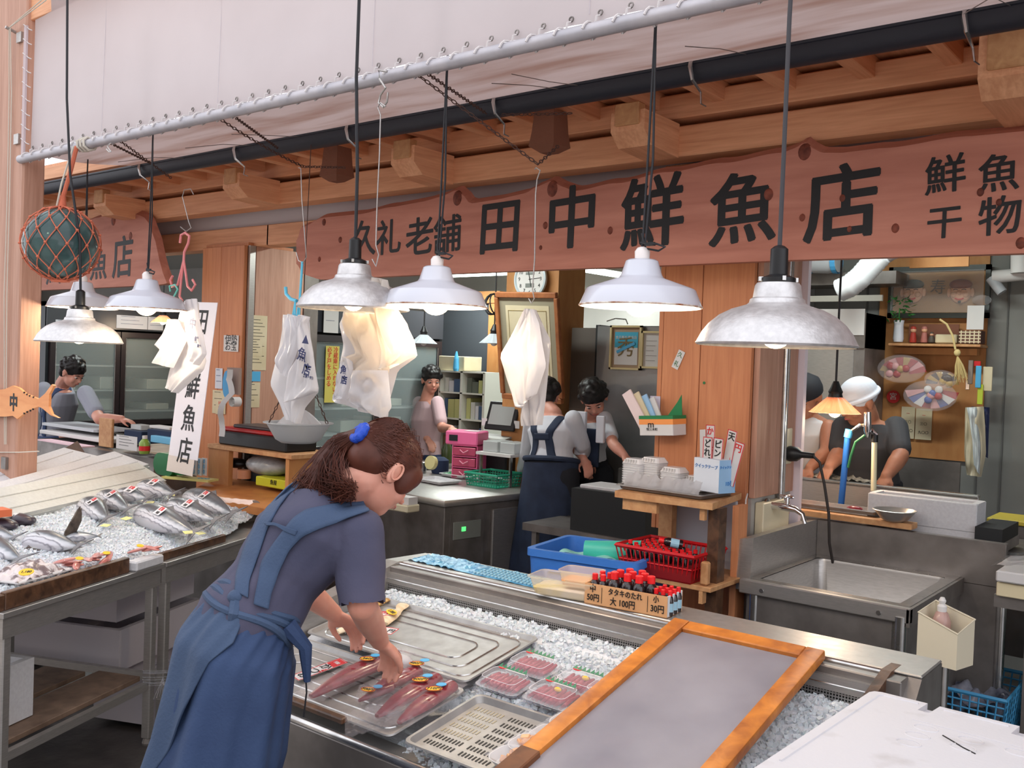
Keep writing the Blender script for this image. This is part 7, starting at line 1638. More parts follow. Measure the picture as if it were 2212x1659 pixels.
clut('paper_stack', 'white papers standing in the right navy holder', 'papers', 322, 918, 366, 930, 3.5, 0.08, white_p)
clut('clip_board', 'brown clipboard leaning over the foam boxes', 'board', 214, 902, 240, 968, 3.42, 0.02, wood_lt)
note(252, 938, 296, 975, 'Y', 3.3, 'white leaflet with a dark photo standing behind the foam boxes', white_p, rows=4, cat='leaflet')
tb_ = thing('tea_bottle', 'small green tea bottle with a white cap behind the foam boxes', 'bottle', P(312, 978, 'Y', 3.3)); q = P(312, 980, 'Y', 3.3)
MB(T(*q)).lathe([(0.03, 0), (0.034, 0.02), (0.034, 0.07), (0.02, 0.09), (0.014, 0.095)], 18, cap0=True, cap1=True).build('bottle_body', mat('tea_green', (130, 160, 70), 0.2), tb_, smooth=True); MB(T(*q)).lathe([(0.016, 0.095), (0.016, 0.115)], 14, cap1=True).build('cap', white_p, tb_)
MB(T(*q)).lathe([(0.0345, 0.02), (0.0345, 0.05)], 18).build('red_label', ink_r, tb_)
gc = thing('green_dispenser', 'dark green rounded plastic cases standing behind the bonito', 'container', P(378, 1005, 'Y', 3.15)); gm = mat('dark_green_plastic', (22, 104, 56), 0.4)
for x0, y0, x1, y1, k in ((345, 975, 388, 1030, 0), (384, 972, 412, 1028, 1)):
    a, b = P(x0, y0, 'Y', 3.15 + 0.02*k), P(x1, y1, 'Y', 3.15 + 0.02*k); w_, h_ = b.x - a.x, a.z - b.z
    MB(Matrix(((1,0,0,(a.x+b.x)/2),(0,0,-1,3.16+0.02*k),(0,1,0,(a.z+b.z)/2),(0,0,0,1)))).prism([(x, y) for x, y in rrect(w_, h_, w_*0.3, 5)], 0.05).build('case', gm, gc)
q = P(366, 1010, 'Y', 3.09); MB(T(*q) @ RX(90)).lathe([(0.014, 0), (0.014, 0.003)], 16, cap0=True, cap1=True).build('round_label', cream_p, gc); text('wakana', 0.018, white_p, face_front(P(372, 992, 'Y', 3.1).x, 3.095, P(372, 992, 'Y', 3.1).z), gc)
nc = thing('number_cards', 'white cards with blue numbers behind the green cases', 'cards', P(430, 1010, 'Y', 3.2))
for k in range(3):
    a = P(418 + 11*k, 1008, 'Y', 3.18 + 0.01*k); MB(T(*a)).box(-0.02, 0.03, 0, 0.002, -0.05, 0.05).build('card', white_p, nc)
    for j in range(3): text('0', 0.036, ink_lb, face_front(a.x + 0.005, a.y - 0.002, a.z + 0.03 - 0.03*j), nc)
nc2 = thing('number_cards', 'yellowish card with blue numbers lying beside the cutting board', 'cards', P(425, 1035, 'Z', 0.88)); q = P(410, 1036, 'Z', 0.88)
MB(T(*q) @ RZ(20)).box(-0.16, 0.16, -0.05, 0.05, 0, 0.012).build('card', mat('tag_yellow', (0,0,0)), nc2); text('000', 0.05, ink_lb, T(q.x + 0.09, q.y + 0.03, q.z + 0.014) @ RZ(20), nc2)

# ---- side table by the right pillar
st = thing('side_table', 'worn wooden two-tier side table standing before the right pillar', 'table', T(-1.77, 3.35, 0))
tz = 1.142
MB().hexa([(-1.975, 3.15, tz-0.025), (-1.56, 3.15, tz-0.025), (-1.62, 3.52, tz-0.025), (-2.03, 3.52, tz-0.025), (-1.975, 3.15, tz), (-1.56, 3.15, tz), (-1.62, 3.52, tz), (-2.03, 3.52, tz)]).build('top_board', wood_lt, st)
MB().box(-1.95, -1.80, 3.17, 3.19, tz-0.07, tz-0.025).build('cleat', wood_lt, st); MB().box(-1.62, -1.60, 3.17, 3.19, tz-0.07, tz-0.025).build('cleat', wood_lt, st)
MB().box(-1.93, -1.87, 3.42, 3.46, 0.0, tz-0.025).build('back_leg', wood_lt, st)
MB().hexa([(-1.60, 3.20, 0.0), (-1.56, 3.20, 0.0), (-1.56, 3.26, 0.0), (-1.60, 3.26, 0.0), (-1.60, 3.20, tz-0.025), (-1.555, 3.20, tz-0.025), (-1.555, 3.26, tz-0.025), (-1.60, 3.26, tz-0.025)]).build('dark_leg', wood_dk, st)
MB().box(-1.58, -1.555, 3.36, 3.44, 0, tz-0.03).build('rear_leg', wood_o, st)
MB().box(-1.96, -1.54, 3.12, 3.50, 0.825, 0.843, bev=0.002).build('lower_board', wood_lt, st)
MB().box(-1.585, -1.57, 3.12, 3.15, 0.78, 0.825).build('peg', wood_lt, st)
MB().box(-1.90, -1.62, 3.47, 3.49, 0.843, tz - 0.03).build('back_sheet', mat('pale_grey_sheet', (176, 176, 182), 0.7), st)
one('wood_offcut', 'pale rounded wood offcut standing on the lower shelf of the side table', 'block', MB().box(-1.59, -1.56, 3.13, 3.16, 0.845, 0.93, bev=0.006), wood_lt)
tM = T(-1.80, 3.31, tz) @ RZ(-4)
tray('shallow dark rimmed metal tray on top of the side table', tM, 0.40, 0.26, d=0.02, ridges=0, m=steel_dk)
packw = mat('pack_white_clear', (236, 234, 234), 0.15, alpha=0.9, spec=0.9)
for i, (px, py, n_, l) in enumerate(((1365, 1045, 9, 'left stack of clear lidded packs on the side table'), (1403, 1048, 10, 'taller ribbed stack of clear packs, second from the left'), (1448, 1055, 7, 'stack of ribbed clear packs in the middle of the side table tray'), (1500, 1058, 4, 'low stack of ribbed clear packs at the right of the tray'))):
    q = P(px, py, 'Z', tz + 0.01); M = T(q.x, q.y + 0.03, tz + 0.006) @ RZ(-6)
    t = thing('pack_stack', l, 'packs', M)
    for k in range(n_):
        z = 0.0095*k; rg = [[(x, y, z + dz) for x, y in rrect(w_, h_, 0.012, 2)] for w_, h_, dz in ((0.088, 0.078, 0), (0.094, 0.084, 0.006), (0.082, 0.072, 0.009))]
        MB(M).loft(rg).build('pack', packw, t)
    zt_ = 0.0095*n_; MB(M).loft([[(x, y, zt_ + dz) for x, y in rrect(w_, h_, 0.012, 2)] for w_, h_, dz in ((0.094, 0.084, 0), (0.070, 0.060, 0.02))]).build('lid', packw, t)
    for k in range(5): MB(M).box(-0.03 + 0.013*k, -0.024 + 0.013*k, -0.043, -0.036, zt_ + 0.001, zt_ + 0.016, M=None).build('lid_rib', white_p, t)
m = MB(tM); m.grid(lambda u, v: (-0.17 + 0.34*u, -0.112 + 0.05*v - 0.02*v, 0.01 + 0.055*v*(1 + 0.3*noise.noise(Vector((u*12, 0, 4)))) + 0.006*noise.noise(Vector((u*30, v*6, 1)))), 60, 8)
one('crinkled_sleeve', 'crinkled clear film wrapped round the packs on the side table', 'film', m, bagc, 'all')
# box of price cards
q = P(1540, 1030, 'Y', 3.32); cbx = thing('card_box', 'white and blue paper box stuffed with red edged price cards', 'box', T(q.x, 3.33, tz + 0.02)); BMx = T(q.x, 3.33, tz + 0.02) @ RZ(-16)
MB(BMx).box(-0.065, 0.065, -0.045, 0.045, 0, 0.125, bev=0.002).build('box_body', mat('carton_white', (222, 228, 236), 0.6), cbx); MB(BMx).box(0.0652, 0.066, -0.045, 0.045, 0, 0.125).build('blue_side', mat('carton_blue', (150, 190, 226), 0.6), cbx)
text('クイックテープ', 0.0165, mat('brand_blue', (40, 120, 190), 0.6), BMx @ T(-0.0, -0.0465, 0.095) @ RX(90), cbx); text('クイックテープ', 0.013, mat('brand_blue', (0,0,0)), BMx @ T(0.067, 0.0, 0.097) @ RZ(90) @ RX(90), cbx)
text('10巻', 0.022, mat('brand_blue', (0,0,0)), BMx @ T(0.067, 0.01, 0.035) @ RZ(90) @ RX(90), cbx)
for k, (dx, dy, h_, rz, rr_, s, mm_) in enumerate(((-0.055, 0.0, 0.20, -20, 6, '', ink), (-0.03, 0.01, 0.22, 0, 2, 'かつお', ink_r), (-0.02, -0.02, 0.175, 0, 0, 'どれブ', ink), (0.015, -0.01, 0.175, 5, -3, 'ピン', ink), (0.03, 0.02, 0.21, 0, -10, '天', ink), (0.055, 0.02, 0.17, 10, -14, '円', ink_r))):
    M = BMx @ T(dx, dy, 0.03) @ RZ(rz) @ RX(90) @ RZ(rr_)
    t = thing('price_card', ['blank folded card at the left of the card box', 'tallest red lettered card in the card box', 'front card with black kana in the card box', 'card with two black kana leaning in the card box', 'tilted card with one black character in the card box', 'red edged card at the right of the card box'][k], 'price card', M)
    MB(M).box(-0.023, 0.023, 0, h_, 0, 0.0012).build('card', white_p, t)
    if s:
        for x0, x1, y0, y1 in ((-0.023, 0.023, h_-0.003, h_), (-0.023, -0.020, 0, h_), (0.020, 0.023, 0, h_)): MB(M).box(x0, x1, y0, y1, 0.0012, 0.0018).build('red_border', ink_r, t)
        for j, ch_ in enumerate(s): text(ch_, 0.034, mm_, M @ T(0, h_ - 0.026 - 0.034*j, 0.002), t, off=0.0006)
# box on the pillar
q = P(1445, 895, 'Y', 3.5); pbx = thing('wall_box', 'white, orange and green carton of papers nailed on the right pillar', 'box', T(q.x, 3.50, q.z - 0.05)); WMx = T(q.x, 3.46, q.z - 0.04) @ RY(-4)
MB(WMx).box(-0.085, 0.07, -0.05, 0.06, -0.045, 0.03, bev=0.002).build('carton', white_p, pbx); MB(WMx).box(-0.086, 0.071, -0.051, 0.06, 0.0, 0.022).build('orange_band', mat('carton_orange', (236, 150, 80), 0.6), pbx); MB(WMx).box(-0.0865, 0.0715, -0.0515, 0.06, 0.022, 0.036).build('green_band', mat('carton_green', (30, 120, 70), 0.6), pbx)
MB(WMx).prism([(0.0, 0), (0.07, 0.0), (0.07, 0.09), (0.05, 0.06)], 0.002, M=T(0, 0.03, 0.03) @ RX(90)).build('torn_flap', mat('carton_green', (0,0,0)), pbx)
text('m', 0.04, ink, WMx @ T(-0.03, -0.053, 0.0) @ RX(90), pbx); text('牧三木町', 0.013, ink, WMx @ T(-0.025, -0.053, -0.02) @ RX(90), pbx)
for k in range(4):
    M = WMx @ T(-0.07 + 0.016*k, -0.02 + 0.012*k, -0.03) @ RY(-30 + 3*k)
    one('paper_bundle', ['frontmost pink paper strip bundle in the pillar carton', 'second paper strip bundle in the pillar carton', 'third paper strip bundle in the pillar carton, bluish', 'rear cream card bundle in the pillar carton'][k], 'papers', MB(M).box(-0.02, 0.025, -0.004, 0.004, 0, 0.19 - 0.015*k), [mat('pinkish_paper', (226, 206, 204), 0.7), cream_p, mat('carton_blue', (0,0,0)), white_p][k])
note(1405, 855, 1424, 925, 'Y', 3.50, 'pale sheet hanging behind the pillar carton', mat('lilac_paper', (0,0,0)), cat='paper')
# blue tub and its contents
tM = Matrix.Translation((-2.045, 3.17, 0.0)) @ RZ(9)
bt = thing('blue_tub', 'large bright blue plastic tub behind the display case', 'tub', tM); bm_ = mat('tub_blue', (62, 122, 206), 0.45, bump=0.3, bscale=40)
x0, x1, y0, y1, z0, z1 = -0.235, 0.235, -0.19, 0.19, 0.55, 0.905
o4 = lambda e, z: [(x, y, z) for x, y in rrect(x1-x0-2*e, y1-y0-2*e, 0.03, 3)]
mb = MB(tM); mb.loft([o4(0.03, z0), o4(0.008, z1-0.03), o4(0.0, z1-0.028), o4(0.0, z1), o4(0.022, z1), o4(0.05, z0+0.02)], cap=False); mb.bm.faces.new(mb.bm.verts[-16:]); mb.build('tub_shell', bm_, bt, smooth=True)
MB(tM @ T(0, -0.188, 0.0)).tube([(-0.14, 0.012, 0.62), (-0.14, 0.004, 0.82), (-0.13, 0.003, 0.83), (0.13, 0.003, 0.83), (0.14, 0.004, 0.82), (0.14, 0.012, 0.62)], 0.004, 6).build('moulded_rib', bm_, bt)
one('tub_stand', 'low crate under the blue tub, hidden by the display case', 'crate', MB(tM).box(-0.2, 0.2, -0.15, 0.15, 0, 0.55), steel_dk)
one('turquoise_scoop', 'turquoise round scoop lying in the blue tub', 'scoop', MB(T(-1.97, 3.18, 0.90) @ RZ(25) @ RY(90)).lathe([(0.035, -0.13), (0.045, 0.02), (0.052, 0.09), (0.047, 0.09), (0.04, 0.0), (0.0, -0.10)], 20), mat('turquoise_plastic', (70, 190, 170), 0.4), True)
one('turquoise_cloth', 'pale turquoise mesh cloth lying in the blue tub', 'cloth', MB(tM).grid(lambda u, v: (-0.14 + 0.26*u, -0.1 + 0.14*v, 0.88 + 0.012*math.sin(u*9 + v*4)), 20, 10), mat('pale_turquoise', (140, 206, 196), 0.6), 'all')
rb = basket('red plastic basket holding small sauce bottles on the lower tier of the side table', -1.93, -1.60, 3.10, 3.36, 0.845, 0.945, mat('basket_red', (196, 22, 30), 0.35), rows=2, cols=16, taper=0.02)
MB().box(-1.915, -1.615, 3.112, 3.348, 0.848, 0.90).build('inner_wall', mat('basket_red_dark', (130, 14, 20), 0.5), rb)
def bottle(lab, x, y, z, h, r, group, label=True, M=None, cap=ink_r):
    Q = M or T(x, y, z); t = thing('sauce_bottle', lab, 'bottle', Q, group)
    MB(Q).lathe([(r*0.9, 0), (r, 0.004), (r, h*0.62), (r*0.75, h*0.74), (r*0.4, h*0.8)], 14, cap0=True, cap1=True).build('bottle_body', mat('soy_dark', (34, 24, 26), 0.12, coat=0.5), t, smooth=True)
    MB(Q).lathe([(r*0.62, h*0.78), (r*0.62, h*0.98), (r*0.5, h)], 14, cap1=True).build('cap', mat('cap_red', (226, 30, 36), 0.35), t, smooth=True)
    if label: MB(Q).lathe([(r*1.01, h*0.15), (r*1.01, h*0.5)], 14).build('label', mat('label_blue', (150, 190, 210), 0.5), t)
    return t
proto = bottle('small sauce bottle with a red cap packed in the red basket', -1.89, 3.14, 0.90, 0.065, 0.013, 'red capped bottles in the red basket', False)
for r in range(5):
    for k in range(8):
        if r == 0 and k == 0: continue
        if r > 2 and k > 4: continue
        dup(proto, T(-1.89 + k*0.033, 3.14 + r*0.043, 0.885))
bottle('sauce bottle lying on its side on top of the red basket', 0, 0, 0, 0.09, 0.017, None, True, T(-1.70, 3.20, 0.965) @ RZ(-60) @ RX(82))
# sauce carton on the case
c0, c1, c2 = P(1262, 1302, 'Z', 0.904), P(1440, 1336, 'Z', 0.904), P(1478, 1318, 'Z', 0.904); dd = (c1 - c0); wl = dd.length
SM = frame(c0, dd, c2 - c1); dpt = 0.11
sc = thing('sauce_carton', 'low cardboard carton with handwritten prices on the back of the display case', 'carton', SM); cardb = mat('cardboard', (214, 164, 116), 0.8, 0, (204, 152, 106), 10)
for q in ((0, wl, 0, 0.003), (0, wl, dpt-0.003, dpt), (0, 0.003, 0.003, dpt-0.003)): MB(SM).box(q[0], q[1], q[2], q[3], 0, 0.062).build('side', cardb, sc)
MB(SM).box(wl-0.003, wl, 0.003, dpt-0.003, 0, 0.062).build('side', mat('carton_white', (0,0,0)), sc); MB(SM).box(0, wl, 0, dpt, 0, 0.002).build('base', cardb, sc)
W = SM @ T(0, -0.001, 0) @ RX(90)
for s, x, y, h_ in (('中', 0.028, 0.047, 0.026), ('50円', 0.030, 0.020, 0.025), ('タタキのたれ', 0.135, 0.046, 0.022), ('大 100円', 0.128, 0.018, 0.026), ('小', 0.235, 0.048, 0.022), ('30円', 0.240, 0.021, 0.026)): text(s, h_, ink, W @ T(x, y, 0), sc, off=0.0003, sx=0.85)
for x in (0.058, 0.208): MB(W).box(x, x + 0.0015, 0.008, 0.055, 0, 0.0006).build('pen_line', ink, sc)
rr = random.Random(8)
pa = None
for i, (x, y, h_, r_) in enumerate([(0.018, 0.03, 0.085, 0.014), (0.02, 0.075, 0.082, 0.014), (0.046, 0.03, 0.078, 0.014), (0.048, 0.07, 0.082, 0.014), (0.05, 0.10, 0.085, 0.014)]):
    if pa is None: pa = bottle('medium sauce bottle with a red cap in the left part of the carton', 0, 0, 0, h_, r_, 'medium bottles in the left part of the carton', True, SM @ T(x, y, 0.003))
    else: dup(pa, SM @ T(x, y, 0.003))
pa = None
for i, (x, y) in enumerate([(0.085, 0.028), (0.128, 0.028), (0.165, 0.03), (0.195, 0.05), (0.085, 0.066), (0.125, 0.07), (0.163, 0.074), (0.1, 0.1), (0.14, 0.103)]):
    if pa is None: pa = bottle('large dark sauce bottle with a red cap in the middle of the carton', 0, 0, 0, 0.10, 0.019, 'large bottles in the middle of the carton', True, SM @ T(x, y, 0.003))
    else: dup(pa, SM @ T(x, y, 0.003))
pa = None
for i in range(9):
    x, y = 0.222 + (i % 3)*0.022, 0.028 + (i//3)*0.03
    if pa is None: pa = bottle('small sauce bottle with a red cap in the right part of the carton', 0, 0, 0, 0.072, 0.0105, 'small bottles in the right part of the carton', True, SM @ T(x, y, 0.003))
    else: dup(pa, SM @ T(x, y, 0.003))
# plastic containers
c0, c1 = P(1150, 1282, 'Z', 0.906), P(1265, 1300, 'Z', 0.906); dd = c1 - c0
PM = frame((c0 + c1)/2 + Vector((0, 0.055, 0)), dd, Vector((0, 1, 0)))
def tub(lab, M, w, h, H, colr, fill, name='plastic_container'):
    t = thing(name, lab, 'container', M); mb = MB(M)
    mb.loft([[(x, y, z) for x, y in rrect(w*a, h*a, 0.02, 3)] for a, z in ((0.82, 0.0), (0.97, H), (1.02, H), (1.02, H-0.004))], cap=False); mb.build('container_wall', colr, t, smooth=True)
    MB(M).loft([[(x, y, z) for x, y in rrect(w*a, h*a, 0.018, 3)] for a, z in ((0.80, 0.003), (0.88, H*0.4))]).build('contents', fill, t, smooth=True)
clr = mat('milky_plastic', (236, 220, 190), 0.15, alpha=0.42, spec=0.8)
tub('larger clear container with yellow and white contents on the blue film', PM, 0.24, 0.13, 0.055, clr, mat('yellow_pickle', (226, 206, 130), 0.4, 0, (236, 230, 226), 14))
tub('smaller clear container with orange contents set inside the larger one', PM @ T(0.035, 0.015, 0.03), 0.13, 0.10, 0.05, clr, mat('orange_pickle', (230, 150, 100), 0.4, 0, (236, 190, 140), 20))
# ================================================================ PEOPLE
def V3(*a): return Vector(a)
def remesh_join(name, mb, m, parent, vox=0.006, smooth=2):
    bmesh.ops.recalc_face_normals(mb.bm, faces=mb.bm.faces)
    me = bpy.data.meshes.new('tmp'); mb.bm.to_mesh(me); mb.bm.free()
    o = bpy.data.objects.new('tmp', me); C.objects.link(o)
    r = o.modifiers.new('r', 'REMESH'); r.mode = 'VOXEL'; r.voxel_size = vox; r.use_smooth_shade = True
    s = o.modifiers.new('s', 'SMOOTH'); s.factor = 0.5; s.iterations = smooth
    dg = bpy.context.evaluated_depsgraph_get(); me2 = bpy.data.meshes.new_from_object(o.evaluated_get(dg))
    bpy.data.objects.remove(o)
    if parent: me2.transform(wm(parent).inverted())
    me2.materials.clear(); me2.materials.append(m); me2.name = name
    for p in me2.polygons: p.use_smooth = True
    q = bpy.data.objects.new(name, me2); C.objects.link(q)
    if parent: q.parent = parent; WM[q.name] = wm(parent)
    return q
def limb(mb, pts, rad, n=12):
    """tapered limb through joints, rounded ends"""
    P_ = [Vector(p) for p in pts]; out, rr = [], []
    for i in range(len(P_) - 1):
        for k in range(6):
            t = k / 6; out.append(P_[i].lerp(P_[i+1], t)); rr.append(rad[i] + (rad[i+1] - rad[i]) * t)
    out.append(P_[-1]); rr.append(rad[-1])
    mb.tube(out, rr, n)
    mb.ball(P_[0], rad[0], 12, 8); mb.ball(P_[-1], rad[-1], 12, 8)
    for i in range(1, len(P_) - 1): mb.ball(P_[i], rad[i], 12, 8)
def ellring(c, right, fwd, rx, ry, n=20, e=0.9):
    return [tuple(c + right * rx * (abs(math.cos(a))**e) * (1 if math.cos(a) > 0 else -1) + fwd * ry * (abs(math.sin(a))**e) * (1 if math.sin(a) > 0 else -1)) for a in [2*PI*k/n for k in range(n)]]
def torso(mb, pel, neck, shL, shR, grow=0.0, w=(0.155, 0.125, 0.165, 0.13), d=(0.11, 0.095, 0.115, 0.08), hipw=None):
    ax = (neck - pel); right = (shR - shL).normalized(); fwd = ax.cross(right).normalized()
    if fwd.dot(Vector((0, 0, 1))) > 0.9: pass
    rings = []
    for t, rx, ry in ((-0.12, w[0]*0.9, d[0]*0.9), (0.05, w[0], d[0]), (0.35, w[1], d[1]), (0.68, w[2], d[2]), (0.88, w[3] + 0.03, d[3]), (0.98, 0.075, 0.065)):
        rings.append(ellring(pel + ax * t, right, fwd, rx + grow, ry + grow))
    mb.loft(rings)
    return right, fwd
def headM(c, look, up):
    y = Vector(look).normalized(); z = Vector(up); z = (z - y * z.dot(y)).normalized(); x = y.cross(z)
    return Matrix(((x.x, y.x, z.x, c[0]), (x.y, y.y, z.y, c[1]), (x.z, y.z, z.z, c[2]), (0, 0, 0, 1)))
def head_shape(mb, H, s=1.0, neckp=None):
    mb.ball((0, -0.012*s, 0.03*s), (0.075*s, 0.092*s, 0.083*s), 24, 16, M=H)
    mb.ball((0, 0.022*s, -0.03*s), (0.058*s, 0.062*s, 0.078*s), 20, 14, M=H)
    mb.ball((0, 0.048*s, -0.078*s), (0.03*s, 0.028*s, 0.026*s), 14, 10, M=H)      # chin
    mb.ball((0, 0.062*s, 0.012*s), (0.055*s, 0.022*s, 0.012*s), 14, 8, M=H)        # brow
    mb.loft([[(0.006*s, 0.08*s, 0.008*s), (-0.006*s, 0.08*s, 0.008*s), (-0.004*s, 0.07*s, 0.008*s), (0.004*s, 0.07*s, 0.008*s)], [(0.012*s, 0.098*s, -0.026*s), (-0.012*s, 0.098*s, -0.026*s), (-0.016*s, 0.07*s, -0.032*s), (0.016*s, 0.07*s, -0.032*s)]], M=H)
    mb.ball((0, 0.094*s, -0.026*s), (0.011*s, 0.012*s, 0.009*s), 10, 8, M=H)       # nose tip
    mb.ball((0, 0.078*s, -0.052*s), (0.022*s, 0.012*s, 0.010*s), 12, 8, M=H)       # lips mound
    for sg in (-1, 1):
        mb.ball((sg*0.036*s, 0.055*s, -0.03*s), (0.022*s, 0.022*s, 0.026*s), 12, 8, M=H)   # cheeks
        mb.ball((sg*0.077*s, -0.008*s, -0.008*s), (0.009*s, 0.018*s, 0.031*s), 12, 8, M=H @ T(0,0,0))  # ears
        mb.ball((sg*0.083*s, -0.014*s, 0.004*s), (0.007*s, 0.014*s, 0.02*s), 10, 6, M=H)
    if neckp is not None: limb(mb, [H @ Vector((0, -0.025*s, -0.05*s)), neckp], [0.052*s, 0.056*s])
def face_parts(H, parent, s=1.0, closed=False, male=False):
    white, iris = mat('eye_white', (232, 228, 224), 0.25), mat('iris', (40, 26, 20), 0.2)
    for sg in (-1, 1):
        if not closed:
            e = MB(H).ball((sg*0.031*s, 0.068*s, 0.0), (0.013*s, 0.010*s, 0.007*s), 12, 8).build('eye', white, parent, smooth='all')
            MB(H).ball((sg*0.031*s, 0.0765*s, -0.002*s), (0.006*s, 0.003*s, 0.006*s), 10, 6).build('iris', iris, e, smooth='all')
        MB(H).tube([(sg*0.018*s, 0.078*s, -0.002*s), (sg*0.031*s, 0.080*s, 0.003*s if not closed else -0.004*s), (sg*0.045*s, 0.069*s, -0.002*s)], 0.0018*s, 5).build('eyelid', hair_b, parent)
        MB(H).tube([(sg*0.014*s, 0.082*s, 0.018*s), (sg*0.032*s, 0.081*s, 0.024*s), (sg*0.05*s, 0.066*s, 0.018*s)], [0.0015*s, 0.003*s, 0.0012*s], 6).build('eyebrow', hair_b, parent)
    MB(H).tube([(-0.02*s, 0.082*s, -0.052*s), (0, 0.091*s, -0.052*s), (0.02*s, 0.082*s, -0.052*s)], [0.002*s, 0.004*s, 0.002*s], 6).build('mouth', mat('lips', (176, 92, 88), 0.4), parent, smooth=True)
def hand_shape(mb, wrist, fwd, palm_n, s=1.0, curl=0.5, flip=1):
    """palm box plus five bent fingers; fwd = finger direction, palm_n = direction the palm faces; flip=1 thumb on the fwd x n side"""
    f = Vector(fwd).normalized(); n = Vector(palm_n); n = (n - f * n.dot(f)).normalized(); side = f.cross(n) * flip
    H = Matrix(((side.x, f.x, -n.x, wrist[0]), (side.y, f.y, -n.y, wrist[1]), (side.z, f.z, -n.z, wrist[2]), (0, 0, 0, 1)))
    if flip < 0: pass
    mb.ball((0, 0.04*s, 0), (0.038*s, 0.048*s, 0.014*s), 16, 10, M=H); mb.ball((0.022*s, 0.03*s, -0.006*s), (0.018*s, 0.03*s, 0.014*s), 10, 8, M=H)
    for k, (x, L_) in enumerate(((0.027, 0.072), (0.009, 0.080), (-0.009, 0.074), (-0.026, 0.058))):
        p = Vector((x*s, 0.076*s, 0)); pts = [Vector((x*0.7*s, 0.04*s, 0)), p]; ang = 0.0
        for j, fr_ in enumerate((0.45, 0.30, 0.25)):
            ang += curl * (0.9, 1.0, 0.7)[j]
            p = p + Vector(((0.1 if k == 0 else -0.08*(k-1))*0.2*L_*s*fr_, math.cos(ang), -math.sin(ang))) * (L_ * fr_ * s); pts.append(p.copy())
        limb(mb, [H @ q for q in pts], [0.008*s, 0.0086*s, 0.0080*s, 0.0074*s, 0.0064*s], 10)
    th = [Vector((0.018, 0.012, -0.004)), Vector((0.042, 0.036, -0.014)), Vector((0.050, 0.062, -0.024)), Vector((0.046, 0.084, -0.034))]
    limb(mb, [H @ (q*s) for q in th], [0.012*s, 0.0105*s, 0.0090*s, 0.0072*s], 10)
    return H
def bvh_of(o):
    dg = bpy.context.evaluated_depsgraph_get(); M = wm(o)
    return BVHTree.FromPolygons([M @ v.co for v in o.data.vertices], [tuple(p.vertices) for p in o.data.polygons])
def strap(name, parent, bvh, path, w, m, off=0.004, steps=40, origin=None):
    """cloth band laid on a body: path points (world) pulled on to the surface, smoothed, with thickness"""
    pts = [Vector(p) for p in path]; dense = []
    for i in range(len(pts) - 1):
        for k in range(steps // (len(pts)-1) + 1): dense.append(pts[i].lerp(pts[i+1], k / (steps // (len(pts)-1) + 1)))
    dense.append(pts[-1]); mb = MB(); rows = []
    loc = [bvh.find_nearest(q) for q in dense]
    for i, q in enumerate(loc):
        a = loc[max(0, i-1)][0]; b = loc[min(len(loc)-1, i+1)][0]; d = (b - a)
        d = d.normalized() if d.length > 1e-6 else Vector((0, 0, 1)); n = q[1]; s_ = d.cross(n).normalized()
        row = []
        for k in range(5):
            t = (k/4 - 0.5) * w; r_ = bvh.find_nearest(q[0] + s_ * t); row.append(r_[0] + r_[1] * off)
        rows.append(row)
    for it in range(3):
        rows = [[(rows[max(0,i-1)][k] + rows[i][k]*2 + rows[min(len(rows)-1,i+1)][k]) / 4 for k in range(5)] for i in range(len(rows))]
    g = [[mb.bm.verts.new(p) for p in r] for r in rows]
    for i in range(len(g)-1):
        for k in range(4): mb.bm.faces.new((g[i][k], g[i+1][k], g[i+1][k+1], g[i][k+1]))
    return mb.build(name, m, parent, smooth='all', thick=0.003)
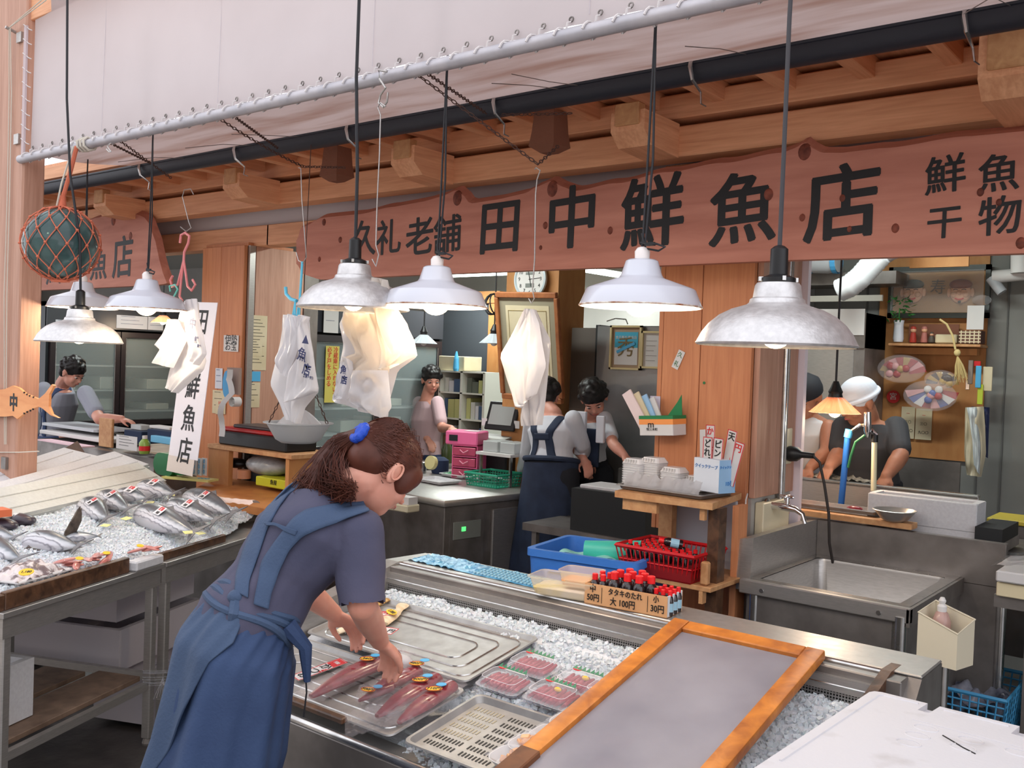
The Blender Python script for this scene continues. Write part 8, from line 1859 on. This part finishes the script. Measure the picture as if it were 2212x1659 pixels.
def person(lab, base, pel, neck, headc, look, up, arms, legs, shirt_m, bottom_m, hair=None, sk=skin, s=1.0, wid=1.0, sleeve=0.75, apron=None, hairm=hair_b, vox=0.007, tank=False, group=None, hat=None, skirt_z=0.35, longs=False, closed=False):
    t = thing('person', lab, 'person', T(*base), group)
    shL, elL, wrL, shR, elR, wrR = [Vector(a) for a in arms]
    pel, neck, headc = Vector(pel), Vector(neck), Vector(headc)
    w = [q*wid for q in (0.155, 0.13, 0.165, 0.13)]; d = [q*wid for q in (0.11, 0.095, 0.115, 0.08)]
    H = headM(headc, look, up); mb = MB()
    r_, f_ = torso(mb, pel, neck, shL, shR, -0.012, w, d); head_shape(mb, H, s, neck)
    for sh, el, wr in ((shL, elL, wrL), (shR, elR, wrR)):
        limb(mb, [sh, el, el.lerp(wr, 0.35), wr], [0.046*wid, 0.037*wid, 0.037*wid, 0.025*wid])
        hand_shape(mb, wr, (wr - el).normalized() + Vector((0, 0, -0.25)), Vector((0, 0.1, -1)), 0.92, 0.45, 1 if sh is shL else -1)
    for hip, kn, an in legs:
        limb(mb, [hip, kn, an], [0.085*wid, 0.055, 0.037]); limb(mb, [an, Vector(an) + f_*0.14 + Vector((0, 0, -0.04))], [0.038, 0.03])
    body = remesh_join('body', mb, sk, t, vox)
    mb = MB(); torso(mb, pel, neck - (neck-pel)*0.03, shL, shR, 0.006, w, d)
    if not tank:
        for sh, el in ((shL, elL), (shR, elR)):
            e = sh.lerp(el, sleeve); limb(mb, [sh, e] if not longs else [sh, el, el.lerp(wrL if sh is shL else wrR, 0.75)], [0.056*wid, 0.052*wid] if not longs else [0.055*wid, 0.048, 0.038])
    shirt = remesh_join('shirt', mb, shirt_m, t, vox)
    mb = MB()
    ax = (neck - pel)
    for hip, kn, an in legs: limb(mb, [hip, kn, an], [0.105*wid, 0.075, 0.06])
    mb.loft([ellring(pel + ax*tt, r_, f_, w[0]*q + 0.012, d[0]*q + 0.012) for tt, q in ((-0.2, 0.9), (0.0, 1.0), (0.14, 0.97))])
    remesh_join('trousers', mb, bottom_m, t, 0.009)
    if apron:
        def sk_(u, v):
            a = 2*PI*u; z = v; c_ = pel.lerp((Vector(legs[0][2]) + Vector(legs[1][2]))/2, v*skirt_z*2.2) + ax*0.12*(1-v)
            fold = 1 + 0.07*v*math.sin(a*7) + 0.04*math.sin(a*13 + v*3)*v
            return tuple(c_ + r_*math.cos(a)*(w[0]+0.025+0.06*v)*fold + Vector((f_.x, f_.y, 0)).normalized()*math.sin(a)*(d[0]+0.03+0.07*v)*fold)
        MB().grid(sk_, 56, 14, wrap=True).build('apron_skirt', apron, t, smooth='all')
        MB().tube([ellp for ellp in ellring(pel + ax*0.14, r_, f_, w[0] + 0.02, d[0] + 0.02, 28)], 0.016, 8, closed=True).build('waist_tie', apron, t, smooth=True)
        bv = bvh_of(shirt); back = -f_
        for sg in (-1, 1):
            path = [pel + ax*0.15 + r_*0.09*sg + back*0.13, pel + ax*0.5 + r_*0.05*sg + back*0.14, pel + ax*0.75 + r_*0.075*sg + back*0.12, neck + r_*0.10*sg + back*0.03, neck + r_*0.10*sg - back*0.08]
            strap('strap', t, bv, path, 0.05, apron)
        strap('strap', t, bv, [pel + ax*0.52 - r_*0.06 + back*0.14, pel + ax*0.52 + r_*0.06 + back*0.14], 0.04, apron)
    if hair:
        mb = MB(H); rr = random.Random(len(lab))
        mb.ball((0, -0.018*s, 0.042*s), (0.086*s, 0.098*s, 0.084*s), 24, 16); mb.ball((0, -0.05*s, -0.005*s), (0.078*s, 0.062*s, 0.075*s), 20, 12)
        for k in range(46):
            a = rr.uniform(0, 6.28); e = rr.uniform(-0.1, 1.4)
            p_ = Vector((math.cos(e)*math.sin(a)*0.082*s, -0.02*s - math.cos(e)*math.cos(a)*0.09*s, 0.035*s + math.sin(e)*0.085*s))
            if p_.y > 0.03 and p_.z < 0.07: continue
            mb.ball(p_, (0.024*s, 0.024*s, 0.02*s), 8, 6)
        remesh_join('hair', mb, hairm, t, 0.006)
    face_parts(H, t, s, closed)
    return t, H, shirt, body, r_, f_
blue_ap = mat('denim_apron', (44, 62, 98), 0.8, bump=0.3, bscale=120)
ap_dk = mat('dark_apron', (30, 40, 62), 0.8, 0, (38, 50, 74), 12)
wht = mat('white_shirt', (206, 208, 216), 0.85, bump=0.3, bscale=30); grey_t = mat('grey_shirt', (148, 150, 162), 0.85); blk_t = mat('charcoal_shirt', (58, 58, 62), 0.85); drk = mat('dark_trousers', (28, 30, 38), 0.85)
def W(px, py, Y): return P(px, py, 'Y', Y)
# woman with apron straps behind the counter (back turned)
p0 = W(1190, 1010, 4.55)
def leg2(p, dx=0.09, dy=0.0, yaw=Vector((1, 0, 0))): return [(p + yaw*s_*dx + V3(0, 0, -0.04), p + yaw*s_*dx + V3(0, 0.02, 0.47 - p.z), p + yaw*s_*dx + V3(0, 0, 0.07 - p.z)) for s_ in (-1, 1)]
person('woman in a white shirt and navy cross-back apron seen from behind at the middle counter', (p0.x, p0.y, 0), p0, W(1196, 895, 4.60), W(1178, 858, 4.66), (-0.5, 0.8, -0.35), (0, 0.2, 1),
    [W(1150, 905, 4.55), W(1140, 975, 4.68), W(1125, 1025, 4.85), W(1238, 905, 4.55), W(1258, 960, 4.66), W(1268, 995, 4.8)], leg2(p0), wht, drk, True, s=0.92, wid=0.95, longs=True, apron=ap_dk)
p1 = W(1268, 1010, 4.95)
person('woman with short black hair and a towel round her neck bending over a worktop', (p1.x, p1.y, 0), p1, W(1277, 905, 4.85), W(1283, 862, 4.76), (0.45, -0.65, -0.75), (0.1, -0.5, 0.8),
    [W(1305, 905, 4.80), W(1325, 960, 4.66), W(1350, 985, 4.62), W(1245, 905, 4.90), W(1238, 960, 4.78), W(1262, 992, 4.66)], leg2(p1), wht, drk, True, s=0.95, wid=0.9, sleeve=0.7, apron=None)
ob1 = one('white_towel', 'white towel hanging round the neck of the bending woman', 'towel', MB().box(*(lambda a, b: (a.x, b.x, 4.66, 4.68, b.z, a.z))(W(1243, 888, 4.66), W(1262, 985, 4.66)), bev=0.004).box(*(lambda a, b: (a.x, b.x, 4.63, 4.65, b.z, a.z))(W(1288, 898, 4.63), W(1303, 958, 4.63)), bev=0.004), mat('towel_white', (206, 206, 214), 0.9))
one('dark_bib', 'navy bib of the bending woman\'s apron', 'apron', MB().box(*(lambda a, b: (a.x, b.x, 4.72, 4.74, b.z, a.z))(W(1262, 925, 4.72), W(1290, 1010, 4.72)), bev=0.004), ap_dk)
# bending worker at the left
p2 = W(118, 960, 3.95)
person('worker in a grey shirt with navy cross straps bending before the left refrigerator', (p2.x, p2.y, 0), p2, W(135, 830, 3.85), W(157, 805, 3.80), (0.8, 0.35, -0.55), (0.3, 0.1, 1),
    [W(95, 840, 4.0), W(100, 900, 4.0), W(130, 930, 3.9), W(185, 850, 3.72), W(215, 905, 3.65), W(262, 905, 3.75)], leg2(p2), grey_t, drk, True, s=1.02, wid=1.15, apron=blue_ap)
# half hidden face behind the middle refrigerator
p3 = W(920, 1000, 5.7)
person('person with black hair whose face just shows behind the middle refrigerator', (p3.x, p3.y, 0), p3, W(922, 860, 5.7), W(932, 822, 5.7), (0.8, -0.5, -0.2), (0, 0, 1),
    [W(905, 870, 5.75), W(905, 930, 5.7), W(925, 950, 5.6), W(945, 870, 5.65), W(955, 925, 5.55), W(975, 925, 5.45)], leg2(p3), mat('pink_shirt', (190, 160, 164), 0.8), navy, True, s=0.95)
# men in the kitchen
p4 = W(1728, 1040, 4.98)
tk = mat('tank_white', (200, 202, 206), 0.85)
t4, H4, *_r = person('man in a black cap and white tank top working at the kitchen trough', (p4.x, p4.y, 0), p4, W(1742, 892, 4.98), W(1740, 858, 4.90), (-0.15, -0.85, -0.45), (0, -0.2, 1),
    [W(1790, 925, 4.92), W(1787, 975, 4.83), W(1750, 1010, 4.76), W(1690, 925, 5.02), W(1690, 980, 4.86), W(1720, 1012, 4.76)], leg2(p4), tk, drk, False, sk=skin2, tank=True, s=1.0, wid=1.02, closed=True)
cap = MB(H4); cap.lathe([(0.092, 0.02), (0.094, 0.045), (0.085, 0.085), (0.05, 0.118), (0.0, 0.128)], 24, sy=1.12); cap.ball((0, 0.10, 0.028), (0.068, 0.06, 0.008), 16, 8)
cap.build('cap', mat('cap_black', (22, 24, 32), 0.8), t4, smooth=True)
p5 = W(1868, 1060, 5.0)
t5, H5, *_r = person('man in a charcoal t-shirt and white head wrap gutting fish at the kitchen trough', (p5.x, p5.y, 0), p5, W(1874, 905, 4.95), W(1853, 868, 4.85), (-0.55, -0.75, -0.45), (-0.1, -0.3, 1),
    [W(1935, 925, 5.0), W(1945, 985, 4.86), W(1915, 1028, 4.76), W(1822, 925, 4.92), W(1812, 980, 4.80), W(1792, 1008, 4.72)], leg2(p5), blk_t, drk, False, sk=skin2, s=1.05, wid=1.12, closed=True)
hw_ = MB(H5); hw_.ball((0, -0.016, 0.040), (0.087, 0.102, 0.084), 26, 16); hw_.ball((0.05, -0.10, 0.01), (0.035, 0.03, 0.05), 14, 10); hw_.ball((0.07, -0.115, -0.035), (0.022, 0.018, 0.045), 12, 8); hw_.tube([(0.088*math.sin(a)*1.02, -0.012 + 0.107*math.cos(a), 0.03) for a in [2*PI*k/24 for k in range(24)]], 0.012, 8, closed=True)
remesh_join('head_wrap', hw_, mat('wrap_white', (206, 212, 224), 0.85), t5, 0.005)

# ---------------------------------------------------------------- the woman in front
t = thing('person', 'woman in a blue-grey t-shirt and denim apron leaning over the display case', 'person', T(-1.95, 1.2, 0))
tee = mat('blue_grey_tee', (78, 76, 96), 0.88, 0, (64, 66, 88), 4, bump=0.25, bscale=90)
den = mat('denim_lit', (66, 84, 112), 0.78, 0, (52, 70, 98), 3, bump=0.35, bscale=140); den2 = mat('denim_shaded', (52, 72, 108), 0.78, 0, (38, 56, 90), 5, bump=0.3, bscale=140)  # one apron denim, split into its lit and its shaded tone
pel, neck = V3(-1.855, 1.33, 0.95), V3(-1.785, 1.55, 1.275)
shR, elR, wrR = V3(-1.650, 1.525, 1.210), V3(-1.605, 1.50, 1.055), V3(-1.765, 1.715, 0.895)
shL, elL, wrL = V3(-1.945, 1.575, 1.205), V3(-2.045, 1.67, 1.0), V3(-2.075, 1.83, 0.885)
hc = W(828, 1018, 1.64)
look, up = V3(0.22, 0.72, -0.66), V3(0.12, 0.58, 0.70)
H = headM(hc, look, up)
mb = MB(); w = (0.128, 0.112, 0.150, 0.105); d = (0.105, 0.085, 0.10, 0.07)
r_, f_ = torso(mb, pel, neck, shL, shR, -0.012, w, d)
head_shape(mb, H, 0.93, neck)
limb(mb, [shR, elR, elR.lerp(wrR, 0.35), wrR], [0.046, 0.035, 0.035, 0.024], 14); limb(mb, [shL, elL, elL.lerp(wrL, 0.35), wrL], [0.048, 0.038, 0.038, 0.025], 14)
hand_shape(mb, wrR, V3(-0.25, 0.75, -0.62), V3(0.0, -0.55, -0.8), 1.02, 0.55, -1)
hand_shape(mb, wrL, V3(0.15, 0.75, -0.55), V3(0.3, -0.2, -0.9), 1.0, 0.5, 1)
hips = []
for s_, kn, an in ((-1, V3(-1.985, 1.27, 0.50), V3(-2.04, 1.17, 0.08)), (1, V3(-1.875, 1.23, 0.50), V3(-1.90, 1.13, 0.08))):
    hp = pel + r_*0.05*s_ + V3(0, 0, -0.06); hips.append((hp, kn, an)); limb(mb, [hp, kn, an], [0.078, 0.052, 0.037]); limb(mb, [an, an + V3(0.03, 0.14, -0.045)], [0.036, 0.028])
body = remesh_join('body', mb, skin, t, 0.0045, 2)
mb = MB(); ax = neck - pel
torso(mb, pel + ax*0.12, neck - ax*0.02, shL, shR, 0.008, w, d)
limb(mb, [shR, shR.lerp(elR, 0.55), elR + V3(0.004, -0.004, 0.0)], [0.058, 0.056, 0.055], 16); limb(mb, [shL, shL.lerp(elL, 0.8)], [0.058, 0.052], 16)
mb.ball(neck - ax*0.12, (0.10, 0.08, 0.07), 16, 10)
shirt = remesh_join('shirt', mb, tee, t, 0.007, 3)
# cut the sleeve end square below the elbow
bmx = bmesh.new(); bmx.from_mesh(shirt.data); Mi = wm(t)
cp_ = Mi.inverted() @ (shR.lerp(elR, 1.0)); nn = (elR - shR).normalized()
sel = [v for v in bmx.verts if (v.co - cp_).dot(nn) > 0.0 and (v.co - cp_).length < 0.12]
bmesh.ops.delete(bmx, geom=sel, context='VERTS')
for v in bmx.verts:   # soft cloth wrinkles
    p = Mi @ v.co; k = noise.noise(Vector((p.x*9, p.y*9, p.z*14)))*0.006 + noise.noise(Vector((p.x*22, p.y*18, p.z*8)))*0.002
    v.co += v.normal * k
bmx.to_mesh(shirt.data); bmx.free()
mb = MB()
for hp, kn, an in hips: limb(mb, [hp, kn, an], [0.09, 0.068, 0.055])
remesh_join('trousers', mb, drk, t, 0.01)
for s_, (hp, kn, an) in zip((-1, 1), hips): MB().ball(an + V3(0.02, 0.06, -0.045), (0.045, 0.12, 0.045), 14, 8).build('boot', blackp, t, smooth=True)
bv = bvh_of(shirt)
def surf(px, py, off=0.004):
    dv = (ROT @ Vector((px - CX, -(py - CY), -F_PX))).normalized(); h = bv.ray_cast(EYE, dv)
    return h[0] + h[1]*off if h[0] else None
def band(name, left, right, m, off=0.006, n=44, thick=0.0035):
    """cloth band between two edge paths drawn on the back of the shirt"""
    def at(pl, t_):
        s_ = t_*(len(pl)-1); i = min(int(s_), len(pl)-2); f = s_-i
        return (pl[i][0]+(pl[i+1][0]-pl[i][0])*f, pl[i][1]+(pl[i+1][1]-pl[i][1])*f)
    rows = []; last = None
    for i in range(n+1):
        a, b = at(left, i/n), at(right, i/n); row = []
        for k in range(7):
            q = (a[0]+(b[0]-a[0])*k/6, a[1]+(b[1]-a[1])*k/6); h = surf(q[0], q[1], off)
            if h is None and last is not None: 
                dv = (ROT @ Vector((q[0]-CX, -(q[1]-CY), -F_PX))).normalized(); h = EYE + dv*((last[k] - EYE).length)
            elif h is None: h = bv.find_nearest(pel + ax*0.3)[0]
            row.append(h)
        rows.append(row); last = row
    for it in range(2): rows = [[(rows[max(0,i-1)][k]+rows[i][k]*2+rows[min(n,i+1)][k])/4 for k in range(7)] for i in range(n+1)]
    mb = MB(); g = [[mb.bm.verts.new(p) for p in r] for r in rows]
    for i in range(n):
        for k in range(6): mb.bm.faces.new((g[i][k], g[i+1][k], g[i+1][k+1], g[i][k+1]))
    return mb.build(name, m, t, smooth='all', thick=thick)
band('strap', [(548,1310),(556,1270),(570,1215),(600,1170),(635,1125),(665,1105),(720,1095),(790,1082)], [(578,1320),(586,1280),(605,1235),(628,1190),(655,1160),(690,1145),(740,1128),(800,1108)], den, 0.007)
band('strap', [(508,1280),(512,1240),(530,1180),(560,1125),(590,1080),(620,1050),(640,1036)], [(536,1295),(540,1255),(562,1195),(580,1140),(605,1095),(630,1062),(650,1045)], den, 0.005)
band('strap', [(576,1133),(600,1130),(625,1140),(650,1148)], [(582,1138),(603,1137),(622,1150),(645,1158)], den, 0.009, 12)
# skirt of the apron: folds fall from the tied waist
wc = pel + ax*0.22
spine = [wc, pel + V3(0.012, 0.008, -0.02), V3(-1.855, 1.31, 0.72), V3(-1.90, 1.265, 0.5), V3(-1.955, 1.175, 0.12)]
def skirt(u, v, grow=0.0, seed=0.0):
    a = 2*PI*u; q = v*4; i = min(int(q), 3); c_ = spine[i].lerp(spine[i+1], q - i)
    tp = min(1.0, v*4.5)
    rx = 0.122 + 0.022*tp + 0.034*v + grow; ry = 0.094 + 0.022*tp + 0.032*v + grow
    amp = min(1, v*2.6)
    fold = 1 + amp*(0.050*math.sin(a*6 + 0.8 + v*0.8) + 0.035*math.sin(a*11 + seed + v*2) + 0.03*noise.noise(Vector((a*3, v*5, seed)))) + 0.03*(1-amp)*math.sin(a*22 + v*30)
    dn = (spine[i+1] - spine[i]).normalized(); ax_ = (-ax.normalized()).lerp(V3(-0.1, -0.1, -1).normalized(), min(1, v*3)).normalized()
    rr_ = (r_ - ax_*r_.dot(ax_)).normalized(); hx = ax_.cross(rr_) * -1
    return c_ + rr_*math.cos(a)*rx*fold + hx*math.sin(a)*ry*fold
# u: 0 = her right, 0.25 = front, 0.5 = left, 0.75 = back
MB().grid(lambda u, v: skirt(-0.30 + u*0.98, v), 150, 46).build('apron_skirt', den2, t, smooth='all', thick=0.003)
def flap(u, v):
    """rear flap crossing over the back, hem runs diagonally"""
    a0 = 0.55 + u*0.33; vmax = 0.95 - 0.80*max(0, (u - 0.25)/0.75)**0.8
    return skirt(a0, v*vmax, 0.009, 2.0)
MB().grid(flap, 60, 40).build('apron_flap', den, t, smooth='all', thick=0.004)
m = MB()
for k in range(3): m.tube([p for p in [wc + ax*(0.03 - 0.05*k) + r_*math.cos(a)*(0.122 + 0.006*k) + f_*math.sin(a)*(0.095 + 0.006*k) + ax*0.02*math.sin(a*3 + k) for a in [2*PI*j/48 for j in range(48)]]], 0.010, 8, closed=True)
m.build('waist_tie', den, t, smooth=True)
kp = wc + r_*0.06 - f_*0.09
m = MB(); m.tube([kp, kp + V3(0.02, -0.02, -0.03), kp + V3(0.0, -0.02, -0.09)], [0.016, 0.014, 0.006], 8); m.ball(kp, (0.022, 0.022, 0.018), 10, 8); m.build('bow', den, t, smooth=True)
kq = wc + r_*0.125 + f_*0.02
MB().tube([kq, kq + V3(0.03, 0.03, -0.05), kq + V3(0.028, 0.04, -0.13)], [0.022, 0.016, 0.008], 8).build('pocket_fold', den2, t, smooth=True)
MB().tube([kq + V3(0.01, 0.04, -0.04), kq + V3(0.015, 0.05, -0.16), kq + V3(0.008, 0.05, -0.22)], 0.0022, 5).build('apron_string', cordb, t)
# hair: cap, fringe, ponytail, strands
H0 = H; H = H @ Matrix.Scale(0.94, 4); mb = MB(H)
mb.ball((0, -0.020, 0.040), (0.084, 0.100, 0.082), 26, 18); mb.ball((0, -0.055, 0.0), (0.070, 0.055, 0.055), 18, 12)
mb.ball((0, 0.066, 0.030), (0.066, 0.026, 0.042), 16, 10); mb.ball((0.055, 0.040, 0.014), (0.024, 0.034, 0.048), 12, 10); mb.ball((-0.055, 0.040, 0.014), (0.024, 0.034, 0.048), 12, 10)
cap_o = remesh_join('hair', mb, hair_r, t, 0.005, 3)
tie = H @ V3(0.0, -0.115, 0.030)
rr = random.Random(12)
m = MB()
for k in range(1300):     # strands combed from the hairline to the tie
    a = rr.uniform(-2.5, 2.5); e = rr.uniform(-0.25, 1.35)
    p_ = V3(math.cos(e)*math.sin(a)*0.0865, -0.020 + math.cos(e)*math.cos(a)*0.1025, 0.040 + math.sin(e)*0.0845)
    if p_.z < 0.0 and p_.y > -0.02: continue
    c_ = V3(0, -0.020, 0.040); q1 = c_ + (p_.lerp(V3(0, -0.115, 0.030), 0.5) - c_).normalized()*0.098
    q1.x *= 0.92; m.tube([H @ p_, H @ q1, tie + Vector((rr.uniform(-.01,.01), rr.uniform(-.01,.01), rr.uniform(-.01,.01)))], [0.0005, 0.0009, 0.0008], 3)
o = m.build('hair_strands', hair_r, t, smooth=True); o['kind'] = 'stuff'
pony = [tie, W(742, 962, 1.60), W(712, 1000, 1.565), W(690, 1035, 1.535), W(668, 1062, 1.505)]
m = MB(); m.tube([pony[0], pony[1], pony[2], pony[3], pony[3].lerp(pony[4], 0.6)], [0.018, 0.032, 0.038, 0.034, 0.018], 14); m.build('ponytail', hair_r, t, smooth=True)
m = MB()
for k in range(900):
    ox, oy, oz = rr.gauss(0, 1), rr.gauss(0, 1), rr.gauss(0, 1); off = V3(ox, oy, oz); off = off.normalized()*min(off.length, 1.6)/1.6
    pts = [tie + off*0.012]
    endp = W(rr.uniform(645, 770), rr.uniform(1045, 1085), rr.uniform(1.49, 1.56))
    for q, r__ in ((1, 0.034), (2, 0.042), (3, 0.045)): pts.append(pony[q].lerp(endp, (0.12, 0.30, 0.62)[q-1]) + off*r__ + V3(0, 0, 0.01*math.sin(k+q)))
    pts.append(endp + V3(0, 0, 0.004)); pts.append(endp + V3(rr.uniform(-0.02, 0.02), -0.01, rr.uniform(-0.004, 0.02)))
    m.tube(pts, [0.0009, 0.0011, 0.0011, 0.001, 0.0008, 0.0004], 3)
o = m.build('ponytail_strands', hair_r, t, smooth=True); o['kind'] = 'stuff'
m = MB()
for k in range(9):
    a = 2*PI*k/9; m.ball(tie + (H.to_3x3() @ V3(math.cos(a)*0.020, -0.004, math.sin(a)*0.020)), (0.012, 0.012, 0.012), 8, 6)
m.ball(tie, (0.018, 0.018, 0.018), 10, 8)
m2 = remesh_join('hair_tie', m, mat('blue_scrunchie', (24, 70, 180), 0.6, bump=0.8, bscale=90), t, 0.003, 1)
H = H0; face_parts(H, t, 0.93, True)
for sg in (-1, 1): MB(H @ T(sg*0.079, -0.006, -0.002)).tube([(0.002*sg, 0.011*math.cos(a), 0.020*math.sin(a)) for a in [PI*2*k/18 for k in range(18)]], 0.0028, 6, closed=True).build('ear_rim', skin, t, smooth=True)
one('crumpled_tissue', 'crumpled white film pinched in the woman\'s right hand', 'film', MB(T(*tp_(868, 1428, 0.03))).ball((0, 0, 0), (0.035, 0.025, 0.018), 16, 10), bagm, 'all')
